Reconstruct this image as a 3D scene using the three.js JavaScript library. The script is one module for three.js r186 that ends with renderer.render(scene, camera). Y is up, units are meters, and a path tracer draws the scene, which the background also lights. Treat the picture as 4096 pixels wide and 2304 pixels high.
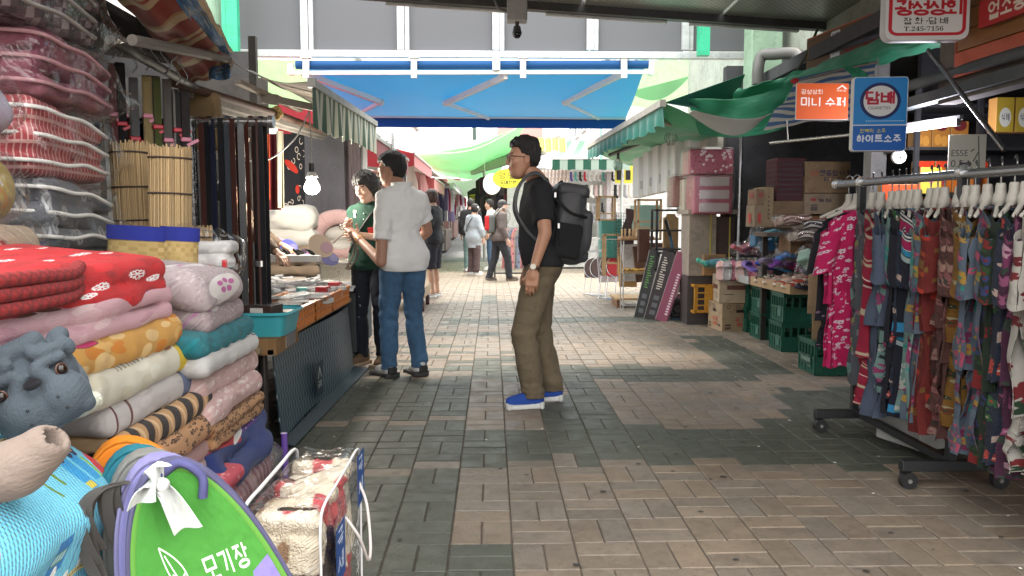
import * as THREE from 'three';
import { mergeGeometries, mergeVertices, toCreasedNormals } from 'three/addons/utils/BufferGeometryUtils.js';
import { RoundedBoxGeometry } from 'three/addons/geometries/RoundedBoxGeometry.js';

// ---------- camera, sky, sun, exposure ----------
const scene = new THREE.Scene();
const camera = new THREE.PerspectiveCamera(39.43, 1024 / 576, 0.1, 400);
camera.position.set(0, 1.22, 0);
camera.rotation.order = 'YXZ';
camera.rotation.set(-0.0844, -0.0249, 0);
camera.updateMatrixWorld(true);
camera.updateProjectionMatrix();
const renderer = new THREE.WebGLRenderer();
renderer.toneMapping = THREE.LinearToneMapping;
renderer.toneMappingExposure = 3.6;
renderer.shadowMap.enabled = true;
{ // bright, almost even overcast sky
  const W = 128, H = 64, d = new Float32Array(W * H * 4);
  for (let j = 0; j < H; j++) for (let i = 0; i < W; i++) {
    const el = ((j + 0.5) / H - 0.5) * Math.PI, up = Math.max(0, Math.sin(el)), k = (j * W + i) * 4;
    const b = el > 0 ? 1.0 + 0.9 * up + 0.08 * Math.sin(i * 0.4 + j * 0.3) * Math.sin(j * 0.7) : 0.25;
    d[k] = b; d[k + 1] = b * 0.99; d[k + 2] = b * 0.965; d[k + 3] = 1;
  }
  const t = new THREE.DataTexture(d, W, H, THREE.RGBAFormat, THREE.FloatType);
  t.mapping = THREE.EquirectangularReflectionMapping; t.magFilter = THREE.LinearFilter; t.needsUpdate = true;
  scene.background = t; scene.environment = t;
}
const sun = new THREE.DirectionalLight(0xfff4e4, 1.5);
sun.name = 'sun'; sun.position.set(1.5, 30, -24); sun.target.position.set(0, 0, -14);
sun.shadow.radius = 24; sun.castShadow = true;
Object.assign(sun.shadow.camera, { left: -20, right: 20, top: 30, bottom: -20, near: 1, far: 90 });
scene.add(sun, sun.target);

// ---------- helpers ----------
const V = (x, y, z) => new THREE.Vector3(x, y, z);
let seed = 7;
const rnd = () => { seed = (seed + 0x6d2b79f5) | 0; let t = Math.imul(seed ^ (seed >>> 15), 1 | seed); t = (t + Math.imul(t ^ (t >>> 7), 61 | t)) ^ t; return ((t ^ (t >>> 14)) >>> 0) / 4294967296; };
const rr = (a, b) => a + (b - a) * rnd(), pick = (a) => a[Math.floor(rnd() * a.length)];
const lerp = (a, b, t) => a + (b - a) * t, clamp = (x, a = 0, b = 1) => Math.min(b, Math.max(a, x));
const sstep = (a, b, x) => { const t = clamp((x - a) / (b - a)); return t * t * (3 - 2 * t); };
const h3 = (x, y, z) => { let n = Math.imul(x, 374761393) + Math.imul(y, 668265263) + Math.imul(z, 1274126177) | 0; n = Math.imul(n ^ (n >>> 13), 1103515245); return ((n ^ (n >>> 16)) >>> 0) / 4294967296; };
function vn(x, y, z) { // value noise -1..1
  const i = Math.floor(x), j = Math.floor(y), k = Math.floor(z); let a = x - i, b = y - j, c = z - k;
  a = a * a * (3 - 2 * a); b = b * b * (3 - 2 * b); c = c * c * (3 - 2 * c);
  const L = (p, q, t) => p + (q - p) * t;
  return 2 * L(L(L(h3(i, j, k), h3(i + 1, j, k), a), L(h3(i, j + 1, k), h3(i + 1, j + 1, k), a), b), L(L(h3(i, j, k + 1), h3(i + 1, j, k + 1), a), L(h3(i, j + 1, k + 1), h3(i + 1, j + 1, k + 1), a), b), c) - 1;
}
// a pixel of the 1024 x 576 picture at a distance d down the street -> a point of the place
const _o = camera.position;
function ray(px, py) { return V(px / 512 - 1, 1 - py / 288, 0.5).unproject(camera).sub(_o); }
function at(px, py, d) { const r = ray(px, py); return r.multiplyScalar(d / -r.z).add(_o); }
function onGround(px, py, y = 0) { const r = ray(px, py); return r.multiplyScalar((y - _o.y) / r.y).add(_o); }

const used = new Map();
function numbered(n) { const k = used.get(n) ?? 0; used.set(n, k + 1); return k ? n + '_' + String(k).padStart(3, '0') : n; }
function tag(o, label, category, group) { o.userData.label = label; o.userData.category = category; if (group) o.userData.group = group; return o; }
function thing(name, label, category, p = [0, 0, 0], turn = 0, group) {
  const o = new THREE.Group(); o.name = numbered(name); scene.add(o);
  if (p.isVector3) o.position.copy(p); else o.position.set(...p);
  o.rotation.y = turn; return tag(o, label, category, group);
}
const sh = (m) => { m.castShadow = m.receiveShadow = true; return m; };
function part(name, g, m, parent, label) {
  if (Array.isArray(g)) g = merge(g);
  const o = sh(new THREE.Mesh(g, m)); o.name = name; parent.add(o); if (label) o.userData.label = label; return o;
}
function solo(name, g, m, label, category, group) { const o = part(numbered(name), g, m, scene); return tag(o, label, category, group); }
function struct(name, g, m) { const o = part(numbered(name), g, m, scene); o.userData.kind = 'structure'; return o; }
function copyOf(o, p, turn, label, group) { const c = o.clone(); c.name = numbered(o.name.replace(/_\d{3}$/, '')); scene.add(c); if (p) (p.isVector3 ? c.position.copy(p) : c.position.set(...p)); if (turn !== undefined) c.rotation.y = turn; c.userData = { ...o.userData }; if (label) c.userData.label = label; if (group) c.userData.group = group; return c; }
function norm(g) { // same attributes and no index so that anything merges
  g = g.index ? g.toNonIndexed() : g;
  if (!g.attributes.normal) g.computeVertexNormals();
  if (!g.attributes.uv) g.setAttribute('uv', new THREE.BufferAttribute(new Float32Array(g.attributes.position.count * 2), 2));
  return g;
}
function merge(list) {
  const c = list.some((g) => g.attributes.color), n = list.map(norm);
  for (const g of n) { for (const k of Object.keys(g.attributes)) if (!['position', 'normal', 'uv', 'color'].includes(k)) g.deleteAttribute(k); if (c && !g.attributes.color) g.setAttribute('color', new THREE.BufferAttribute(new Float32Array(g.attributes.position.count * 3).fill(1), 3)); }
  return mergeGeometries(n);
}
const EU = new THREE.Euler(), QT = new THREE.Quaternion(), ONE = V(1, 1, 1);
function mv(g, p = [0, 0, 0], r = [0, 0, 0], s) { g.applyMatrix4(new THREE.Matrix4().compose(p.isVector3 ? p : V(...p), QT.setFromEuler(EU.set(...r)), s ? (s.isVector3 ? s : V(...s)) : ONE)); return g; }
function paint(g, c) { const n = g.attributes.position.count, a = new Float32Array(n * 3); for (let i = 0; i < n; i++) { a[i * 3] = c[0]; a[i * 3 + 1] = c[1]; a[i * 3 + 2] = c[2]; } g.setAttribute('color', new THREE.BufferAttribute(a, 3)); return g; }
function boxuv(g, k = 1) { // uv in metres by dominant axis
  g = g.index ? g.toNonIndexed() : g; const p = g.attributes.position, n = g.attributes.normal, uv = new Float32Array(p.count * 2);
  for (let i = 0; i < p.count; i++) { const ax = Math.abs(n.getX(i)), ay = Math.abs(n.getY(i)), az = Math.abs(n.getZ(i)); const [a, b] = ay > ax && ay > az ? [p.getX(i), p.getZ(i)] : ax > az ? [p.getZ(i), p.getY(i)] : [p.getX(i), p.getY(i)]; uv[i * 2] = a * k; uv[i * 2 + 1] = b * k; }
  g.setAttribute('uv', new THREE.BufferAttribute(uv, 2)); return g;
}
const bx = (w, h, d, p, r) => mv(boxuv(new THREE.BoxGeometry(w, h, d)), p, r);
const rb = (w, h, d, rad, p, r, seg = 2) => mv(boxuv(new RoundedBoxGeometry(w, h, d, seg, Math.min(rad, w / 2.01, h / 2.01, d / 2.01))), p, r);
function rod(a, b, r = 0.01, r2 = r, n = 10) { // cylinder between two points
  a = a.isVector3 ? a : V(...a); b = b.isVector3 ? b : V(...b); const d = b.clone().sub(a), L = d.length(), g = new THREE.CylinderGeometry(r2, r, L, n);
  g.applyQuaternion(new THREE.Quaternion().setFromUnitVectors(V(0, 1, 0), d.multiplyScalar(1 / L))); g.translate((a.x + b.x) / 2, (a.y + b.y) / 2, (a.z + b.z) / 2); return g;
}
function bar(a, b, w, h = w) { // square bar between two points
  a = a.isVector3 ? a : V(...a); b = b.isVector3 ? b : V(...b); const d = b.clone().sub(a), L = d.length(); d.normalize();
  const up = Math.abs(d.y) > 0.9 ? V(0, 0, 1) : V(0, 1, 0), x = up.clone().cross(d).normalize(), y = d.clone().cross(x), m = new THREE.Matrix4().makeBasis(x, y, d).setPosition((a.x + b.x) / 2, (a.y + b.y) / 2, (a.z + b.z) / 2);
  return boxuv(new THREE.BoxGeometry(w, h, L)).applyMatrix4(m);
}
function tube(pts, r = 0.005, n = 24, rs = 6, closed = false) { return new THREE.TubeGeometry(new THREE.CatmullRomCurve3(pts.map((p) => (p.isVector3 ? p : V(...p))), closed), n, r, rs, closed); }
const lathe = (pts, n = 24) => new THREE.LatheGeometry(pts.map((p) => new THREE.Vector2(...p)), n);
const ball = (r, p, s, n = 14) => mv(new THREE.SphereGeometry(r, n, Math.ceil(n * 0.7)), p, [0, 0, 0], s);
// a cloth: f(u, v) -> point; closed shell of the given thickness, uv scaled
function sheet(f, nu, nv, th = 0.004, su = 1, sv = 1) {
  const N = (nu + 1) * (nv + 1), P = [], pos = [], uv = [], idx = [];
  for (let j = 0; j <= nv; j++) for (let i = 0; i <= nu; i++) { const p = f(i / nu, j / nv); P.push(p.isVector3 ? p : V(...p)); }
  const id = (i, j) => j * (nu + 1) + i, nrm = [];
  for (let j = 0; j <= nv; j++) for (let i = 0; i <= nu; i++) { const a = P[id(Math.min(i + 1, nu), j)].clone().sub(P[id(Math.max(i - 1, 0), j)]), b = P[id(i, Math.min(j + 1, nv))].clone().sub(P[id(i, Math.max(j - 1, 0))]); nrm.push(a.cross(b).normalize()); }
  for (let s = 0; s < 2; s++) for (let k = 0; k < N; k++) { const p = P[k], n = nrm[k], o = s ? -th : 0; pos.push(p.x + n.x * o, p.y + n.y * o, p.z + n.z * o); uv.push((k % (nu + 1)) / nu * su, Math.floor(k / (nu + 1)) / nv * sv); }
  for (let j = 0; j < nv; j++) for (let i = 0; i < nu; i++) { const a = id(i, j), b = id(i + 1, j), c = id(i, j + 1), d = id(i + 1, j + 1); idx.push(a, b, d, a, d, c, a + N, d + N, b + N, a + N, c + N, d + N); }
  for (let i = 0; i < nu; i++) { let a = id(i, 0), b = id(i + 1, 0); idx.push(a, a + N, b + N, a, b + N, b); a = id(i, nv); b = id(i + 1, nv); idx.push(a, b + N, a + N, a, b, b + N); }
  for (let j = 0; j < nv; j++) { let a = id(0, j), b = id(0, j + 1); idx.push(a, b + N, a + N, a, b, b + N); a = id(nu, j); b = id(nu, j + 1); idx.push(a, a + N, b + N, a, b + N, b); }
  const g = new THREE.BufferGeometry(); g.setAttribute('position', new THREE.Float32BufferAttribute(pos, 3)); g.setAttribute('uv', new THREE.Float32BufferAttribute(uv, 2)); g.setIndex(idx);
  return toCreasedNormals(g, 0.9);
}
const patch = (a, b, c, d, sag = 0) => (u, v) => { const p = a.clone().lerp(b, u).lerp(d.clone().lerp(c, u), v); p.y -= sag * 4 * u * (1 - u) * (0.3 + 0.7 * v); return p; };
// surface nets: mesh of f < 0 in the box lo..hi
function nets(lo, hi, cell, f, uvf, colf) {
  const nx = Math.ceil((hi[0] - lo[0]) / cell) + 1, ny = Math.ceil((hi[1] - lo[1]) / cell) + 1, nz = Math.ceil((hi[2] - lo[2]) / cell) + 1, F = new Float32Array(nx * ny * nz);
  let o = 0; for (let k = 0; k < nz; k++) for (let j = 0; j < ny; j++) for (let i = 0; i < nx; i++) F[o++] = f(lo[0] + i * cell, lo[1] + j * cell, lo[2] + k * cell);
  const sx = 1, sy = nx, sz = nx * ny, ID = new Int32Array(nx * ny * nz).fill(-1), pos = [], idx = [], co = [0, sx, sy, sx + sy, sz, sz + sx, sz + sy, sz + sx + sy];
  const E = [[0, 1], [2, 3], [4, 5], [6, 7], [0, 2], [1, 3], [4, 6], [5, 7], [0, 4], [1, 5], [2, 6], [3, 7]];
  for (let k = 0; k < nz - 1; k++) for (let j = 0; j < ny - 1; j++) for (let i = 0; i < nx - 1; i++) {
    const c = i + j * sy + k * sz; let m = 0; for (let q = 0; q < 8; q++) if (F[c + co[q]] < 0) m |= 1 << q; if (m === 0 || m === 255) continue;
    let X = 0, Y = 0, Z = 0, n = 0; for (const [a, b] of E) { const fa = F[c + co[a]], fb = F[c + co[b]]; if ((fa < 0) === (fb < 0)) continue; const t = fa / (fa - fb); X += (a & 1) + t * ((b & 1) - (a & 1)); Y += ((a >> 1) & 1) + t * (((b >> 1) & 1) - ((a >> 1) & 1)); Z += (a >> 2) + t * ((b >> 2) - (a >> 2)); n++; }
    ID[c] = pos.length / 3; pos.push(lo[0] + (i + X / n) * cell, lo[1] + (j + Y / n) * cell, lo[2] + (k + Z / n) * cell);
  }
  const q4 = (a, b, c, d, fl) => { if (a < 0 || b < 0 || c < 0 || d < 0) return; fl ? idx.push(a, c, b, a, d, c) : idx.push(a, b, c, a, c, d); };
  for (let k = 1; k < nz - 1; k++) for (let j = 1; j < ny - 1; j++) for (let i = 1; i < nx - 1; i++) {
    const c = i + j * sy + k * sz, s = F[c] < 0;
    if (s !== F[c + sx] < 0) q4(ID[c - sy - sz], ID[c - sz], ID[c], ID[c - sy], !s);
    if (s !== F[c + sy] < 0) q4(ID[c - sx - sz], ID[c - sx], ID[c], ID[c - sz], !s);
    if (s !== F[c + sz] < 0) q4(ID[c - sx - sy], ID[c - sy], ID[c], ID[c - sx], !s);
  }
  const g = new THREE.BufferGeometry(); g.setAttribute('position', new THREE.Float32BufferAttribute(pos, 3)); g.setIndex(idx); g.computeVertexNormals();
  const n = pos.length / 3, uv = new Float32Array(n * 2), col = colf ? new Float32Array(n * 3) : null;
  for (let i = 0; i < n; i++) { const x = pos[i * 3], y = pos[i * 3 + 1], z = pos[i * 3 + 2], w = uvf ? uvf(x, y, z) : [x + z * 0.8, y + z * 0.3]; uv[i * 2] = w[0]; uv[i * 2 + 1] = w[1]; if (colf) col.set(colf(x, y, z), i * 3); }
  g.setAttribute('uv', new THREE.BufferAttribute(uv, 2)); if (colf) g.setAttribute('color', new THREE.BufferAttribute(col, 3));
  return g;
}
const smin = (a, b, k) => { const h = Math.max(k - Math.abs(a - b), 0) / k; return Math.min(a, b) - h * h * k * 0.25; };
function cap(x, y, z, a, b, ra, rb2) { const dx = b[0] - a[0], dy = b[1] - a[1], dz = b[2] - a[2], px = x - a[0], py = y - a[1], pz = z - a[2]; const t = clamp((px * dx + py * dy + pz * dz) / (dx * dx + dy * dy + dz * dz + 1e-9)); const qx = px - dx * t, qy = py - dy * t, qz = pz - dz * t; return Math.sqrt(qx * qx + qy * qy + qz * qz) - (ra + (rb2 - ra) * t); }
const rbox = (x, y, z, a, b, c, r) => { const X = Math.abs(x) - a + r, Y = Math.abs(y) - b + r, Z = Math.abs(z) - c + r; return Math.hypot(Math.max(X, 0), Math.max(Y, 0), Math.max(Z, 0)) + Math.min(Math.max(X, Y, Z), 0) - r; };
const ell = (x, y, z, a, b, c) => { const k = Math.hypot(x / a, y / b, z / c); return (k - 1) * Math.min(a, b, c); };
function warp(g, f) { const p = g.attributes.position, v = V(); for (let i = 0; i < p.count; i++) { v.fromBufferAttribute(p, i); f(v); p.setXYZ(i, v.x, v.y, v.z); } g.computeVertexNormals(); return g; }

// ---------- textures ----------
function canvas(w, h, draw) { const c = document.createElement('canvas'); c.width = w; c.height = h; const x = c.getContext('2d'); draw(x, w, h); return c; }
const ctexs = new Map();
function ctex(w, h, draw, srgb = true, rep) { const key = draw; if (!rep && ctexs.has(key)) return ctexs.get(key); const t = ctex0(w, h, draw, srgb, rep); ctexs.set(key, t); return t; }
function ctex0(w, h, draw, srgb = true, rep) { const t = new THREE.CanvasTexture(canvas(w, h, draw)); if (srgb) t.colorSpace = THREE.SRGBColorSpace; t.wrapS = t.wrapT = THREE.RepeatWrapping; if (rep) t.repeat.set(...rep); return t; }
function dtex(n, f, rep = [1, 1], srgb = false) { // tiling grey/rgb data texture, f(u, v) in 0..1 -> grey or rgb
  const d = new Uint8Array(n * n * 4); for (let j = 0; j < n; j++) for (let i = 0; i < n; i++) { const c = f(i / n, j / n), k = (j * n + i) * 4; if (c.length) { d[k] = c[0] * 255; d[k + 1] = c[1] * 255; d[k + 2] = c[2] * 255; } else d[k] = d[k + 1] = d[k + 2] = clamp(c) * 255; d[k + 3] = 255; }
  const t = new THREE.DataTexture(d, n, n); t.wrapS = t.wrapT = THREE.RepeatWrapping; t.magFilter = THREE.LinearFilter; t.repeat.set(...rep); if (srgb) t.colorSpace = THREE.SRGBColorSpace; t.needsUpdate = true; return t;
}
function tn(u, v, f, s = 0) { // tiling noise
  const x = u * f, y = v * f, i = Math.floor(x), j = Math.floor(y); let a = x - i, b = y - j; a = a * a * (3 - 2 * a); b = b * b * (3 - 2 * b); const w = (p) => ((p % f) + f) % f;
  return lerp(lerp(h3(w(i), w(j), s), h3(w(i + 1), w(j), s), a), lerp(h3(w(i), w(j + 1), s), h3(w(i + 1), w(j + 1), s), a), b);
}
const fbm = (u, v, f, s, o = 4) => { let t = 0, a = 0.5, n = 0; for (let k = 0; k < o; k++) { t += a * tn(u, v, f << k, s + k); n += a; a *= 0.55; } return t / n; };
const TX = {
  grain: dtex(512, (u, v) => 0.80 + 0.2 * (0.35 * fbm(u, v, 6, 3) + 0.65 * fbm(u, v, 96, 9, 2)) * 1.6 - 0.06, [1, 1]),
  patch: dtex(512, (u, v) => { const a = fbm(u, v, 4, 21, 5), b = fbm(u, v, 40, 5, 3); return 0.62 + 0.5 * a * 0.7 + 0.18 * b - 0.12 * (fbm(u, v, 18, 33, 3) > 0.62 ? 1 : 0); }),
  stone: dtex(256, (u, v) => 0.3 + 0.7 * fbm(u, v, 48, 14, 3)),
  cloth: dtex(256, (u, v) => 0.5 + 0.25 * Math.sin(u * Math.PI * 2 * 64) * Math.sin(v * Math.PI * 2 * 64) + 0.35 * (fbm(u, v, 32, 2, 3) - 0.5)),
  fuzz: dtex(256, (u, v) => fbm(u, v, 40, 77, 3)),
  crinkle: dtex(512, (u, v) => { const a = fbm(u, v, 5, 60, 4), b = fbm(u, v, 9, 61, 4), c = fbm(u, v, 17, 64, 3); return clamp(1.2 * Math.abs(a - 0.5) * 2 + 0.9 * Math.abs(b - 0.5) * 2 + 0.4 * Math.abs(c - .5) * 2); }),
  folds: dtex(256, (u, v) => fbm(u, v, 4, 90, 4)),
  rough: dtex(256, (u, v) => 0.55 + 0.5 * (fbm(u, v, 10, 41, 4) - 0.3)),
};
const rep = (t, a, b = a) => { const c = t.clone(); c.repeat.set(a, b); c.needsUpdate = true; return c; };
const cache = new Map();
function M(color, rough = 0.7, o = {}) {
  const key = color + '|' + rough + '|' + Object.entries(o).map(([k, v]) => k + (v?.uuid ?? v?.toString?.() ?? v)).join();
  if (cache.has(key)) return cache.get(key);
  const { phys, ...q } = o; const m = new (phys ? THREE.MeshPhysicalMaterial : THREE.MeshStandardMaterial)({ roughness: rough, ...q });
  if (Array.isArray(color)) m.color.setRGB(...color); else m.color.set(color);
  cache.set(key, m); return m;
}
const R8 = rep(TX.cloth, 6), FZ = rep(TX.fuzz, 7), FD = rep(TX.folds, 2.2), GR = rep(TX.grain, 1.4), CR = rep(TX.crinkle, 2.4), PT = rep(TX.patch, .8);
const cloth = (c, o) => M(c, 0.92, { bumpMap: R8, bumpScale: 0.0015, ...o });
const plush = (c, o) => M(c, 0.95, { phys: true, bumpMap: FZ, bumpScale: 0.004, sheen: 0.5, sheenRoughness: 0.5, sheenColor: new THREE.Color(0.5, 0.5, 0.5), ...o });
const painted = (c, r = 0.5, o) => M(c, r, { map: PT, ...o });
const metal = (c = [0.55, 0.56, 0.57], r = 0.4, o) => M(c, r, { metalness: 0.85, roughnessMap: TX.rough, ...o });
const plastic = (c, r = 0.4, o) => M(c, r, { bumpMap: GR, bumpScale: 0.0006, ...o });
const carton = (c = [0.36, 0.25, 0.15], o) => M(c, 0.85, { map: PT, bumpMap: GR, bumpScale: 0.001, ...o });
const film = M([0.98, 0.98, 0.985], 0.07, { phys: true, transmission: 1, thickness: 0, ior: 1.5, bumpMap: CR, bumpScale: 0.006, side: THREE.DoubleSide });
const vcol = (r = 0.8, o = {}) => M([1, 1, 1], r, { vertexColors: true, ...o });

// ---------- Hangul lettering drawn stroke by stroke ----------
const JC = { ㄱ: ['0,0 1,0 .95,.35 .7,1'], ㄴ: ['0,0 0,1 1,1'], ㄷ: ['1,0 0,0 0,1 1,1'], ㄹ: ['0,0 1,0 1,.5 0,.5 0,1 1,1'], ㅁ: ['0,0 1,0 1,1 0,1 0,0 1,0'], ㅂ: ['0,0 0,1 1,1 1,0', '0,.45 1,.45'], ㅅ: ['.5,0 .45,.4 0,1', '.5,.3 1,1'], ㅇ: ['O'], ㅈ: ['0,0 1,0', '.5,0 .45,.45 0,1', '.5,.4 1,1'], ㅊ: ['.3,-.12 .7,-.12', '0,.18 1,.18', '.5,.2 .4,.6 0,1', '.5,.5 1,1'], ㅋ: ['0,0 1,0 .95,.35 .7,1', '0,.45 .95,.45'], ㅌ: ['1,0 0,0 0,1 1,1', '0,.5 .9,.5'], ㅍ: ['0,0 1,0', '0,1 1,1', '.3,0 .3,1', '.7,0 .7,1'], ㅎ: ['.3,-.05 .7,-.05', '0,.2 1,.2', 'o'] };
const CHO = 'ㄱ ㄲ ㄴ ㄷ ㄸ ㄹ ㅁ ㅂ ㅃ ㅅ ㅆ ㅇ ㅈ ㅉ ㅊ ㅋ ㅌ ㅍ ㅎ'.split(' '), JUN = 'ㅏ ㅐ ㅑ ㅒ ㅓ ㅔ ㅕ ㅖ ㅗ ㅘ ㅙ ㅚ ㅛ ㅜ ㅝ ㅞ ㅟ ㅠ ㅡ ㅢ ㅣ'.split(' '), JON = ' ㄱ ㄲ ㄳ ㄴ ㄵ ㄶ ㄷ ㄹ ㄺ ㄻ ㄼ ㄽ ㄾ ㄿ ㅀ ㅁ ㅂ ㅄ ㅅ ㅆ ㅇ ㅈ ㅊ ㅋ ㅌ ㅍ ㅎ'.split(' ');
const JV = { ㅏ: ['.4,0 .4,1', '.4,.45 1,.45'], ㅐ: ['.25,0 .25,1', '.8,0 .8,1', '.25,.45 .8,.45'], ㅑ: ['.4,0 .4,1', '.4,.3 1,.3', '.4,.6 1,.6'], ㅓ: ['.7,0 .7,1', '0,.45 .7,.45'], ㅔ: ['.45,0 .45,1', '.9,0 .9,1', '0,.45 .45,.45'], ㅕ: ['.7,0 .7,1', '0,.3 .7,.3', '0,.6 .7,.6'], ㅖ: ['.45,0 .45,1', '.9,0 .9,1', '0,.3 .45,.3', '0,.6 .45,.6'], ㅣ: ['.5,0 .5,1'] };
const JH = { ㅗ: ['0,1 1,1', '.5,.1 .5,1'], ㅛ: ['0,1 1,1', '.3,.1 .3,1', '.7,.1 .7,1'], ㅜ: ['0,0 1,0', '.5,0 .5,1'], ㅠ: ['0,0 1,0', '.3,0 .3,1', '.7,0 .7,1'], ㅡ: ['0,.5 1,.5'] }, JX = { ㅘ: 'ㅗㅏ', ㅙ: 'ㅗㅐ', ㅚ: 'ㅗㅣ', ㅝ: 'ㅜㅓ', ㅞ: 'ㅜㅔ', ㅟ: 'ㅜㅣ', ㅢ: 'ㅡㅣ' };
function jamo(x, list, X, Y, W, H) {
  for (const s of list) {
    x.beginPath();
    if (s === 'O') x.ellipse(X + W / 2, Y + H / 2, W / 2, H / 2, 0, 0, 7);
    else if (s === 'o') x.ellipse(X + W / 2, Y + H * 0.7, W * 0.36, H * 0.32, 0, 0, 7);
    else s.split(' ').forEach((q, i) => { const [a, b] = q.split(',').map(Number); i ? x.lineTo(X + a * W, Y + b * H) : x.moveTo(X + a * W, Y + b * H); });
    x.stroke();
  }
}
function hangul(x, text, X, Y, size, color, weight = 0.12, adv = 1.06) { // X, Y: left and top
  x.strokeStyle = x.fillStyle = color; x.lineWidth = size * weight; x.lineJoin = 'miter'; x.lineCap = 'butt';
  for (const ch of text) {
    const code = ch.charCodeAt(0) - 0xac00;
    if (ch === ' ') { X += size * 0.5; continue; }
    if (code < 0 || code > 11171) { x.font = `bold ${size}px sans-serif`; x.textBaseline = 'alphabetic'; x.fillText(ch, X, Y + size * 0.9); X += x.measureText(ch).width * 1.05; continue; }
    const c = CHO[Math.floor(code / 588)], v = JUN[Math.floor((code % 588) / 28)], f = JON[code % 28], b = [0.08, 0.08, 0.84, f ? 0.5 : 0.84], S = (r) => [X + r[0] * size, Y + r[1] * size, r[2] * size, r[3] * size];
    const con = c === 'ㄲ' ? 'ㄱ' : c === 'ㄸ' ? 'ㄷ' : c === 'ㅃ' ? 'ㅂ' : c === 'ㅆ' ? 'ㅅ' : c === 'ㅉ' ? 'ㅈ' : c;
    if (JV[v]) { jamo(x, JC[con], ...S([b[0], b[1] + 0.03, 0.44, b[3] * (f ? 0.85 : 0.8)])); jamo(x, JV[v], ...S([0.6, b[1] - 0.04, 0.34, b[3] + 0.06])); }
    else if (JH[v]) { const up = 'ㅗㅛ'.includes(v); jamo(x, JC[con], ...S([0.18, b[1], 0.64, b[3] * 0.5])); jamo(x, JH[v], ...S([0.04, b[1] + b[3] * (up ? 0.58 : 0.72), 0.92, b[3] * (up ? 0.34 : 0.26)])); }
    else { const [p, q] = JX[v]; jamo(x, JC[con], ...S([0.1, b[1], 0.42, b[3] * 0.45])); jamo(x, JH[p], ...S([0.02, b[1] + b[3] * 0.6, 0.58, b[3] * 0.3])); jamo(x, JV[q], ...S([0.64, b[1] - 0.04, 0.32, b[3] + 0.06])); }
    if (f) jamo(x, JC[f] ?? JC['ㅅ'], ...S([0.2, 0.68, 0.62, 0.24]));
    X += size * adv;
  }
  return X;
}
const rrect = (x, X, Y, W, H, r) => { x.beginPath(); x.moveTo(X + r, Y); x.arcTo(X + W, Y, X + W, Y + H, r); x.arcTo(X + W, Y + H, X, Y + H, r); x.arcTo(X, Y + H, X, Y, r); x.arcTo(X, Y, X + W, Y, r); x.closePath(); };
// flat prints (labels, box prints, cards) share one atlas
const atlas = canvas(2048, 2048, (x) => x.clearRect(0, 0, 2048, 2048)), atlasTex = new THREE.CanvasTexture(atlas), atlasAt = new Map(); atlasTex.colorSpace = THREE.SRGBColorSpace;
const atlasMat = new THREE.MeshStandardMaterial({ map: atlasTex, roughness: 0.6, transparent: true, alphaTest: 0.4 }); let ax = 2, ay = 2, ah = 0;
function face(w, h, t, p, r) {
  const c = t.image; if (!atlasAt.has(t)) { if (ax + c.width > 2046) { ax = 2; ay += ah + 4; ah = 0; } atlas.getContext('2d').drawImage(c, ax, ay); atlasAt.set(t, [ax, ay]); ax += c.width + 4; ah = Math.max(ah, c.height); if (ay + c.height > 2046) throw new Error('atlas full'); }
  const [X, Y] = atlasAt.get(t), g = new THREE.PlaneGeometry(w, h), u = g.attributes.uv; for (let i = 0; i < 4; i++) u.setXY(i, (X + 1 + u.getX(i) * (c.width - 2)) / 2048, 1 - (Y + 1 + (1 - u.getY(i)) * (c.height - 2)) / 2048);
  return [mv(g, p, r), atlasMat];
}
// ================= ground, pavement, road =================
struct('ground', mv(new THREE.PlaneGeometry(400, 400, 1, 1), [0, -0.03, 0], [-Math.PI / 2, 0, 0]), M([0.2, 0.165, 0.135], 0.95, { bumpMap: GR, bumpScale: 0.002 }));
const roadY = (z) => 0.55 * sstep(-25, -40, z);
{
  const g = new THREE.PlaneGeometry(70, 56, 30, 40); g.rotateX(-Math.PI / 2); g.translate(0, 0, -51.7);
  const p = g.attributes.position; for (let i = 0; i < p.count; i++) p.setY(i, roadY(p.getZ(i)) - 0.006 + 0.008 * vn(p.getX(i) * 0.8, 0, p.getZ(i) * 0.8));
  g.computeVertexNormals(); const uv = g.attributes.uv; for (let i = 0; i < uv.count; i++) uv.setXY(i, p.getX(i) / 2, p.getZ(i) / 2);
  struct('road', g, M([0.17, 0.17, 0.175], 0.9, { map: PT, bumpMap: rep(TX.stone, 3), bumpScale: 0.003 }));
}
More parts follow.
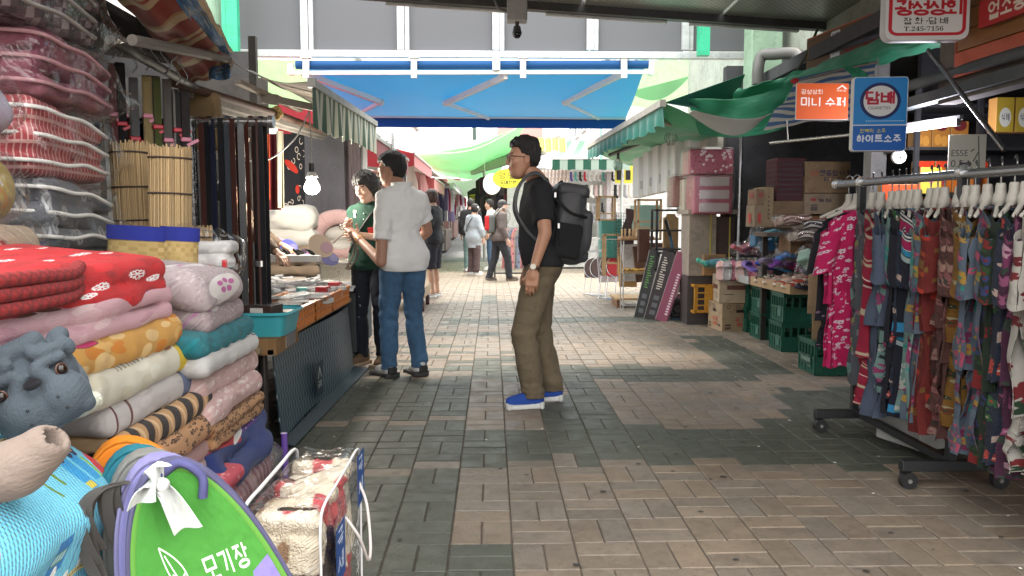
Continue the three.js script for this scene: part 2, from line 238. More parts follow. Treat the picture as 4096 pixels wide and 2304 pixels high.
const GREEN = [
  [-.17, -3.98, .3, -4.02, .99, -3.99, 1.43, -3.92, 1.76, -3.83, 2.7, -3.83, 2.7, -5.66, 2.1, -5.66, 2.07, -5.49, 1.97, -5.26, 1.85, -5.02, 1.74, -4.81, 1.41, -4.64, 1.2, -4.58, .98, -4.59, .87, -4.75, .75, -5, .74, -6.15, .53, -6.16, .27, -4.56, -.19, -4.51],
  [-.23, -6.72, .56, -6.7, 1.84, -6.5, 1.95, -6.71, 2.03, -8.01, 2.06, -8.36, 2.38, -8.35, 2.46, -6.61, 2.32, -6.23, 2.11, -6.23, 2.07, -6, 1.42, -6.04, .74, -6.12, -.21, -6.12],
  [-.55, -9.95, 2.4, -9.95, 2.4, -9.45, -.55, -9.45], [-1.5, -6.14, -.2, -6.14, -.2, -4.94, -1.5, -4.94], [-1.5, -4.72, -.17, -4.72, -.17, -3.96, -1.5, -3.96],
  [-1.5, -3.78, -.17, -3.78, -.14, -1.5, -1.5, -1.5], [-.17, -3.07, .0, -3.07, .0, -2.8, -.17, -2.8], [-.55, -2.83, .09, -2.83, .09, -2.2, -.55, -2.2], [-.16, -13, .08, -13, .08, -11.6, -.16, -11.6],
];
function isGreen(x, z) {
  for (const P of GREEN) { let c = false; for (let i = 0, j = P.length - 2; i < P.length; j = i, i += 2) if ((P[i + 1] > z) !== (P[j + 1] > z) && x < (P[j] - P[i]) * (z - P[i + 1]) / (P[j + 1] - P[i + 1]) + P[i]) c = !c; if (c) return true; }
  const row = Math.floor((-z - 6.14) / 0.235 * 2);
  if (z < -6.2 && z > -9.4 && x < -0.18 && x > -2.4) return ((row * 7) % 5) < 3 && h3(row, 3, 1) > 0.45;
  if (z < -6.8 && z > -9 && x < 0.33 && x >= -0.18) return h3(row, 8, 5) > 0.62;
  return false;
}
{
  const pave = new THREE.Group(); pave.name = 'pavement'; pave.userData.kind = 'structure'; scene.add(pave);
  const S = 0.235, J = 0.0055, X0 = -0.16, Z0 = -3.19, tiles = [];
  const undul = (x, z) => 0.006 * vn(x * 0.9, 2, z * 0.9) + (z < -4 ? 0.012 * vn(x * 0.5 + 9, 5, z * 0.7) * sstep(-4, -6, z) : 0);
  for (let i = -22; i < 26; i++) for (let j = -10; j < 87; j++) {
    const x = X0 + i * S, z = Z0 - j * S; // the square from x..x+S, z-S..z
    const hor = ((i + j) & 1) === 0;
    for (let k = 0; k < 2; k++) {
      const w = (hor ? S : S / 2) - J, d = (hor ? S / 2 : S) - J, cx = x + (hor ? S / 2 : S / 4 + k * S / 2), cz = z - (hor ? S / 4 + k * S / 2 : S / 2);
      tiles.push({ w, d, cx, cz, hor });
    }
  }
  const tileGeo = (w, d) => { const h = 0.03, c = 0.0035, a = w / 2, b = d / 2, A = a - c, B = b - c, q = [], P = (x, y, z) => [x, y, z]; const f = (p, r, s, t) => q.push(...p, ...r, ...s, ...p, ...s, ...t);
    f(P(-A, 0, B), P(A, 0, B), P(A, 0, -B), P(-A, 0, -B));
    f(P(-a, -c, b), P(a, -c, b), P(A, 0, B), P(-A, 0, B)); f(P(a, -c, b), P(a, -c, -b), P(A, 0, -B), P(A, 0, B)); f(P(a, -c, -b), P(-a, -c, -b), P(-A, 0, -B), P(A, 0, -B)); f(P(-a, -c, -b), P(-a, -c, b), P(-A, 0, B), P(-A, 0, -B));
    f(P(-a, -h, b), P(a, -h, b), P(a, -c, b), P(-a, -c, b)); f(P(a, -h, b), P(a, -h, -b), P(a, -c, -b), P(a, -c, b)); f(P(a, -h, -b), P(-a, -h, -b), P(-a, -c, -b), P(a, -c, -b)); f(P(-a, -h, -b), P(-a, -h, b), P(-a, -c, b), P(-a, -c, -b));
    const g = new THREE.BufferGeometry(); g.setAttribute('position', new THREE.Float32BufferAttribute(q, 3)); g.computeVertexNormals(); return g; };
  const vis = (t) => { const px = 492 + t.cx * 804 / -t.cz, py = 220 + 981 / -t.cz; return t.cz < -1.5 && px > -20 && px < 1044 && py < 590; };
  const shown = tiles.filter(vis).sort((a, b) => b.cz - a.cz), near = new Set(shown.filter((t) => t.cx > -0.95 && t.cx < 2.75).slice(0, 300));
  const m = vcol(0.86, { map: rep(TX.patch, 1), bumpMap: rep(TX.stone, 4), bumpScale: 0.0022, roughnessMap: TX.rough }), stuff = [];
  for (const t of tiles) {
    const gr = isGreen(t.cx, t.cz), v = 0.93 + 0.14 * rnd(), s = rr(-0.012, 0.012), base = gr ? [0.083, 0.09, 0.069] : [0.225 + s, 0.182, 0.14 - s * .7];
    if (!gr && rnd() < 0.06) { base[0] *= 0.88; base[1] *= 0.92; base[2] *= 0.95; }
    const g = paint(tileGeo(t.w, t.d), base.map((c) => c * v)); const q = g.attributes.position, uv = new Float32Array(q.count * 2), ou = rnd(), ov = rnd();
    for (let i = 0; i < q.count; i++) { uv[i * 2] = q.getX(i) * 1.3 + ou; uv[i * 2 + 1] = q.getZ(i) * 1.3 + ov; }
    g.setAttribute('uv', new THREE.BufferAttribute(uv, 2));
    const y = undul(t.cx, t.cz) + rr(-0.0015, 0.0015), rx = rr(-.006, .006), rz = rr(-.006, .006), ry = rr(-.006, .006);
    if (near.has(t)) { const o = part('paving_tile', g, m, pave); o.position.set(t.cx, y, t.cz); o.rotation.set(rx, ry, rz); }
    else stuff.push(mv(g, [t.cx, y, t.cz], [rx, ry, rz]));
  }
  const o = part('paving_tile', stuff, m, pave); o.userData.kind = 'stuff';
  { const g = new THREE.PlaneGeometry(11.4, 23, 96, 190); g.rotateX(-Math.PI / 2); g.translate(.3, 0, -12.3); const p = g.attributes.position; for (let i = 0; i < p.count; i++) p.setY(i, undul(p.getX(i), p.getZ(i)) - .0065); g.computeVertexNormals(); part('joint_sand', boxuv(g), M([.11, .09, .072], .95, { map: PT }), pave); }
  const gum = []; for (let i = 0; i < 190; i++) { const z = -rr(2.2, 9) , x = rr(-1.2, 2.9), r = rr(.006, .019), pts = []; for (let k = 0; k < 9; k++) { const a = k / 9 * 6.283; pts.push(new THREE.Vector2(Math.cos(a) * r * rr(.7, 1.15), Math.sin(a) * r * rr(.6, 1))); } const g = new THREE.ShapeGeometry(new THREE.Shape(pts)); gum.push(mv(g, [x, undul(x, z) + 0.0035, z], [-Math.PI / 2, 0, 0])); }
  part('gum_stain', gum, M([0.045, 0.042, 0.038], 0.7), pave).userData.kind = 'stuff';
  const lit = []; for (let i = 0; i < 46; i++) { const z = -rr(2.3, 9), x = rr(-1.1, 2.7); lit.push(bx(rr(.006, .018), .002, rr(.004, .01), [x, undul(x, z) + .005, z], [0, rr(0, 3), 0])); }
  part('litter_scrap', lit, M([0.7, 0.68, 0.62], 0.8), pave).userData.kind = 'stuff';
}

// ================= roof over the lane =================
{ // perforated metal ceiling that rises to the left
  const t = thing('arcade_roof', 'perforated metal roof with dark steel edge beam above the near lane', 'roof');
  const holes = ctex(256, 256, (x, w) => { x.fillStyle = '#b9bab4'; x.fillRect(0, 0, w, w); x.fillStyle = '#23241f'; for (let j = 0; j < 8; j++) for (let i = 0; i < 8; i++) { x.beginPath(); x.ellipse(16 + i * 32 + (j & 1) * 16, 16 + j * 32, 6.5, 6.5, 0, 0, 7); x.fill(); } });
  const A = at(846, 24, 8.1), B = at(513, 0, 7.25), dir = B.clone().sub(A), L = A.clone().addScaledVector(dir, 2.45), m = M([0.62, 0.63, 0.6], 0.35, { metalness: 0.4, map: rep(holes, 2.2) });
  const n = 6; for (let i = 0; i < n; i++) { // panels side by side across the lane
    const p = A.clone().lerp(L, i / n), q = A.clone().lerp(L, (i + 1) / n - 0.004), p2 = V(p.x, p.y + 0.1, -1.7), q2 = V(q.x, q.y + 0.1, -1.7);
    const g = sheet((u, v) => p.clone().lerp(q, u).lerp(p2.clone().lerp(q2, u), v), 1, 4, -0.03, 1.1, 10); part('ceiling_panel', g, m, t);
  }
  part('edge_beam', [bar(A.clone().add(V(.02, -.02, -.04)), L.clone().add(V(0, -.02, -.04)), .09, .1)], painted([.05, .05, .05], .5), t);
  for (let k = 0; k < 3; k++) { const a = A.clone().lerp(L, .06 + k * .17), b = A.clone().lerp(L, .2 + k * .17); part('lamp_batten', [bar(a.clone().add(V(0, -.07, -.1)), b.clone().add(V(0, -.07, -.1)), .04, .035), bar(b.clone().add(V(0, .02, -.1)), b.clone().add(V(0, -.09, -.1)), .03)], painted([.55, .56, .55], .5), t); }
  for (const z of [-6.2, -4.4, -2.4]) part('rib_beam', bar(V(A.x, A.y + .16, z), V(L.x, L.y + .16, z), .08, .14), painted([.3, .32, .3], .5), t);
}
{ // solid board gable across the lane
  const t = thing('gable_screen', 'grey board screen in a white steel frame high across the lane', 'screen');
  const z = 10, xs = [236, 305, 401, 496, 590, 685, 752];
  for (let i = 0; i < 6; i++) { const a = at(xs[i], 50, z), b = at(xs[i + 1], 50, z); part('board_panel', rb(b.x - a.x - .01, 1.9, .03, .006, [(a.x + b.x) / 2, a.y + .95, -z - .06]), M([.12, .123, .134], .8, { bumpMap: GR, bumpScale: .0015 }), t); }
  const al = M([.6, .62, .63], .45, { metalness: .3, map: PT });
  for (const p of xs.slice(1, 6)) { const a = at(p, 50, z); part('frame_post', [bx(.085, 1.9, .06, [a.x, a.y + .95, -z]), bx(.05, 1.9, .05, [a.x + .075, a.y + .95, -z - .02])], al, t); }
  const a = at(231, 53.5, z), b = at(753, 53.5, z); part('bottom_beam', rb(b.x - a.x, .085, .08, .008, [(a.x + b.x) / 2, a.y, -z]), al, t);
  part('top_beam', bx(b.x - a.x, .09, .08, [(a.x + b.x) / 2, a.y + 1.98, -z]), al, t);
}
const palegreen = painted([.27, .40, .29], .6), brightgreen = painted([.03, .47, .26], .45);
{ const p = at(212, 0, 9.6), q = at(212, 150, 9.6); const t = thing('steel_column', 'pale green round steel column left of the grey screen', 'column'); part('shaft', rod(V(p.x, .0, -9.6), V(p.x, 4.6, -9.6), .14, .14, 20), palegreen, t); part('gusset_plate', bx(.16, .42, .02, [p.x + .2, 3.15, -9.5]), brightgreen, t); part('side_flange', bx(.05, 4.6, .12, [p.x + .19, 2.3, -9.62]), palegreen, t); }
{ const a = at(232, 0, 9.4), b = at(232, 57, 9.4); solo('green_post', [bx(.13, 2.0, .1, [a.x, b.y + 1.0, -9.4]), bx(.045, 2.0, .02, [a.x - .085, b.y + 1.0, -9.36])], brightgreen, 'bright green steel upright on left end of the grey screen', 'post'); }
{ const b = at(703, 56, 9.4); const t = thing('green_hanger', 'bright green steel hanger with gusset on right of the grey screen', 'post'); part('hanger_bar', bx(.13, 1.4, .1, [b.x, b.y + .7, -9.4]), brightgreen, t); const s = new THREE.Shape([new THREE.Vector2(0, 0), new THREE.Vector2(.32, .28), new THREE.Vector2(.32, .36), new THREE.Vector2(0, .36)]); part('gusset_plate', mv(new THREE.ExtrudeGeometry(s, { depth: .015, bevelEnabled: false }), [b.x + .065, b.y + .36, -9.4]), brightgreen, t); }
{ const p = at(765, 80, 9); const t = thing('steel_column', 'pale green square steel column on right beyond the drain pipe', 'column'); part('shaft', rb(.34, 2.3, .3, .012, [p.x, 3.5, -9.1]), palegreen, t); part('rust_band', bx(.345, .12, .305, [p.x, 2.46, -9.1]), painted([.14, .06, .03], .9), t); }
{ const q = [at(758, 84, 8.7), at(758, 70, 8.7), at(762, 56, 8.7), at(775, 54, 8.6), at(797, 54, 8.4), at(802, 60, 8.3)]; solo('drain_pipe', tube(q, .062, 40, 12), plastic([.09, .09, .086], .5), 'grey plastic drain pipe with elbow beside the pale green column', 'pipe'); }
{ // camera box on roof edge
  const p = at(517, 10, 7.0), t = thing('security_camera', 'dark dome security camera on grey box under the roof edge', 'camera', p);
  part('junction_box', rb(.17, .2, .14, .01, [0, .0, 0]), painted([.33, .32, .32], .5), t); part('camera_stem', rod([0, -.1, 0], [0, -.16, 0], .018), M([.03, .03, .03], .4), t);
  const h = part('camera_head', [rod([0, -.14, 0], [0, -.2, .01], .03, .042, 16)], M([.05, .05, .055], .35), t); part('lens_dome', ball(.037, [0, -.205, .015]), M([.01, .01, .012], .08), h);
  part('cable', tube([[-.08, -.02, 0], [-.16, .02, 0], [-.19, .1, 0], [-.2, .25, 0]], .012), M([.1, .1, .1], .6), t);
}
// ================= blue retractable awning =================
{
  const t = thing('awning', 'bright blue folding-arm awning hanging under the grey screen', 'awning'), z0 = 10, z1 = 13;
  const blue = M([.003, .40, .60], .9, { phys: true, transmission: .6, thickness: 0, bumpMap: R8, bumpScale: .001, side: THREE.DoubleSide }), wh = M([.86, .86, .84], .45, { map: GR });
  const L0 = at(299, 67, z0), R0 = at(645, 67, z0), L1 = at(352, 116, z1), R1 = at(626, 118, z1);
  part('fabric', sheet((u, v) => { const p = L0.clone().lerp(R0, u).lerp(L1.clone().lerp(R1, u), v); p.y -= .03 * Math.sin(Math.PI * v) + .012 * Math.sin(Math.PI * v) * Math.sin(u * 9 + 1) + .01 * vn(u * 5, v * 3, 3); return p; }, 48, 18, .002, 4.4, 3), blue, t);
  part('roller', rod(at(296, 65, z0), at(649, 64.5, z0), .05, .05, 20), M([.004, .07, .22], .8), t);
  part('support_bar', [bar(at(291, 73, z0 - .03), at(651, 72, z0 - .03), .045)], wh, t); part('end_cap', [bar(at(291, 64, z0 - .03), at(291, 75, z0 - .03), .06, .08)], wh, t); part('end_cap', [bar(at(651, 62, z0 - .03), at(651, 75, z0 - .03), .06, .08)], wh, t);
  for (const x of [306, 414, 523, 624]) part('hanger_bracket', [bar(at(x, 54, z0 - .08), at(x, 78, z0 - .08), .07, .05), bx(.12, .02, .1, at(x, 57.5, z0 - .08).toArray())], wh, t);
  part('front_bar', bar(L1, R1, .06, .05), wh, t);
  part('valance', sheet((u, v) => { const p = L1.clone().lerp(R1, u); p.y -= .02 + v * .15; p.z -= .02 - .012 * Math.sin(u * 60) * v; return p; }, 80, 3, .002), M([.003, .10, .36], .9, { phys: true, transmission: .3, thickness: 0 }), t);
  for (const [a, e, w] of [[[303, 73], [381, 102], [352, 116]], [[506, 76], [446, 103], [488, 118]], [[624, 73], [565, 102], [598, 118]]]) {
    const A = at(...a, z0), E = at(...e, 11.6), W = at(...w, 12.95);
    part('upper_arm', [bar(A, E, .05, .07), ball(.05, E)], wh, t); part('forearm', [bar(E, W, .035, .05), ball(.035, W)], wh, t);
  }
  const w = at(447, 66, z0); part('gear_box', [bx(.09, .2, .08, [w.x + .6, w.y + .04, w.z + .06])], wh, t);
}
// ================= left canopies =================
function stripes(list, w = 256) { return ctex(w, 16, (x, W, H) => { const tot = list.reduce((s, q) => s + q[1], 0); let p = 0; for (const [c, k] of list) { x.fillStyle = c; x.fillRect(p / tot * W, 0, k / tot * W + 1, H); p += k; } for (let i = 0; i < 60; i++) { x.fillStyle = `rgba(60,50,40,${rnd() * 0.12})`; x.fillRect(rnd() * W, 0, 2, H); } }); }
{
  const t = thing('stall_canopy', 'orange and cream striped stall canopy with weathered blue edge at upper left', 'canopy');
  const st = stripes([['#a9402c', 5], ['#d8bd90', 1.4], ['#b34b30', 1], ['#d9c49a', 2], ['#a9402c', 6], ['#c79a5f', 1], ['#d9c49a', 2.5], ['#a23b29', 1]]);
  const A = at(96, -30, 3.2), B = at(156, -30, 2.9), C = at(229, 58, 4.12), D = at(190, 82, 4.9);
  part('striped_cloth', sheet((u, v) => { const p = A.clone().lerp(B, u).lerp(D.clone().lerp(C, u), v); p.y -= .04 * Math.sin(u * Math.PI) + .02 * vn(u * 4, v * 6, 1); return p; }, 20, 24, .003), M([.95, .95, .95], .9, { phys: true, transmission: .25, thickness: 0, map: (() => { const q = st.clone(); q.rotation = Math.PI / 2; q.repeat.set(2.4, 1); return q; })() }), t);
  const bl = ctex(256, 128, (x, W, H) => { x.fillStyle = '#3f6f9f'; x.fillRect(0, 0, W, H); x.fillStyle = '#b8a07a'; x.fillRect(0, H * .62, W, H * .38); for (let i = 0; i < 260; i++) { x.fillStyle = pick(['rgba(140,95,45,.25)', 'rgba(220,210,190,.3)', 'rgba(40,70,110,.2)', 'rgba(160,120,60,.3)']); x.fillRect(rnd() * W, rnd() * H, 4 + rnd() * 26, 2 + rnd() * 9); } });
  const blm = M([1, 1, 1], .8, { map: bl, bumpMap: FD, bumpScale: .01 });
  const E1 = at(150, -34, 2.85), E2 = at(184, -34, 2.9), E3 = at(232, 50, 4.15), E4 = at(221, 60, 4.1);
  part('weathered_edge', sheet((u, v) => { const p = E2.clone().lerp(E3, u).lerp(E1.clone().lerp(E4, u), v); p.y += .015 * vn(u * 9, v * 3, 7); p.x += .02 * Math.sin(v * 3); return p; }, 40, 10, .004), blm, t);
  part('end_drape', sheet((u, v) => { const p = at(209, 57, 4.3).lerp(at(231, 55, 4.15), u); p.y -= v * .12 - .005 * vn(u * 8, v * 2, 1); p.z += .02 * Math.sin(u * 8) * v; return p; }, 16, 8, .004), blm, t);
  part('frame_pipe', rod(at(132, 40, 3.2), at(228, 59, 4.1), .022), painted([.2, .18, .16], .7), t);
  part('hook', tube([at(224, 61, 4.1), at(229, 64, 4.1), at(233, 60, 4.1), at(230, 70, 4.1)], .006), metal([.15, .12, .1], .6), t);
}
{
  const t = thing('striped_awning', 'brown ribbed awning with green and white striped valance over the belt table', 'awning');
  const F0 = at(312, 83, 5.4), F1 = at(376, 124, 8.3), B0 = at(225, 58, 5.9), B1 = at(322, 108, 8.6);
  const und = stripes([['#6a5c4c', 3], ['#8b7d69', 1], ['#5f5244', 2], ['#94876f', 1]]); und.repeat.set(9, 1);
  part('fabric', sheet((u, v) => { const p = B0.clone().lerp(F0, u).lerp(B1.clone().lerp(F1, u), v); p.y -= .05 * Math.sin(u * 3.14) + .012 * vn(v * 9, u * 3, 2); return p; }, 24, 24, .003), M([1, 1, 1], .9, { map: (() => { const q = und.clone(); q.rotation = 1.571; return q; })(), phys: true, transmission: .2, thickness: 0 }), t);
  const vs = stripes([['#3d6650', 1], ['#cfd2bf', 1]]); vs.repeat.set(17, 1);
  part('valance', sheet((u, v) => { const p = F0.clone().lerp(F1, u); p.y -= v * (.285 + .014 * Math.sin(u * 52)); p.x += .035 * v * Math.sin(u * 44) * .5; return p; }, 120, 6, .003), M([1, 1, 1], .9, { map: vs, phys: true, transmission: .3, thickness: 0 }), t);
  part('front_bar', [bar(F0, F1, .035, .05), bx(.05, .06, .05, F0.toArray())], painted([.5, .5, .46], .5), t);
  part('folding_arm', [bar(at(278, 100, 6), at(316, 108, 6), .05, .05), bar(at(262, 98, 6), at(278, 100, 6), .06, .07)], painted([.3, .26, .21], .6), t);
  part('brace', [bar(at(238, 82, 5.6), at(300, 110, 6.6), .05, .03)], painted([.38, .33, .28], .6), t);
}
solo('added_dark_sheet', sheet((u, v) => V(lerp(-3.1, -1.62, u), lerp(2.36, 2.14, u) - .04 * Math.sin(v * 9) * Math.sin(u * 3.1), lerp(-2.0, -5.1, v)), 12, 20, .004), cloth([.012, .012, .014]), 'added black sheet standing in for roof shade above the bundled belts', 'lining');  // black sheet added to darken the bright gap under the tarp
solo('rusty_pipe', [rod(at(172, 82, 4.4), at(272, 112, 6), .026), rod(at(272, 112, 6), at(326, 132, 7.6), .026)], M([.11, .055, .035], .8, { map: PT }), 'rusty steel pipe sloping under the striped awnings', 'pipe');
solo('cloth_tie', mv(new THREE.TorusKnotGeometry(.028, .014, 40, 6, 2, 5), at(276, 113, 6.05)), cloth([.5, .35, .14]), 'yellow cloth tie knotted around the rusty pipe', 'tie');
{
  const wood = painted([.36, .34, .31], .75);
  solo('eaves_rail', [bar(at(186, 92, 4.8), at(350, 142, 9), .05, .06), bar(at(200, 104, 5.2), at(352, 146, 9), .03, .04)], wood, 'pale timber eaves rail sloping behind the hung belts', 'rail');
  solo('hanging_pipe', rod(at(110, 40, 3.4), at(196, 88, 4.7), .022), painted([.13, .125, .12], .7), 'grey steel pipe that the bundled belts hang from', 'pipe');
  solo('rear_partition', [bx(.06, 1.5, .06, at(255, 128, 6.9).toArray()), bx(1.9, .72, .04, [-2.95, 2.12, -7.35])], painted([.09, .083, .078], .8), 'grey boarded partition above the belt stall', 'partition');
  solo('kraft_bag', warp(rb(.3, .34, .1, .03, [0, 0, 0], [0, 0, 0], 4), (v) => v.add(at(197, 122, 4.9).add(V(.03 * vn(v.y * 9, v.x * 9, 2), 0, 0)))), carton([.3, .2, .1]), 'brown kraft paper bag hanging behind the bundled belts', 'bag');
}
// ================= right awnings and tarps =================
const tarpgreen = M([.015, .25, .13], .75, { phys: true, transmission: .3, thickness: 0, bumpMap: FD, bumpScale: .012, side: THREE.DoubleSide });
{
  const t = thing('green_awning', 'dark green folding-arm awning over the household goods on right', 'awning');
  const F0 = at(588, 147, 14.2), F1 = at(663, 103, 8.1), B0 = at(668, 118, 14.4), B1 = at(745, 74, 8.2);
  part('end_panel', sheet((u, v) => { const p = F1.clone().lerp(B1, u); p.y -= v * u * .42; p.z -= .2 * Math.sin(v * 3) * u; return p; }, 20, 10, .003), M([.006, .13, .09], .85, { phys: true, transmission: .3, thickness: 0, bumpMap: FD, bumpScale: .006 }), t);
  const K0 = at(641, 166, 14.6), K1 = at(752, 124, 8.2); part('lining', sheet((u, v) => { const p = F0.clone().lerp(K0, u).lerp(F1.clone().lerp(K1, u), v); p.y += -.09 * Math.sin(u * 3.14) + .03 * vn(u * 5, v * 9, 16); return p; }, 22, 30, .003), M([.02, .34, .18], .85, { phys: true, transmission: .42, thickness: 0, bumpMap: FD, bumpScale: .012 }), t);
  { const a = at(688, 99, 8.2), b = at(795, 84, 7.5), c = at(786, 128, 7.6), d = at(700, 134, 8.4); part('near_drape', sheet((u, v) => { const p = a.clone().lerp(b, u).lerp(d.clone().lerp(c, u), v); p.z += .06 * vn(u * 5, v * 4, 11) + .03 * Math.sin(u * 9 + v * 4); p.y -= .06 * Math.sin(u * 3.1); return p; }, 24, 16, .004), tarpgreen, t); }
  part('front_bar', bar(F0, F1, .06, .07), painted([.5, .48, .42], .5), t);
  part('valance', sheet((u, v) => { const p = F0.clone().lerp(F1, u); p.y -= .03 + v * (.2 + .02 * Math.sin(u * 70)); p.x += .025 * v * Math.sin(u * 90); return p; }, 160, 4, .003), M([.008, .2, .15], .85, { phys: true, transmission: .28, thickness: 0 }), t);
  const be = painted([.45, .4, .32], .55);
  part('folding_arm', [bar(at(748, 105, 8.3), at(686, 128, 9.2), .08, .1), bar(at(686, 128, 9.2), at(655, 118, 8.6), .05, .06)], be, t); part('arm_joint', [ball(.07, at(686, 128, 9.2))], be, t);
  part('folding_arm', [bar(at(690, 132, 11), at(640, 146, 12), .07, .08)], be, t);
  part('support_tube', rod(at(610, 155, 13), at(742, 104, 8.2), .03), M([.05, .05, .05], .5), t);
  part('wall_bracket', [bx(.2, .12, .1, at(752, 104, 8.2).toArray()), bar(at(740, 100, 8.2), at(738, 112, 8.2), .05)], be, t);
}
{
  const t = thing('green_tarp', 'dirty green tarpaulin gathered along the fascia below the brown board sign', 'tarpaulin');
  const top = [at(737, 90, 8), at(772, 80, 7.9), at(808, 68, 7.6), at(852, 50, 6.8), at(905, 34, 6), at(968, 18, 5.2)], bot = [at(742, 116, 8.1), at(785, 100, 8), at(812, 86, 7.6), at(850, 72, 6.8), at(905, 56, 6), at(968, 42, 5.2)];
  const ct = new THREE.CatmullRomCurve3(top), cb = new THREE.CatmullRomCurve3(bot);
  part('tarp_sheet', sheet((u, v) => { const p = ct.getPoint(u).lerp(cb.getPoint(u), v); const w = .03 * vn(u * 9, v * 2, 4) + .015 * vn(u * 24, v * 5, 9); p.x -= .06 * Math.sin(v * 3.1) + w; p.z += w * .8; p.y += .02 * vn(u * 18, v, 1); return p; }, 70, 14, .004), tarpgreen, t);
  part('torn_flap', sheet((u, v) => { const p = at(843, 68, 6.3).lerp(at(869, 62, 6.2), u).lerp(at(858 + 4 * u, 90, 6.2), v); p.z += .05 * Math.sin(v * 3); return p; }, 8, 10, .004), tarpgreen, t);
  part('hung_piece', sheet((u, v) => { const p = at(782, 104, 7.6).lerp(at(795, 84, 7.4), u).lerp(at(770, 132, 7.7).lerp(at(790, 124, 7.5), u), v); p.z += .05 * vn(u * 5, v * 4, 1); return p; }, 14, 12, .004), tarpgreen, t);
}
{
  const t = thing('striped_tarp', 'grey and blue striped tarp sagging behind the orange shop sign', 'tarpaulin');
  const st = ctex(64, 256, (x, W, H) => { for (let i = 0; i < 14; i++) { x.fillStyle = i & 1 ? '#2c4a72' : '#8f8d88'; x.fillRect(0, i / 14 * H, W, H / 14 + 1); } for (let i = 0; i < 120; i++) { x.fillStyle = 'rgba(30,30,34,.12)'; x.fillRect(rnd() * W, rnd() * H, rnd() * 20, 3); } });
  const A = at(797, 81, 7), B = at(878, 62, 6.0), C = at(862, 122, 6.4), D = at(762, 128, 7.4);
  part('tarp_sheet', sheet((u, v) => { const p = A.clone().lerp(B, u).lerp(D.clone().lerp(C, u), v); p.z += .08 * Math.sin(u * 3 + 1) * v + .03 * vn(u * 6, v * 5, 2); p.y += .03 * vn(u * 4, v * 3, 8); return p; }, 30, 24, .004), M([1, 1, 1], .9, { map: st, bumpMap: FD, bumpScale: .01 }), t);
  const p0 = at(694, 110, 7.6), p1 = at(745, 126, 7.5), p2 = at(772, 113, 7.3); const cv = new THREE.QuadraticBezierCurve3(p0, p1, p2);
  part('pale_sling', sheet((u, v) => { const p = cv.getPoint(u); p.y -= v * .13 * Math.sin(u * 3.14) + .0; p.z -= v * .2; p.y -= .0; return p; }, 24, 6, .004), M([.42, .43, .4], .85, { phys: true, transmission: .25, thickness: 0 }), t);
  part('tie_rope', tube([at(797, 81, 7), at(840, 70, 6.4), at(878, 62, 6)], .008), M([.14, .12, .1], .9), t); part('red_knot', ball(.035, at(797, 81, 7), [1.6, .8, 1]), cloth([.35, .03, .03]), t);
}
solo('stay_rope', tube([at(818, 28, 7.6), at(806, 55, 7.6), at(788, 84, 7.8)], .013), M([.06, .07, .05], .9), 'dark rope slanting down from roof edge to the green tarp', 'rope');
// ================= buildings either side =================
const plaster = (c) => painted(c, .9, { bumpMap: GR, bumpScale: .004 });
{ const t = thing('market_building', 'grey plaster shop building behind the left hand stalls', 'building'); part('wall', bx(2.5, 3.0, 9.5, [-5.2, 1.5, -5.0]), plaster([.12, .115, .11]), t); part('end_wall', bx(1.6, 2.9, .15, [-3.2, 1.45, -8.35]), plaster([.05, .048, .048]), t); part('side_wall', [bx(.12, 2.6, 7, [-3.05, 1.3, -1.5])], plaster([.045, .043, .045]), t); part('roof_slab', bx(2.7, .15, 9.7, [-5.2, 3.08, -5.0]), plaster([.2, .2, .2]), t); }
{ // right hand shop: open dark front
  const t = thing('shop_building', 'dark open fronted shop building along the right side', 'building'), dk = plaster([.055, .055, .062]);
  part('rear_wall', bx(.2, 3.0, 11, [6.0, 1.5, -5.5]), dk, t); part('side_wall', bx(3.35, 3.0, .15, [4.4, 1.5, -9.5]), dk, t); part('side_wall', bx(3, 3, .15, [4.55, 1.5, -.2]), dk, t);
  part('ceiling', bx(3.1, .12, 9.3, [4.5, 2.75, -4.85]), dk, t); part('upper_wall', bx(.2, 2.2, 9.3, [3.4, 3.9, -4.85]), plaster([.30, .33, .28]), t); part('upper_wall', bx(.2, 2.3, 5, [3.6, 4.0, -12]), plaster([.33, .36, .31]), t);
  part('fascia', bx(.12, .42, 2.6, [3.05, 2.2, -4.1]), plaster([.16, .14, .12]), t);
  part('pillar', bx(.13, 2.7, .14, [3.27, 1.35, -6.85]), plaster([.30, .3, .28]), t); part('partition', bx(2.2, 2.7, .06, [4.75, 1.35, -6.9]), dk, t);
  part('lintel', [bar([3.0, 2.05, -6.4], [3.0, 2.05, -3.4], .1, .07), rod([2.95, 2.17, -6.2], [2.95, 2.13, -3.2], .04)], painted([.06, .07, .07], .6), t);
  const sh = []; for (let i = 0; i < 22; i++) sh.push(rod([3.02, .05, -3.15 - i * .05], [3.02, 2.05, -3.15 - i * .05], .024, .024, 8)); part('roller_shutter', sh.concat([bx(.02, 2.0, 1.1, [3.05, 1.05, -3.7])]), painted([.012, .03, .038], .55), t);
}
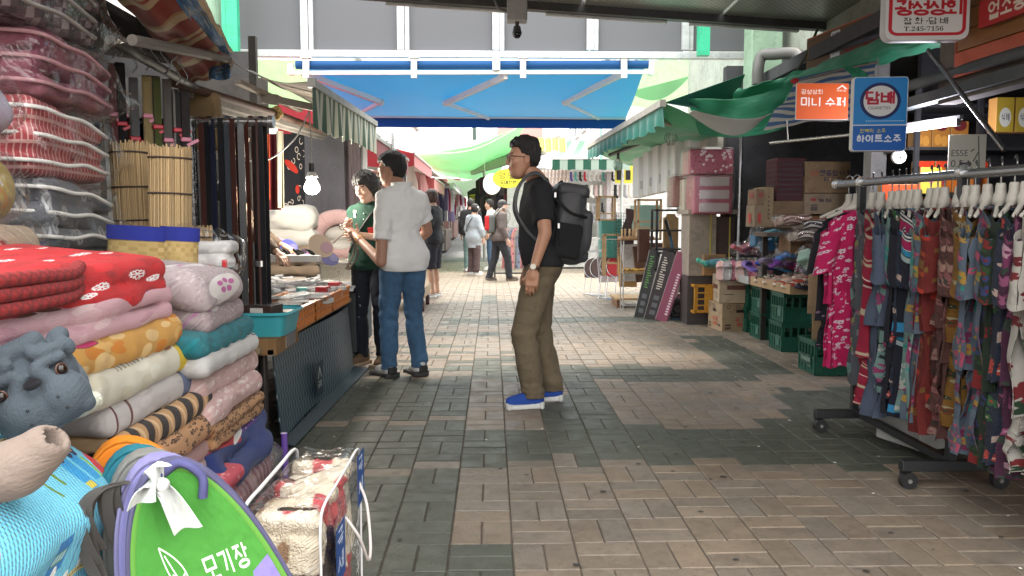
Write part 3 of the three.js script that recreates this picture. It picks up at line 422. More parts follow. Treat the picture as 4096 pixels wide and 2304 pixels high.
// ================= soft goods =================
// a folded cloth: front (rounded folds) faces +z, w along x, base at y = 0
function foldGeo(w, h, d, n = 1, s = 1, o = {}) {
  const hh = h / n / 2, cell = o.cell ?? Math.max(0.006, Math.min(0.011, h / 11)), A = o.amp ?? 0.0055, fr = o.fr ?? 0.92, off = []; for (let i = 0; i < n; i++) off.push((h3(i, s, 3) - .5) * (o.off ?? .02));
  const f = (x, y, z) => {
    const nz = A * (vn(x * 7 + s, y * 16, z * 8) + 0.5 * vn(x * 17 + s, y * 25 + s, z * 17)) + (o.rib ? o.rib * Math.sin(x * 75 + 2 * vn(x * 4, y * 9, s)) * sstep(0, .1, z + d / 2 - d * .6) : 0);
    let r = 1e9; for (let i = 0; i < n; i++) { const c = (2 * i + 1) * hh; r = smin(r, rbox(x + off[i] * .5, y - c, z - off[i], w / 2, hh * 1.04, d / 2, hh * fr), 0.008); }
    return r + nz;
  };
  return nets([-w / 2 - .03, -.02, -d / 2 - .03], [w / 2 + .03, h + .03, d / 2 + .03], cell, f, o.skew !== undefined ? (x, y, z) => [(x - z) / w, (y + o.skew * (x + z)) / h * .55] : (x, y, z) => [x / w + .5, (y - z + d / 2) / (h < .3 ? h * 1.6 : h + d)]);
}
const sag = (g, w, d, h, a, side = 0) => warp(g, (v) => { const k = (v.x / w) * 2; v.y -= a * (v.z / d + .5) * (v.z / d + .5) * 1.2 + side * k * k * k * k * h * .3; });
function pat(draw, w = 512, h = 256) { return M([1, 1, 1], .95, { phys: true, map: ctex(w, h, draw), bumpMap: FZ, bumpScale: .004, sheen: .35, sheenRoughness: .5, sheenColor: new THREE.Color(.6, .6, .6) }); }
const bgf = (c) => (x, W, H) => { x.fillStyle = c; x.fillRect(0, 0, W, H); };
const dots = (x, W, H, n, cols, a, b) => { for (let i = 0; i < n; i++) { x.fillStyle = pick(cols); x.beginPath(); x.ellipse(rnd() * W, rnd() * H, rr(a, b), rr(a, b) * .8, rnd() * 3, 0, 7); x.fill(); } };
const flower = (x, X, Y, r, c, e, n = 5) => { x.fillStyle = c; for (let k = 0; k < n; k++) { const a = k / n * 6.283 + X; x.beginPath(); x.ellipse(X + Math.cos(a) * r * .6, Y + Math.sin(a) * r * .6, r * .5, r * .36, a, 0, 7); x.fill(); } x.fillStyle = e; x.beginPath(); x.arc(X, Y, r * .26, 0, 7); x.fill(); };
const leopard = (x, W, H, n, base, ring, sc = 1) => { bgf(base)(x, W, H); for (let i = 0; i < n; i++) { const X = rnd() * W, Y = rnd() * H, r = rr(7, 15) * sc; x.fillStyle = '#8a5a30'; x.beginPath(); x.ellipse(X, Y, r * .6, r * .5, 0, 0, 7); x.fill(); x.strokeStyle = ring; x.lineWidth = r * .5; for (let k = 0; k < 3; k++) { x.beginPath(); const a = k * 2.1 + rnd(); x.arc(X, Y, r * .8, a, a + 1.2); x.stroke(); } } };
const blanket = (label, zn, zf, y0, y1, xf, d, mat, n = 1, o = {}) => { zn *= .945; zf *= .945; y0 += .027; y1 += .03;
  const w = zf - zn, h = y1 - y0, t = thing('folded_blanket', label, 'blanket', [xf - d / 2, y0, -(zn + zf) / 2], Math.PI / 2 + (o.turn ?? 0), o.group ?? 'folded blankets piled on the stall edge');
  part('cloth', sag(foldGeo(w, h, d, n, Math.round(y0 * 1000), o), w, d, h, o.sag ?? .012), mat, t); return t;
};
// column A
const tRed = blanket('bright red blanket with white snowflakes on top of the near pile', 1.2, 2.28, 1.025, 1.125, -.86, .5, pat((x, W, H) => { bgf('#c80a16')(x, W, H); dots(x, W, H, 40, ['#b00812', '#d81420'], 10, 30); x.strokeStyle = '#fff'; x.lineWidth = 4; for (const [X, Y, r] of [[250, 150, 26], [330, 165, 20], [150, 130, 22], [420, 140, 24], [60, 170, 26], [300, 190, 16], [470, 160, 18]]) for (let k = 0; k < 6; k++) { const a = k * 1.047; x.beginPath(); x.moveTo(X, Y); x.lineTo(X + Math.cos(a) * r, Y + Math.sin(a) * r * .7); x.stroke(); for (const s of [-.5, .5]) { x.beginPath(); x.moveTo(X + Math.cos(a) * r * .6, Y + Math.sin(a) * r * .42); x.lineTo(X + Math.cos(a + s) * r, Y + Math.sin(a + s) * r * .7); x.stroke(); } } }), 2, { amp: .011, sag: .03 });
{ for (let k = 0; k < 3; k++) part('quilted_hem', tube([[-.5, .014 + k * .026, .2], [-.3, .012 + k * .026, .256], [-.12, .012 + k * .025, .262], [.02, .016 + k * .022, .252], [.1, .03 + k * .02, .225]], .014, 36, 8), pat((x, W, H) => { bgf('#b80c16')(x, W, H); x.strokeStyle = '#8f060c'; x.lineWidth = 6; for (let i = -10; i < 40; i++) { x.beginPath(); x.moveTo(i * 26, 0); x.lineTo(i * 26 + 60, H); x.moveTo(i * 26 + 60, 0); x.lineTo(i * 26, H); x.stroke(); } }, 512, 64), tRed); }
blanket('pale pink plush blanket with brown bear ears directly under the red one', 1.22, 2.3, .945, 1.03, -.85, .5, pat((x, W, H) => { bgf('#d9aab4')(x, W, H); dots(x, W, H, 30, ['#dfb6bd', '#cf9aa8', '#e6c6c8'], 12, 34); x.fillStyle = '#6b3320'; for (const X of [170, 215]) { x.beginPath(); x.ellipse(X, 74, 22, 14, .3, 0, 7); x.fill(); } for (let i = 0; i < 5; i++) { x.fillStyle = i & 1 ? '#b3263a' : '#3c5fa5'; x.fillRect(392 + i * 9, 62, 9, 24); } }), 2);
blanket('orange yellow plush blanket with pink tongue print in the near pile', 1.72, 2.37, .868, .95, -.85, .46, pat((x, W, H) => { bgf('#dba24a')(x, W, H); dots(x, W, H, 26, ['#e08a1c', '#e9b869', '#d98518', '#efc988'], 16, 50); x.fillStyle = '#d0206a'; x.beginPath(); x.ellipse(60, 96, 46, 18, .2, 0, 7); x.fill(); x.strokeStyle = '#3b2c18'; x.lineWidth = 4; x.stroke(); x.fillStyle = '#e8e3cf'; x.lineWidth = 3; x.beginPath(); x.moveTo(205, 30); x.lineTo(215, 66); x.lineTo(238, 46); x.lineTo(250, 74); x.lineTo(262, 40); x.closePath(); x.fill(); x.stroke(); x.beginPath(); x.moveTo(300, 20); x.lineTo(305, 70); x.lineTo(326, 28); x.fill(); x.stroke(); }), 1, { rib: .0015 });
blanket('cream blanket with black pencil lines and yellow check end', 1.79, 2.42, .79, .872, -.84, .46, pat((x, W, H) => { bgf('#ddd8c6')(x, W, H); dots(x, W, H, 20, ['#e6e2d2', '#d3cdb6'], 14, 40); x.fillStyle = '#e0c020'; x.fillRect(400, 0, 112, H); x.fillStyle = '#a36a45'; x.beginPath(); x.arc(372, 70, 18, 0, 7); x.fill(); x.strokeStyle = '#39413f'; x.lineWidth = 3; for (let i = 0; i < 10; i++) { x.beginPath(); x.moveTo(120 + i * 16, 100 - i * 2); x.quadraticCurveTo(130 + i * 16, 60, 110 + i * 14, 26); x.stroke(); } x.lineWidth = 5; x.strokeStyle = '#4a5230'; for (let i = 0; i < 4; i++) { x.beginPath(); x.moveTo(400, 28 + i * 16); x.lineTo(512, 34 + i * 16); x.stroke(); } x.fillStyle = '#3b4630'; x.fillRect(470, 0, 42, 40); }), 1, { rib: .0012 });
blanket('pale grey blanket with blue and taupe bands in the near pile', 1.86, 2.47, .715, .795, -.83, .46, pat((x, W, H) => { bgf('#cdc6c4')(x, W, H); dots(x, W, H, 20, ['#d6d0cd', '#c4bcba'], 12, 34); x.fillStyle = '#5c6b8c'; x.fillRect(370, 0, 60, H); x.fillStyle = '#8b7a74'; x.fillRect(464, 0, 60, H); x.fillStyle = '#6a3c36'; x.fillRect(88, 0, 10, H); x.fillRect(30, 0, 6, H); }), 1);
blanket('tan plush blanket with broad black tiger bars', 1.9, 2.47, .66, .72, -.81, .44, pat((x, W, H) => { bgf('#c79a6a')(x, W, H); for (let i = 0; i < 7; i++) { x.fillStyle = '#22120e'; x.beginPath(); x.ellipse(30 + i * 74, H / 2, 18, H, .12, 0, 7); x.fill(); x.fillStyle = '#e0bd90'; x.fillRect(60 + i * 74, 0, 12, H); } }), 1, { rib: .0012 });
blanket('leopard spotted plush blanket under the tiger barred one', 1.9, 2.46, .582, .664, -.79, .44, pat((x, W, H) => leopard(x, W, H, 170, '#c19063', '#24130d', 1.05)), 1, { rib: .0012 });
blanket('dusty pink blanket with red stitch rows below the leopard one', 2.0, 2.45, .53, .585, -.81, .42, pat((x, W, H) => { bgf('#c59c97')(x, W, H); x.strokeStyle = '#8d3e3c'; x.lineWidth = 4; for (let i = 0; i < 50; i++) { x.beginPath(); x.moveTo(i * 11, 70); x.lineTo(i * 11 + 4, 94); x.stroke(); } }), 1);
blanket('greyish pink thin blanket second from bottom of the near pile', 2.0, 2.44, .48, .535, -.82, .42, pat((x, W, H) => { bgf('#c2aaa5')(x, W, H); dots(x, W, H, 40, ['#d4beb8', '#b1938d'], 6, 20); }), 1);
blanket('coral pink blanket with white leaves at bottom of the near pile', 2.05, 2.52, .40, .48, -.75, .42, pat((x, W, H) => { bgf('#cf4a5c')(x, W, H); dots(x, W, H, 60, ['#dd7a84', '#e8a8a8', '#c23348'], 4, 16); }), 2);
// column B
const gB = { group: 'folded blankets piled on the stall edge' };
blanket('fluffy grey blanket with pink paw print on top of the far pile', 2.36, 2.74, .955, 1.055, -.80, .46, pat((x, W, H) => { bgf('#b3a3a6')(x, W, H); dots(x, W, H, 220, ['#bfb1b2', '#a39196', '#c9bcbd'], 4, 12); x.fillStyle = '#e3dcda'; x.beginPath(); x.ellipse(240, 175, 170, 66, 0, 0, 7); x.fill(); for (const [X, Y] of [[180, 160], [240, 150], [300, 165], [210, 195], [275, 195]]) { x.fillStyle = '#c565a4'; x.beginPath(); x.ellipse(X, Y, 28, 14, .2, 0, 7); x.fill(); } }), 1, { amp: .013, ...gB });
blanket('fluffy grey pink blanket with small paw print, second in the far pile', 2.38, 2.79, .885, .96, -.79, .46, pat((x, W, H) => { bgf('#ab999c')(x, W, H); dots(x, W, H, 240, ['#b9aaab', '#9b888c', '#c3b5b6'], 4, 12); x.fillStyle = '#dcd3d2'; x.beginPath(); x.ellipse(120, 70, 60, 40, 0, 0, 7); x.fill(); dots(x, 160, 100, 6, ['#b97ba8'], 10, 16); }), 1, { amp: .013, ...gB });
blanket('teal green plush blanket in the far pile', 2.3, 2.84, .822, .89, -.79, .46, pat((x, W, H) => { bgf('#0f7480')(x, W, H); dots(x, W, H, 40, ['#0b6671', '#1a8690'], 8, 30); }), 1, { rib: .0025, ...gB });
blanket('white plush blanket with black ring print in the far pile', 2.32, 2.88, .768, .83, -.78, .46, pat((x, W, H) => { bgf('#d2d0cf')(x, W, H); x.strokeStyle = '#1c1c1c'; x.lineWidth = 8; x.beginPath(); x.arc(478, 66, 16, 0, 7); x.stroke(); x.lineWidth = 4; for (let i = 0; i < 7; i++) { x.beginPath(); x.moveTo(330 + i * 16, 56); x.lineTo(320 + i * 16, 74); x.stroke(); } }), 1, { rib: .0015, ...gB });
const rose = (x, W, H) => { bgf('#d3b0ab')(x, W, H); dots(x, W, H, 90, ['#dcc2bd', '#caa09b', '#e2cdc9', '#c9a3a0'], 6, 22); };
blanket('rose marbled blanket just under the white one', 2.36, 2.94, .692, .768, -.805, .46, pat(rose), 1, gB);
blanket('pale rose marbled blanket with fat rolled fold above the spotted one', 2.36, 2.92, .615, .692, -.79, .46, pat((x, W, H) => { rose(x, W, H); dots(x, W, H, 40, ['#e8d9d6', '#d8b4b0'], 8, 20); }), 1, { amp: .011, ...gB });
blanket('spotted brown leopard blanket squeezed in the far pile', 2.4, 2.94, .545, .615, -.795, .46, pat((x, W, H) => leopard(x, W, H, 220, '#b98a5e', '#2a160e', .8)), 2, gB);
blanket('blue, red and purple blanket with white stars near bottom of the far pile', 2.38, 2.98, .41, .545, -.775, .46, pat((x, W, H) => { bgf('#23356f')(x, W, H); x.fillStyle = '#b8242f'; x.beginPath(); x.moveTo(0, 60); x.lineTo(230, 120); x.lineTo(240, 70); x.lineTo(0, 10); x.fill(); x.fillStyle = '#5a3184'; x.fillRect(240, 20, 160, 70); x.fillStyle = '#d8d4cf'; x.beginPath(); x.ellipse(230, 80, 60, 18, -.5, 0, 7); x.fill(); x.fillStyle = '#eee'; for (const [X, Y, r, c] of [[280, 60, 9], [340, 45, 8], [380, 74, 8], [310, 84, 6], [30, 50, 20]]) { x.beginPath(); for (let k = 0; k < 10; k++) { const a = k * .628, q = k & 1 ? r * .42 : r; x.lineTo(X + Math.cos(a) * q, Y + Math.sin(a) * q); } x.fill(); } x.fillStyle = '#3b1f63'; x.beginPath(); x.arc(470, 40, 22, 0, 7); x.fill(); }), 2, { amp: .014, off: .05, ...gB });
{ const t = thing('wrapped_blanket', 'rolled pink and wine blanket in clear plastic below the starry one', 'blanket', [-.94, .33, -2.5], Math.PI / 2 + .06); part('cloth', foldGeo(.6, .1, .4, 1, 55, { amp: .008 }), pat((x, W, H) => { bgf('#b98a90')(x, W, H); for (let i = 0; i < 16; i++) { x.fillStyle = pick(['#d9c4c4', '#8f3f4c', '#c9a5a6', '#a65a66']); x.fillRect(i * 34, 0, 20, H); } x.fillStyle = '#4a1720'; x.fillRect(430, 0, 82, H); }), t); part('plastic_wrap', foldGeo(.64, .125, .44, 1, 56, { amp: .014 }), film, t); }
{ const t = thing('wrapped_blanket', 'dark grey tie dyed bedding in clear plastic low on the pile', 'blanket', [-.96, .07, -2.52], Math.PI / 2); part('cloth', foldGeo(.62, .24, .44, 3, 65, { amp: .012 }), pat((x, W, H) => { bgf('#23242c')(x, W, H); for (let i = 0; i < 22; i++) { x.strokeStyle = pick(['#8f9098', '#4b4c57', '#b9bac0']); x.lineWidth = rr(4, 14); x.beginPath(); x.moveTo(rnd() * W, 0); x.bezierCurveTo(rnd() * W, 90, rnd() * W, 160, rnd() * W, H); x.stroke(); } }), t); part('plastic_wrap', foldGeo(.67, .27, .49, 1, 66, { amp: .02 }), film, t); }
{ const t = thing('display_platform', 'low wooden display platform under the blanket piles', 'platform', [-1.55, 0, -2.3]); part('top_board', bx(1.5, .04, 2.2, [0, .04, 0]), painted([.12, .09, .07], .8), t); part('rear_bench', bx(1.2, .86, 1.1, [-.2, .5, -.62]), painted([.08, .07, .06], .9), t); part('support_block', bx(.42, .34, .5, [.42, .23, .02]), painted([.09, .08, .07], .9), t); part('support_block', bx(.6, .8, .9, [-.25, .46, .55]), painted([.09, .08, .07], .9), t); }
solo('display_rail', rod([-.745, .02, -2.86], [-.745, .46, -2.84], .012), plastic('#5a3f8a'), 'thin purple printed strip hanging at the pile corner', 'strip');
// ---------- quilts in clear bags ----------
function quilt(label, x1, zn, y0, y1, w, d, n, mat, pm, s, tilt = 0, ear = .16) {
  const h = y1 - y0, t = thing('bagged_quilt', label, 'quilt', [x1 - w / 2, y0, -(zn + d / 2)], 0, 'quilts in clear plastic bags'); t.rotation.z = tilt;
  part('cloth', warp(foldGeo(w, h, d, n, s, { amp: .012, off: .03, fr: .8, cell: .014, skew: s === 13 ? 0 : .3 }), (v) => { const k = sstep(-d / 2, d / 2, -v.z); v.y = lerp(v.y, h * .5, .22 * k * sstep(0, w / 2, v.x)); v.y -= .03 * k; }), mat, t);
  for (let i = 0; i < n; i++) { const y = (i + .5) * h / n, q = (f) => lerp(y, h * .5, .22 * f) - .03 * f; part('piping', tube([[-w / 2, y, d / 2 + .016], [w / 2 - .07, y + .01, d / 2 + .016], [w / 2 + .004, y + .005, d / 2 - .02], [w / 2 + .02, q(.2), d / 4], [w / 2 + .021, q(.5) + .012, 0], [w / 2 + .018, q(.8), -d / 4], [w / 2 + .004, q(1), -d / 2 + .05]], .0075, 46, 6), pm, t); }
  const f = (x, y, z) => { let r = rbox(x, y - h / 2, z, w / 2 + .02, h / 2 + .012, d / 2 + .02, .06); r = smin(r, cap(x, y, z, [w / 2 - .05, h * .45, -d / 2 + .05], [w / 2 + .02, h * .4, -d / 2 - ear], .07, .004), .09); r = smin(r, cap(x, y, z, [w / 2 + .01, h * .3, d / 2 - .02], [w / 2 + .035, h * .55, d / 2 + .025], .03, .01), .05); return r + .014 * vn(x * 11, y * 13 + s, z * 11) + .006 * vn(x * 30, y * 30, z * 30 + s); };
  part('plastic_bag', warp(nets([-w / 2 - .05, -.05, -d / 2 - ear - .05], [w / 2 + .08, h + .05, d / 2 + .06], .016, f, (x, y, z) => [x + z, y + x * .4]), (v) => { const k = sstep(-d / 2, d / 2, -v.z); v.y -= .03 * k; }), film, t);
  return t;
}
const wcord = cloth([.72, .7, .66]);
quilt('pale teal quilt with white piping, lowest of the bagged quilt stack', -1.44, 2.62, .9, 1.12, .7, .5, 3, pat((x, W, H) => { bgf('#7fa5ab')(x, W, H); x.strokeStyle = '#6b9299'; for (let i = 0; i < 90; i++) { x.beginPath(); x.moveTo(i * 12 - 200, 0); x.lineTo(i * 12, H); x.moveTo(i * 12, 0); x.lineTo(i * 12 - 200, H); x.stroke(); } }), wcord, 11);
quilt('grey quilt with pale leaf motifs and white piping in clear bag', -1.44, 2.66, 1.12, 1.36, .7, .48, 3, pat((x, W, H) => { bgf('#72747a')(x, W, H); for (let i = 0; i < 44; i++) { const X = rnd() * W, Y = rnd() * H; x.fillStyle = '#b4b5b6'; x.beginPath(); x.ellipse(X, Y, 15, 15, rnd() * 3, 0, 7); x.fill(); x.strokeStyle = '#72747a'; x.lineWidth = 2; for (let k = 0; k < 5; k++) { x.beginPath(); x.moveTo(X, Y + 9); x.lineTo(X - 13 + k * 6.5, Y - 13); x.stroke(); } } }), wcord, 12);
quilt('salmon red quilt with white grid stripes in clear bag', -1.44, 2.62, 1.36, 1.615, .7, .5, 3, pat((x, W, H) => { bgf('#a8474c')(x, W, H); x.strokeStyle = '#cfa39c'; x.lineWidth = 4; for (let i = 0; i < 34; i++) { x.beginPath(); x.moveTo(i * 16, 0); x.bezierCurveTo(i * 16 + 8, 90, i * 16 - 8, 160, i * 16, H); x.stroke(); } for (let i = 0; i < 6; i++) { x.lineWidth = 6; x.beginPath(); x.moveTo(0, 20 + i * 44); x.lineTo(W, 20 + i * 44); x.stroke(); } }), wcord, 13, 0, .2);
quilt('mauve pink quilt with beaded piping in clear bag', -1.43, 2.62, 1.615, 1.84, .75, .52, 3, pat((x, W, H) => { bgf('#854d5b')(x, W, H); dots(x, W, H, 30, ['#7a4152', '#925a66'], 20, 60); for (let i = 0; i < 70; i++) { x.strokeStyle = 'rgba(190,150,120,.35)'; x.beginPath(); x.moveTo(rnd() * W, H * .6); x.lineTo(rnd() * W, H); x.stroke(); } }), cloth([.45, .24, .26]), 14, 0, .22);
quilt('checked grey and plum quilt, topmost of the bagged stack and tilted', -1.42, 2.4, 1.86, 2.08, .8, .62, 3, pat((x, W, H) => { bgf('#5b4650')(x, W, H); for (let j = 0; j < 10; j++) for (let i = 0; i < 20; i++) { if ((i + j) & 1) { x.fillStyle = (i & 2) ? '#9c8d8f' : '#3f3a3c'; x.fillRect(i * 26, j * 26, 26, 26); } } x.fillStyle = 'rgba(60,90,60,.5)'; x.fillRect(300, 60, 90, 90); }), cloth([.3, .28, .26]), 15, -.04, .2);
const cushionM = (c, d, n = 26) => pat((x, W, H) => { bgf(c)(x, W, H); dots(x, W, H, n, d, 10, 34); });
const cushion = (label, p, w, h, d, mat, s) => { const t = thing('bagged_cushion', label, 'cushion', p); part('cloth', foldGeo(w, h, d, 1, s, { fr: .98, amp: .012 }), mat, t); part('plastic_bag', foldGeo(w + .03, h + .03, d + .03, 1, s + 1, { fr: .9, amp: .016 }), film, t); };
cushion('shiny yellow gold cushion at left edge beside the grey quilt', [-1.52, 1.21, -2.1], .46, .17, .4, cushionM('#b8a052', ['#d0bd72', '#c08a3a', '#a88c40']), 31);
cushion('cream cushion with red scrolls at left edge', [-1.48, 1.1, -2.1], .46, .11, .4, cushionM('#c9b196', ['#a53a34', '#d7c3aa', '#9c2f2c'], 16), 33);
cushion('beige cushion with pink trim, lowest at left edge', [-1.46, .98, -2.1], .46, .12, .4, cushionM('#bda99a', ['#c9b6a8']), 35);
cushion('lilac satin cushion in plastic jutting at left edge beside the salmon quilt', [-1.53, 1.43, -2.1], .46, .17, .4, cushionM('#a9a3b4', ['#bdb6c6', '#948ea4']), 37);
// ---------- reed blinds and mats ----------
function reed(label, p, r, h, lean, s) {
  const t = thing('reed_blind', label, 'reed blind', p); t.rotation.z = lean; const g = []; const col = [];
  for (let k = 0; k < 74; k++) { const a = k / 74 * 6.283, q = r * rr(.95, 1.04), hh = h * rr(.975, 1.0), v = rr(.65, 1.1); g.push(paint(mv(new THREE.CylinderGeometry(r * .048, r * .048, hh, 5), [Math.cos(a) * q, hh / 2, Math.sin(a) * q]), [.47 * v, .33 * v, .17 * v])); }
  for (let k = 0; k < 60; k++) { const a = k * 2.4, q = r * .9 * Math.sqrt(k / 60), v = rr(.6, 1.1); g.push(paint(mv(new THREE.CylinderGeometry(r * .05, r * .05, .06, 5), [Math.cos(a) * q, h - .05 + rr(-.012, .012), Math.sin(a) * q]), [.52 * v, .4 * v, .24 * v])); }
  const o = part('reeds', g, vcol(.8), t); o.userData.kind = 'stuff'; part('core', rod([0, 0, 0], [0, h - .05, 0], r * .93), M([.2, .13, .07], .9), t);
  for (let k = 1; k < 7; k++) part('binding_cord', mv(new THREE.TorusGeometry(r * 1.07, .0035, 5, 30), [0, h - .05 - (k - 1) * .135, 0], [Math.PI / 2 + rr(-.04, .04), 0, 0]), M([.05, .035, .03], .9), t);
}
reed('tall rolled reed blind, left of the two standing side by side', [-1.46, .78, -3.35], .073, .76, .02, 1); reed('tall rolled reed blind, right of the two standing side by side', [-1.245, .76, -3.12], .072, .745, -.03, 2);
reed('short rolled reed blind bundled behind the crinkled plastic', [-1.19, .62, -3.3], .05, .58, .0, 3); 
{ const t = thing('rolled_mat', 'woven straw mat rolled up with royal blue edging', 'mat', [-1.2, .85, -2.72]); const weave = ctex(256, 256, (x, W, H) => { bgf('#b39a63')(x, W, H); for (let j = 0; j < 12; j++) for (let i = 0; i < 10; i++) { const v = rr(-16, 16); x.fillStyle = `rgb(${176 + v},${150 + v},${98 + v})`; rrect(x, i * 26 + (j & 1) * 3, j * 21.4, 24, 19, 5); x.fill(); } });
  const spir = (R, n, q, th) => (u, v) => { const a = u * n * 6.283, r = R * (1 - .8 * u * .7); return V(Math.cos(a) * r * 1.35 + q, v, Math.sin(a) * r * .62); };
  for (const [R, q, n, h] of [[.075, 0, 3.2, .34], [.045, .135, 2.4, .345]]) { const f = spir(R, n, q); const ro = part('mat_roll', sheet((u, v) => { const p = f(u, v); p.y = v * h; return p; }, 90, 6, .005, 6, 2), M([1, 1, 1], .85, { map: weave, bumpMap: R8, bumpScale: .003 }), t); part('blue_edging', sheet((u, v) => { const p = f(u, v); p.x = q + (p.x - q) * 1.03; p.z *= 1.03; p.y = h - .035 + v * .045; return p; }, 90, 2, .007), cloth([.012, .02, .2]), ro); } t.rotation.z = -.06; }
{ const t = thing('plastic_bundle', 'crinkled clear plastic bundle with red ties beside the straw mat', 'bundle', at(208, 268, 3.0)); part('plastic_sheet', nets([-.16, -.06, -.12], [.16, .18, .12], .011, (x, y, z) => rbox(x, y - .05, z, .12, .09, .08, .03) + .03 * vn(x * 14, y * 16, z * 14) + .018 * vn(x * 33, y * 33, z * 33)), film, t); for (let i = 0; i < 4; i++) part('red_tie', rb(.018, .03, .012, .004, [-.08 + i * .055, .0 + .02 * (i & 1), .07]), plastic([.5, .02, .03]), t); part('filling', foldGeo(.2, .1, .12, 2, 4), cloth([.55, .53, .52]), t); }
// ---------- toddler quilt, plush toys ----------
{
  const t = thing('toddler_quilt', 'sky blue quilted bedding with toy truck and shop prints at lower left', 'quilt', [-.95, .16, -1.22], Math.PI / 2 + .04);
  const m = pat((x, W, H) => {
    bgf('#66b4cf')(x, W, H); x.save();
    x.fillStyle = '#1f76b8'; x.fillRect(150, 470, 110, 120); x.fillStyle = '#4a7b3a'; x.fillRect(165, 540, 84, 26); x.fillStyle = '#9fc8cf'; for (let i = 0; i < 4; i++) x.fillRect(168 + i * 21, 542, 17, 20); x.fillStyle = '#d8d2c8'; for (const X of [170, 238]) { x.beginPath(); x.ellipse(X, 455, 20, 14, 0, 0, 7); x.fill(); }
    x.fillStyle = '#a8ad35'; x.beginPath(); x.moveTo(370, 480); x.quadraticCurveTo(480, 420, 500, 540); x.lineTo(470, 530); x.quadraticCurveTo(450, 480, 370, 520); x.fill(); x.fillStyle = '#1e2747'; for (const [X, Y] of [[380, 470], [450, 448]]) { x.beginPath(); x.ellipse(X, Y, 22, 12, 0, 0, 7); x.fill(); } x.strokeStyle = '#2c3f7c'; x.lineWidth = 5; x.beginPath(); x.moveTo(330, 500); x.lineTo(322, 620); x.stroke();
    x.fillStyle = '#232b52'; rrect(x, 600, 500, 190, 150, 60); x.fill(); x.fillStyle = '#7f9d2c'; rrect(x, 622, 500, 160, 130, 50); x.fill(); x.strokeStyle = '#232b52'; x.lineWidth = 6; for (let i = 0; i < 3; i++) { x.beginPath(); x.moveTo(660 + i * 40, 500); x.lineTo(672 + i * 40, 630); x.stroke(); } x.strokeStyle = '#c8332c'; x.lineWidth = 12; x.beginPath(); x.ellipse(740, 520, 44, 24, 0, 0, 7); x.stroke();
    x.strokeStyle = '#d1bd7d'; x.lineWidth = 22; x.beginPath(); x.moveTo(0, 640); x.bezierCurveTo(260, 720, 420, 560, 640, 720); x.bezierCurveTo(760, 800, 900, 700, 1024, 800); x.stroke(); x.setLineDash([12, 10]); x.strokeStyle = '#322b1c'; x.lineWidth = 5; x.stroke(); x.setLineDash([]);
    x.fillStyle = '#e8e6e0'; for (let i = 0; i < 12; i++) { x.beginPath(); x.ellipse(40 + i * 90, 640 - (i % 3) * 24, 16, 20, 0, 0, 7); x.fill(); }
    x.fillStyle = '#5f7d2a'; x.fillRect(330, 800, 150, 44); x.fillRect(340, 840, 20, 90); x.fillRect(450, 840, 20, 60); for (const X of [350, 470]) { x.fillStyle = '#252c52'; x.beginPath(); x.ellipse(X, 780, 24, 32, 0, 0, 7); x.fill(); x.fillStyle = '#c8a83c'; x.beginPath(); x.arc(X, 780, 9, 0, 7); x.fill(); }
    x.fillStyle = '#2d8fc6'; x.fillRect(560, 830, 70, 130); x.fillRect(650, 830, 60, 110); x.fillStyle = '#c9b545'; x.fillRect(560, 930, 60, 26); x.fillStyle = '#7fae3c'; x.fillRect(720, 850, 20, 90); for (const X of [590, 672, 720]) { x.fillStyle = '#232b52'; x.beginPath(); x.ellipse(X, 812, 22, 30, 0, 0, 7); x.fill(); x.fillStyle = '#d58a2a'; x.beginPath(); x.arc(X, 812, 9, 0, 7); x.fill(); }
    x.fillStyle = '#c22a33'; x.beginPath(); x.ellipse(800, 900, 46, 70, .5, 0, 7); x.fill();
    x.restore(); x.drawImage(x.canvas, 0, 520, 1024, 440, 0, 0, 1024, 440);
  }, 1024, 1024); m.map = rep(m.map, 1.9); m.map.offset.set(.1, -.85); m.bumpMap = dtex(256, (u, v) => .5 + .3 * Math.sin(u * 6.283 * 26 + 2 * fbm(u, v, 6, 3)) * Math.sin(v * 6.283 * 20) + .2 * fbm(u, v, 8, 8), [3.4, 3.4]); m.bumpScale = .006;
  part('quilted_cover', warp(foldGeo(.7, .69, .54, 1, 70, { fr: .42, amp: .016, cell: .013 }), (v) => { v.z -= .03 * sstep(.25, .68, v.y) - .02 * Math.sin(v.y * 26) ; v.y -= .02 * v.x; }), m, t);
  part('seam_line', tube([[-.36, .42, .235], [-.1, .41, .245], [.1, .42, .24], [.37, .43, .235]], .004, 40, 5), cloth([.2, .42, .52]), t);
}
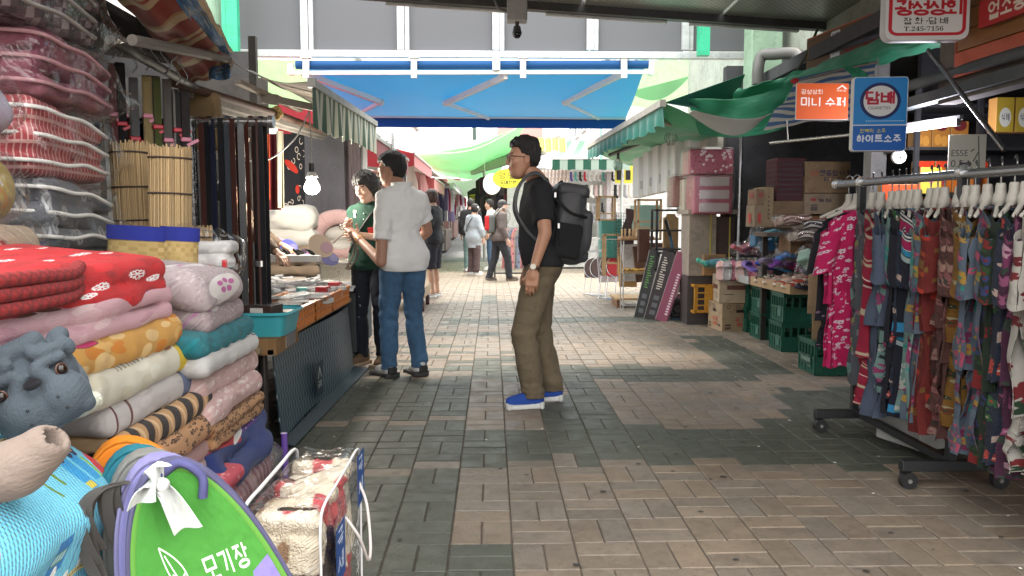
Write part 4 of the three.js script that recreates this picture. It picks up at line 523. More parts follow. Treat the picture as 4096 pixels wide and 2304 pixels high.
{ // bulldog
  const t = thing('plush_bulldog', 'grey blue plush bulldog with brown eyes lying on the sky blue quilt', 'plush toy', [-.81, .935, -1.42], .55); t.rotation.z = .4; t.rotation.order = 'YXZ'; t.rotation.x = .0; t.scale.setScalar(.81);
  const gm = plush([.052, .067, .082], { bumpScale: .0014, sheen: .9, sheenColor: new THREE.Color(.35, .42, .5) });
  const f = (x, y, z) => { let r = ell(x, y, z + .02, .095, .085, .085); for (const s of [-1, 1]) { r = smin(r, ell(x - s * .04, y + .045, z - .058, .054, .055, .052), .014); r = smin(r, cap(x, y, z, [s * .018, .028, .064], [s * .07, -.075, .075], .017, .02), .008); r = smin(r, cap(x, y, z, [s * .03, .062, .052], [s * .075, .05, .03], .016, .014), .01); r = smin(r, cap(x, y, z, [s * .02, .04, .066], [s * .07, .034, .048], .011, .011), .005); } for (const s of [-1, 1]) { r = smin(r, ell(x - s * .078, y - .062 - .3 * s * (x - s * .078), z + .002, .03, .026, .02), .009); r = smin(r, ell(x - s * .088, y - .045, z - .02, .02, .022, .012), .006); } r = smin(r, cap(x, y, z, [-.04, .082, .02], [.04, .082, .02], .022, .022), .012); r = smin(r, ell(x, y + .078, z - .055, .05, .024, .038), .012); r = smin(r, ell(x, y + .05, z + .11, .1, .09, .09), .04); r += .0016 * Math.sin(y * 110 + 4 * vn(x * 14, 1, z * 8)) * sstep(.02, .05, y) * sstep(.1, .05, Math.abs(x)) + .0006 * vn(x * 70, y * 70, z * 70); return r; };
  part('head', nets([-.13, -.16, -.2], [.13, .13, .13], .0042, f), gm, t);
  for (const s of [-1, 1]) { const e = part('eye', ball(.0115, [s * .06, .012, .071]), M([.012, .006, .004], .05), t); part('iris_ring', mv(new THREE.TorusGeometry(.0118, .0026, 8, 20), [s * .06, .0122, .071], [0, s * .5, 0]), M([.06, .025, .015], .3), e); }
  part('nose', ball(.015, [0, .014, .1], [1.15, .8, .8]), M([.02, .018, .025], .45, { bumpMap: FZ, bumpScale: .003 }), t);
  part('whisker_dots', [-1, 1].flatMap((s) => [[.03, -.03, .112], [.05, -.045, .106], [.036, -.06, .11]].map(([a, b, c]) => ball(.0028, [s * a, b, c]))), M([.01, .01, .012], .5), t);
}
{ const t = thing('plush_elephant', 'taupe plush elephant with upturned trunk at left edge', 'plush toy', [-.83, .85, -1.22]); const em = plush([.2, .155, .13], { bumpScale: .0014 });
  const f = (x, y, z) => { let r = ell(x + .13, y - .1, z, .13, .14, .1); const c = [[-.03, .08, .03, .055], [.0, .02, .04, .05], [.06, -.012, .04, .042], [.12, .0, .03, .036], [.158, .03, .02, .034]]; for (let i = 0; i < 4; i++) r = smin(r, cap(x, y, z, c[i].slice(0, 3), c[i + 1].slice(0, 3), c[i][3], c[i + 1][3]), .03); r = Math.max(r, -cap(x, y, z, [.16, .034, .026], [.2, .062, .02], .017, .019)); return r + .0006 * vn(x * 50, y * 50, z * 50) + .0006 * Math.sin(y * 160 + x * 100); };
  part('body', nets([-.28, -.08, -.13], [.22, .28, .14], .0055, f), em, t); part('foot', ball(.055, [.03, -.03, .1], [1.15, .8, 1]), plush([.62, .6, .5]), t); part('foot', ball(.04, [-.06, -.03, .14], [1, .8, 1]), plush([.1, .065, .05]), t); }
{ const t = thing('plush_paw', 'cream plush toy paw peeking out right of the bulldog', 'plush toy', [-.79, .875, -1.51]); t.scale.setScalar(.62); part('paw', nets([-.1, -.06, -.08], [.12, .09, .1], .006, (x, y, z) => { let r = ell(x, y, z, .07, .045, .055); for (const k of [-1, 0, 1]) r = smin(r, ell(x - .05, y - .006, z - k * .024, .03, .028, .016), .006); return r; }), plush([.55, .56, .46]), t); }
// ---------- mosquito net bags ----------
{
  const arcP = (w, h, n = 40, e = 0) => Array.from({ length: n + 1 }, (_, i) => { const a = Math.PI * (1 - i / n), q = Math.sin(a); return [(w / 2 + e) * Math.sign(Math.cos(a)) * Math.sqrt(Math.max(0, 1 - Math.pow(q, 2.2))), (h + e) * q]; });
  const arch = (w, h, e = 0) => new THREE.Shape(arcP(w, h, 40, e).map((p) => new THREE.Vector2(...p)));
  const W = .28, H = .54, T = .42, n = V(Math.sin(T), 0, Math.cos(T)), P0 = V(-.42, .275, -1.41);
  const bag = (label, k, cm, trim, w = W, h = H, th = .05) => { const p = P0.clone().addScaledVector(n, -k).add(V(-Math.cos(T), 0, Math.sin(T)).multiplyScalar(k * .3)); p.y -= k * .1; const t = thing('net_bag', label, 'bag', p, T, 'zipped fabric bags standing in a row'); t.rotation.order = 'YXZ'; t.rotation.x = -.1; t.rotation.z = .28;
    const body = part('pouch', boxuv(new THREE.ExtrudeGeometry(arch(w, h), { depth: th, bevelEnabled: true, bevelSize: .008, bevelThickness: .01, bevelSegments: 3, curveSegments: 30 })), cm, t);
    const pts = arcP(w, h, 40, .009).map(([a, b]) => [a, b, th / 2]);
    part('zip_band', [-.3, 0, .3].map((o) => tube(pts.map(([a, b, c]) => [a, b, c + o * th]), .0035, 60, 6)).concat([tube(pts.map(([a, b, c]) => [a, b, c - th * .55]), .0045, 60, 6), tube(pts.map(([a, b, c]) => [a, b, c + th * .62]), .0045, 60, 6)]), trim, t); return [t, body, th]; };
  const [bg] = bag('green zipped bag with white lettering and lavender base, foremost in the row', 0, cloth([.1, .28, .04]), cloth([.11, .105, .21]));
  const tx = ctex(1024, 1024, (x, S) => { x.fillStyle = '#3f8430'; x.fillRect(0, 0, S, S); x.fillStyle = '#7d72b4'; x.beginPath(); x.moveTo(0, S); x.lineTo(0, 620); x.lineTo(560, 610); x.quadraticCurveTo(740, 590, 790, 430); x.lineTo(S, 360); x.lineTo(S, S); x.fill(); x.strokeStyle = '#e8efe6'; x.lineWidth = 7; x.beginPath(); x.moveTo(330, 230); x.quadraticCurveTo(320, 370, 400, 420); x.quadraticCurveTo(480, 330, 330, 230); x.moveTo(345, 260); x.lineTo(400, 420); x.moveTo(376, 345); x.lineTo(352, 330); x.moveTo(382, 365); x.lineTo(420, 340); x.stroke(); hangul(x, '숲애', 350, 440, 84, '#e8efe6', .1, 1.0); hangul(x, '모기장', 520, 318, 92, '#e8efe6', .11, 1.04); });
  const fs = new THREE.ShapeGeometry(arch(W - .012, H - .006), 30), u = fs.attributes.uv, q = fs.attributes.position; for (let i = 0; i < u.count; i++) u.setXY(i, q.getX(i) / W + .5, q.getY(i) / H);
  const fp = part('front_panel', mv(fs, [0, .003, .0625]), M([1, 1, 1], .9, { map: tx, bumpMap: FD, bumpScale: .008 }), bg);
  const [ga] = bag('lavender zipped bag behind the green one', .06, cloth([.2, .19, .42]), cloth([.28, .26, .5])); const [gc] = bag('grey zipped bag with pale edging in middle of the row', .125, cloth([.17, .17, .155]), cloth([.24, .24, .22])); bag('teal blue zipped bag between grey and orange', .19, cloth([.02, .16, .22]), cloth([.02, .2, .26])); bag('orange zipped bag at rear of the row', .25, cloth([.7, .2, .012]), cloth([.8, .25, .015]), .3, .55);
  // ribbons and bow
  const top = V(-.045, .53, .05), rb1 = []; for (let k = 0; k < 9; k++) { const L = rr(.1, .2), q = rr(.02, .1); rb1.push(sheet((uu, vv) => V(top.x - .005 - q * Math.sin(vv * 1.9) + (uu - .5) * .018, top.y + .02 * Math.sin(vv * 3.1) - vv * vv * L, top.z + .02 - .03 * vv + (uu - .5) * .01 + .01 * Math.sin(vv * 5 + k)), 4, 14, .0015)); }
  part('grey_strap', rb1, cloth([.10, .088, .08]), ga, 'grey ribbon straps');
  const bow = []; for (const [a, b, c] of [[-.055, -.03, .03], [.03, -.17, .02], [.01, .05, .0]]) bow.push(sheet((uu, vv) => V(top.x + .03 + a * .6 * vv + (uu - .5) * (.015 + .03 * vv), top.y - .005 + b * .5 * vv + .02 * Math.sin(vv * 3), .085 + .02 * Math.sin(vv * 3 + uu * 5) + c * vv), 8, 12, .0015)); bow.push(ball(.014, [top.x + .03, top.y - .005, .085], [1.2, .9, .8]));
  part('white_bow', bow, cloth([.72, .74, .72]), bg, 'white cloth tie');
  part('hang_loop', tube([[-.01, .535, .06], [.025, .545, .07], [.05, .51, .075], [.04, .475, .075]], .008, 20, 4), cloth([.1, .1, .26]), bg);
}
// ---------- clear bag with blanket ----------
{
  const t = thing('clear_bag', 'clear plastic carry bag with white piping holding a cream and brown fur blanket', 'bag', [-.49, 0, -2.09], 0); const w = .185, h = .55, d = .56;
  part('fur_blanket', nets([-.1, 0, -.28], [.1, .53, .28], .0075, (x, y, z) => { let r = rbox(x, y - .25, z, .078, .235, .255, .05); r = Math.min(r, 1); for (let k = 0; k < 5; k++) r = smin(r, cap(x, y, z, [-.05, .5 - .02 * (k & 1), .2 - k * .1], [.05, .5, .2 - k * .1], .034, .034), .012); return r + .009 * vn(x * 24, y * 20, z * 24) + .005 * vn(x * 60, y * 50, z * 60) + .004 * Math.sin(z * 70 + 3 * vn(y * 6, 0, x * 9)); }, undefined, (x, y, z) => { const n = vn(x * 14 + 3, y * 9, z * 11); const b = y < .41 + .06 * vn(z * 9, 1, 3) && z > .02 - .1 * vn(y * 8, 2, 9); return b ? [.03 + .02 * n, .018, .024] : n > .45 ? [.5, .08, .09] : n < -.55 ? [.24, .15, .09] : [.66 + .1 * n, .58 + .1 * n, .45 + .12 * n]; }), vcol(.95, { bumpMap: FZ, bumpScale: .006 }), t);
  part('clear_pvc', nets([-.12, -.01, -.31], [.12, .6, .31], .012, (x, y, z) => rbox(x, y - h / 2, z, w / 2, h / 2, d / 2, .035) + .009 * vn(x * 16, y * 14, z * 14) + .005 * vn(x * 34, y * 32, z * 34)), film, t);
  const ring = (x) => [[x, .03, d / 2], [x, .2, d / 2], [x, .4, d / 2], [x, h - .05, d / 2], [x, h - .012, d / 2 - .014], [x, h, d / 2 - .06], [x, h, .1], [x, h, -.1], [x, h, -d / 2 + .06], [x, h - .012, -d / 2 + .014], [x, h - .05, -d / 2], [x, .3, -d / 2], [x, .03, -d / 2]];
  part('white_piping', tube(ring(-w / 2), .005, 70, 6), plastic([.75, .75, .76]), t); part('white_piping', tube(ring(w / 2), .0035, 70, 6), plastic([.75, .75, .76]), t);
  const lab = ctex(128, 256, (x, W, H) => { x.fillStyle = '#1d4788'; x.fillRect(0, 0, W, H); hangul(x, '극', 22, 20, 84, '#cfd8e6', .1); hangul(x, '세', 22, 130, 84, '#cfd8e6', .1); });
  for (const [z, y] of [[.1, .38], [-.22, .47]]) { const [g, m] = face(.12, .15, lab, [w / 2 + .012, y, z], [0, Math.PI / 2, 0]); part('blue_label', g, m, t); }
  part('carry_handle', tube([[w / 2 + .01, .44, .02], [w / 2 + .04, .38, -.0], [w / 2 + .05, .27, -.1], [w / 2 + .045, .28, -.17], [w / 2 + .03, .4, -.2], [w / 2 + .01, .46, -.2]], .0045, 40, 6), plastic([.72, .66, .64]), t);
}
// ================= belt stall =================
{
  const t = thing('belt_rack', 'steel pipe rack with belts hung over its top bar', 'rack'); const y = 1.705, z = -4.2, st = metal([.42, .4, .38], .35);
  part('top_bar', rod([-2.05, y, z], [-1.13, y + .015, z], .026, .026, 16), st, t); part('end_cap', rod([-1.14, y + .015, z], [-1.115, y + .015, z], .033, .033, 16), metal([.5, .5, .5]), t);
  part('upright_post', rod([-1.2, .02, z], [-1.2, y, z], .022, .022, 14), M([.05, .045, .042], .25, { metalness: .5 }), t); part('upright_post', rod([-1.245, .02, z - .03], [-1.245, 1.1, z - .03], .026, .026, 14), M([.012, .012, .013], .3), t);
  for (const q of [.98, .62]) part('clamp_ring', rod([-1.2, q, z], [-1.2, q + .03, z], .031, .031, 14), metal([.6, .6, .6], .3), t);
  for (const q of [1.5]) part('adhesive_strip', bx(.012, .05, .02, [-1.17, q - .8, z + .03]), plastic([.6, .6, .6]), t);
}
const strapLoop = (w, L1, L2, r, th = .004) => sheet((u, v) => { const a = v * (L1 + L2 + Math.PI * r); let y, z; if (a < L1) { y = -(L1 - a); z = r; } else if (a < L1 + Math.PI * r) { const q = (a - L1) / r; y = Math.sin(q) * r; z = Math.cos(q) * r; } else { y = -(a - L1 - Math.PI * r); z = -r; } return V((u - .5) * w, y, z + .006 * Math.sin(y * 3)); }, 2, 44, th, .05, 2);
{
  const leather = (c, r = .35) => M(c, r, { bumpMap: GR, bumpScale: .0012 });
  const cols = [['white', [.6, .6, .58]], ['white', [.6, .6, .58]], ['black stitched', [.02, .022, .022]], ['tan orange', [.33, .07, .02]], ['dark grey', [.035, .038, .045]], ['dark grey', [.035, .038, .045]], ['black', [.012, .012, .015]], ['slate', [.04, .048, .06]], ['black', [.012, .012, .015]], ['black', [.012, .012, .015]], ['slate', [.04, .048, .06]], ['black', [.012, .012, .015]], ['black', [.012, .012, .015]], ['black', [.012, .012, .015]], ['black', [.012, .012, .015]], ['dark brown', [.055, .02, .016]], ['black', [.012, .012, .015]], ['navy', [.02, .024, .05]], ['black', [.012, .012, .015]], ['slate', [.04, .048, .06]], ['dark brown', [.055, .02, .016]], ['black', [.012, .012, .015]], ['chestnut', [.075, .025, .016]], ['dark brown', [.055, .02, .016]], ['black', [.012, .012, .015]]];
  const protos = {}; let x = -1.98; cols.forEach(([n, c], i) => {
    const w = .026 + .006 * h3(i, 2, 9), key = n; const shine = [4, 5, 7, 8, 9, 13, 14].includes(i); x += n === 'chestnut' ? .05 : .0295 + .004 * h3(i, 4, 4);
    const t = thing('belt', `${n} leather belt hung over the steel rack bar`, 'belt', [x, 1.71 + (x + 2) * .015, -4.2], rr(-.7, .7), 'belts hung over the rack bar');
    part('strap', strapLoop(w, rr(1.02, 1.2), rr(1.0, 1.15), .03), leather(c, shine ? .15 : .34), t);
    part('buckle', [bar([-.018, -1.15, .034], [.018, -1.15, .034], .006), bar([-.018, -1.2, .034], [.018, -1.2, .034], .006), bar([-.02, -1.2, .034], [-.02, -1.15, .034], .006), bar([.02, -1.2, .034], [.02, -1.15, .034], .006)], metal(), t);
    if (shine) part('plastic_sleeve', warp(rb(w + .006, 1.05, .085, .012, [0, -.5, 0], [0, 0, 0], 5), (v) => { v.x += .004 * vn(v.y * 20, v.x * 30, i); v.z += .006 * vn(v.y * 26, i, v.z * 9); }), film, t);
  });
  // bundles from the upper pipe
  const bund = [[232, 118, [[.03, .04, .08], [.05, .07, .085]], 'navy and slate'], [284, 160, [[.16, .05, .06], [.1, .09, .09]], 'wine edged'], [334, 196, [[.13, .13, .13], [.12, .16, .22], [.11, .11, .11]], 'grey and blue woven'], [368, 190, [[.34, .26, .12], [.38, .3, .15], [.1, .12, .04]], 'tan and khaki woven'], [392, 192, [[.09, .11, .03], [.1, .1, .09]], 'olive'], [418, 200, [[.13, .12, .11], [.1, .1, .1], [.14, .14, .13]], 'grey woven'], [444, 226, [[.03, .03, .03], [.25, .24, .23], [.04, .035, .035]], 'black with white dash'], [462, 224, [[.03, .024, .024], [.025, .022, .03]], 'dark brown'], [300, 158, [[.012, .012, .014]], 'plain black']];
  bund.forEach(([X, Y, cl, nm], i) => {
    const p = at(X * .3975, Y * .3975, 4.1), t = thing('belt_bundle', `bundle of ${nm} belts tied with coloured tape under the pipe`, 'belts', p, .5, 'tied belt bundles hanging in a row');
    for (let k = 0; k < 5; k++) part('strap', mv(strapLoop(.034, .42 + .05 * rnd(), .4 + .07 * rnd(), .032 - .005 * k), [rr(-.004, .004), -.03 + .005 * k, 0], [0, rr(-.15, .15), 0]), M(cl[k % cl.length], .75, { bumpMap: R8, bumpScale: .002 }), t);
    const tape = part('tape', [rb(.05, .022, .07, .006, [0, -.2 - .05 * (i % 3), 0]), bx(.06, .014, .002, [.03, -.215 - .05 * (i % 3), .036], [0, 0, .5])], plastic(i & 1 ? [.75, .25, .38] : [.6, .02, .05]), t);
    part('hook', tube([[0, .025, 0], [.02, .06, 0], [0, .1, 0], [-.02, .13, 0], [.01, .17, 0]], .004, 20, 5), metal([.3, .3, .3]), t);
  });
  solo('belt_strap', strapLoop(.04, .5, .3, .03).translate(...at(121, 130, 4.3).toArray()), leather([.42, .17, .02]), 'single orange leather strap hanging behind the salmon quilt bag', 'belt');
}
// ---------- goods hung behind the belt rack ----------
{
  const hung = (name, label, cat, px0, px1, py0, py1, z, mat, n = 3, th = .02) => { const a = at(px0, py0, z), b = at(px1, py1, z); const t = solo(name, sheet((u, v) => V(lerp(a.x, b.x, u), lerp(a.y, b.y, v), -z + .03 * Math.sin(u * n * 6.28 + v) * (.3 + .7 * v)), 30, 20, th, 1, 1), mat, label, cat); return t; };
  hung('quilt_cover', 'dark grey quilted coverlet with embossed medallions hung above the table', 'coverlet', 303, 346, 131, 218, 7.9, M([.085, .085, .098], .9, { bumpMap: dtex(256, (u, v) => { const a = Math.hypot(u - .5, v - .5); return .5 + .35 * Math.sin(a * 70) * (a < .42 ? 1 : .2) + (Math.abs(u - .5) > .46 ? .3 : 0); }, [2, 3]), bumpScale: .005 }), 1.2, .02);
  hung('quilt_cover', 'dusty mauve scalloped coverlet hung right of the dark grey one', 'coverlet', 344, 362, 138, 222, 8.1, M([.16, .13, .14], .9, { bumpMap: FD, bumpScale: .02 }), 1, .02);
  hung('quilt_cover', 'white edged coverlet hanging at right end of the row', 'coverlet', 360, 368, 141, 200, 8.2, cloth([.6, .6, .6]), 1, .02);
  hung('scarf', 'black scarf embroidered with white scrolls and red flowers', 'scarf', 282, 306, 134, 212, 7.6, M([1, 1, 1], .9, { map: ctex(256, 512, (x, W, H) => { bgf('#14151d')(x, W, H); x.strokeStyle = '#b8b0a6'; x.lineWidth = 6; for (let i = 0; i < 16; i++) { const X = rnd() * W, Y = rnd() * H; x.beginPath(); x.arc(X, Y, rr(12, 26), rnd() * 6, rnd() * 6 + 4); x.stroke(); } x.fillStyle = '#a52a1c'; x.beginPath(); x.ellipse(100, 300, 80, 26, -.5, 0, 7); x.fill(); x.beginPath(); x.ellipse(160, 150, 26, 30, 0, 0, 7); x.fill(); }) }), 1, .006);
  hung('scarf', 'deep red shawl hung beside the rack post', 'scarf', 268, 280, 134, 210, 7.2, cloth([.13, .012, .02]), 1.5, .006); hung('scarf', 'cream fringed scarf hanging between red shawl and black scarf', 'scarf', 277, 285, 131, 208, 7.1, cloth([.4, .36, .28]), 1, .006); hung('scarf', 'orange red scarf just right of the rack post', 'scarf', 264, 271, 134, 200, 7.0, cloth([.3, .05, .012]), 1, .006); hung('scarf', 'dark navy curtain hanging in shade behind the black scarf', 'curtain', 292, 312, 126, 214, 8.25, cloth([.012, .013, .02]), 2, .01);
  for (let i = 0; i < 7; i++) { const p = at(200 + i * 11, 104 + i * 4.5, 5.6 + i * .25); const t = thing('hook_hanger', 'pale shoehorn and loop hanging from a wire hook on the eaves', 'hook', p, i, 'wire hooks with small goods under the eaves'); part('wire', tube([[0, 0, 0], [.01, -.05, 0], [-.01, -.1, 0], [0, -.14, 0]], .005, 14, 5), M([.05, .05, .05], .5), t); part('loop', warp(rb(.05, .16, .02, .008, [0, -.2, 0], [0, 0, .2], 4), (v) => { v.z += .02 * Math.sin(v.y * 20); }), plastic(i & 1 ? [.45, .36, .28] : [.3, .26, .22], .3), t); }
}
{ // lamp over the table
  const p = at(312, 187, 6.6), t = thing('work_lamp', 'bright pear shaped bulb hanging on a cord over the belt table', 'lamp', p);
  part('glass_bulb', lathe([[.0, -.062], [.03, -.058], [.058, -.035], [.064, -.005], [.058, .02], [.04, .05], [.03, .08], [.028, .095]], 24), M([1, 1, 1], .4, { emissive: new THREE.Color(1, .97, .9), emissiveIntensity: 5 }), t); part('lamp_collar', lathe([[.03, .085], [.045, .075], [.048, .09], [.03, .12], [.0, .125]], 18), plastic([.45, .45, .45]), t);
  part('socket', rod([0, .11, 0], [0, .19, 0], .022, .022, 12), plastic([.015, .015, .017]), t); part('cord', [tube([[0, .18, 0], [.0, .4, 0], [-.01, .62, 0]], .006), tube([[-.01, .6, 0], [-.12, .38, .05], [-.35, .2, .1], [-.6, .22, .14]], .006, 30)], plastic([.3, .3, .3]), t);
  const l = new THREE.PointLight(0xfff4e2, 1.5); l.name = 'bulb_light'; l.position.set(0, 0, 0); l.shadow.radius = 3; l.castShadow = true; t.add(l);
}
// ---------- table, crates, goods ----------
{
  const t = thing('stall_table', 'market table with blue lattice skirt panel and plywood top', 'table'); const sk = ctex(512, 256, (x, W, H) => { bgf('#12303f')(x, W, H); x.strokeStyle = '#7d8f96'; x.lineWidth = 2; x.lineWidth = 4; for (let i = -1; i < 18; i++) { for (let s of [-1, 1]) { x.beginPath(); for (let j = 0; j <= 8; j++) x.lineTo(i * 32 + s * (j & 1 ? 15 : 0), j * 32); x.stroke(); } } });
  const skm = M([1, 1, 1], .45, { map: rep(sk, 2.2, 1) });
  part('skirt_panel', sheet((u, v) => V(-1.13 - .02 * Math.sin(u * 6) - .04 * (1 - v), lerp(.53, .03, v), lerp(-4.25, -6.45, u) ), 30, 8, .006), skm, t);
  part('skirt_foot', sheet((u, v) => V(-1.13 + v * .07 + .05 * u * v, .03 - .02 * v, lerp(-4.25, -6.5, u)), 30, 3, .006), painted([.035, .06, .075], .5), t);
  const lg = ctex(256, 256, (x, W, H) => { bgf('#12303f')(x, W, H); x.fillStyle = '#c9ccc8'; x.beginPath(); x.moveTo(120, 30); x.lineTo(60, 120); x.lineTo(84, 120); x.lineTo(126, 60); x.lineTo(190, 130); x.lineTo(200, 118); x.closePath(); x.fill(); hangul(x, '국제', 62, 140, 62, '#c9ccc8', .12); }); const [g, m] = face(.2, .22, lg, [-1.112, .2, -5.15], [0, Math.PI / 2, 0]); part('market_emblem', g, m, t);
  part('table_top', rb(1.0, .035, 3.5, .008, [-1.66, .565, -5.75]), painted([.26, .19, .11], .8), t); part('top_edge', bx(.03, .03, .5, [-1.12, .55, -4.3]), painted([.34, .27, .18], .8), t);
  for (const z of [-4.3, -7.3]) part('leg', bx(.05, .55, .05, [-1.4, .275, z]), metal([.2, .2, .2]), t);
}
{ // second cart
  const t = thing('stall_cart', 'dark wheeled cart box with a printed bottle panel beyond the table', 'cart', [-1.5, 0, -7.15]); part('cart_body', rb(.72, .5, 1.05, .01, [0, .37, 0]), painted([.02, .025, .03], .5), t);
  const tx = ctex(512, 256, (x, W, H) => { bgf('#1b3440')(x, W, H); x.strokeStyle = '#5f747c'; x.lineWidth = 1.5; for (let i = 0; i < 30; i++) { x.beginPath(); for (let j = 0; j <= 8; j++) x.lineTo(i * 20 + (j & 1 ? 9 : 0), j * 32); x.stroke(); } x.strokeStyle = '#c9cdc9'; x.fillStyle = '#b8bfba'; x.lineWidth = 5; x.beginPath(); x.moveTo(48, 250); x.lineTo(48, 120); x.quadraticCurveTo(50, 90, 66, 70); x.lineTo(66, 30); x.lineTo(82, 30); x.lineTo(82, 70); x.quadraticCurveTo(98, 90, 100, 120); x.lineTo(100, 250); x.stroke(); x.fillRect(54, 160, 40, 86); x.fillStyle = '#1b3440'; x.fillRect(64, 176, 20, 22); }); const [g, m] = face(1.0, .5, tx, [.364, .37, 0], [0, Math.PI / 2, 0], .45); part('printed_panel', g, m, t);
  for (const z of [-.4, .4]) part('caster', rod([.2, .06, z], [.28, .06, z], .06, .06, 16), M([.02, .02, .02], .6), t); t.rotation.y = .03;
  for (let i = 0; i < 3; i++) { const k = thing('metal_bin', ['dented tin bin with round hole, nearest on the dark cart', 'tin bin in the middle on the dark cart', 'tin bin farthest along on the dark cart'][i], 'bin', [-1.28, .64, -6.75 - i * .34]); part('tin_box', warp(rb(.26, .22, .3, .012, [0, .11, 0], [0, 0, 0], 4), (v) => { v.x += .008 * vn(v.y * 9, v.z * 9, i); }), metal([.62, .58, .48], .35), k); part('pull_hole', rod([.128, .1, .07], [.133, .1, .07], .02, .02, 14), M([.01, .01, .01], .9), k); part('rim', [bx(.27, .012, .012, [0, .225, .15]), bx(.012, .012, .31, [.13, .225, 0])], metal([.5, .5, .48]), k); }
}
function crate(label, p, turn, L, H, D, col, o = {}) { // long side along local x
  const t = thing(o.name ?? 'plastic_crate', label, 'crate', p, turn, o.group); const m = plastic(col, .4), w = .012;
  part('base', bx(L - .02, .012, D - .02, [0, .006, 0]), m, t);
  const side = (len, rx) => { const g = [bx(len, .035, w, [0, H - .018, 0]), bx(len, .03, w, [0, .015, 0]), bx(len, .02, w * 1.4, [0, H * .5, 0])]; const n = Math.max(4, Math.round(len / .07)); for (let i = 0; i <= n; i++) g.push(bx(.014, H, w * 1.5, [-len / 2 + .007 + (len - .014) * i / n, H / 2, 0])); g.push(bx(len - .004, H * (o.open ? .42 : .9), w * .45, [0, H * (o.open ? .24 : .45), 0])); return merge(g); };
  part('long_wall', side(L), m, t).position.z = D / 2; part('long_wall', side(L), m, t).position.z = -D / 2;
  for (const s of [-1, 1]) { const q = part('end_wall', side(D), m, t); q.rotation.y = Math.PI / 2; q.position.x = s * L / 2; }
  part('rim', [bx(L + .03, .014, .03, [0, H, D / 2]), bx(L + .03, .014, .03, [0, H, -D / 2]), bx(.03, .014, D, [L / 2, H, 0]), bx(.03, .014, D, [-L / 2, H, 0])], m, t); return t;
}
const orange = [.55, .17, .02];
crate('orange plastic crate of boxed wallets behind the turquoise basket', [-1.29, .585, -4.78], Math.PI / 2, .5, .12, .34, orange, { group: 'orange crates along the table edge' }); crate('orange plastic crate in the middle of the table edge', [-1.29, .585, -5.34], Math.PI / 2, .5, .12, .34, orange, { group: 'orange crates along the table edge' }); crate('orange plastic crate beside the tin bins', [-1.29, .585, -5.95], Math.PI / 2, .62, .12, .34, orange, { group: 'orange crates along the table edge' });
{ const t = thing('plastic_basket', 'turquoise plastic basket at near end of the table', 'basket', [-1.21, .62, -4.3]); const m = plastic([.05, .36, .42], .4); const wall = (u, v) => { const a = u * 6.283, s = 1 + .18 * v, X = Math.sign(Math.cos(a)) * Math.pow(Math.abs(Math.cos(a)), .3) * .13 * s, Z = Math.sign(Math.sin(a)) * Math.pow(Math.abs(Math.sin(a)), .3) * .17 * s; return V(X, v * .12, -Z); }; part('basket_wall', sheet(wall, 80, 4, .004), m, t); part('basket_rim', sheet((u, v) => { const p = wall(u, 1); p.x *= 1 + .08 * v; p.z *= 1 + .06 * v; p.y += .004 - .012 * v; return p; }, 80, 2, .004), m, t); part('basket_base', bx(.24, .006, .32, [0, .003, 0]), m, t); const dots2 = []; for (let i = 0; i < 6; i++) for (let j = 0; j < 4; j++) dots2.push(rod([-.11 + i * .012, .02 + j * .02, .185 + j * .004], [-.11 + i * .012, .02 + j * .02, .19 + j * .004], .003, .003, 6)); part('vent_hole', dots2, M([.01, .06, .07], .8), t).userData.kind = 'stuff'; }
{ const t = thing('cardboard_tray', 'taped brown cardboard tray under the turquoise basket', 'tray', [-1.24, .535, -4.28]); part('tray_body', rb(.3, .085, .46, .005, [0, .043, 0]), carton([.27, .15, .06]), t); part('packing_tape', bx(.004, .07, .2, [.152, .045, -.05]), M([.3, .22, .14], .1, { phys: true, clearcoat: 1 }), t); }
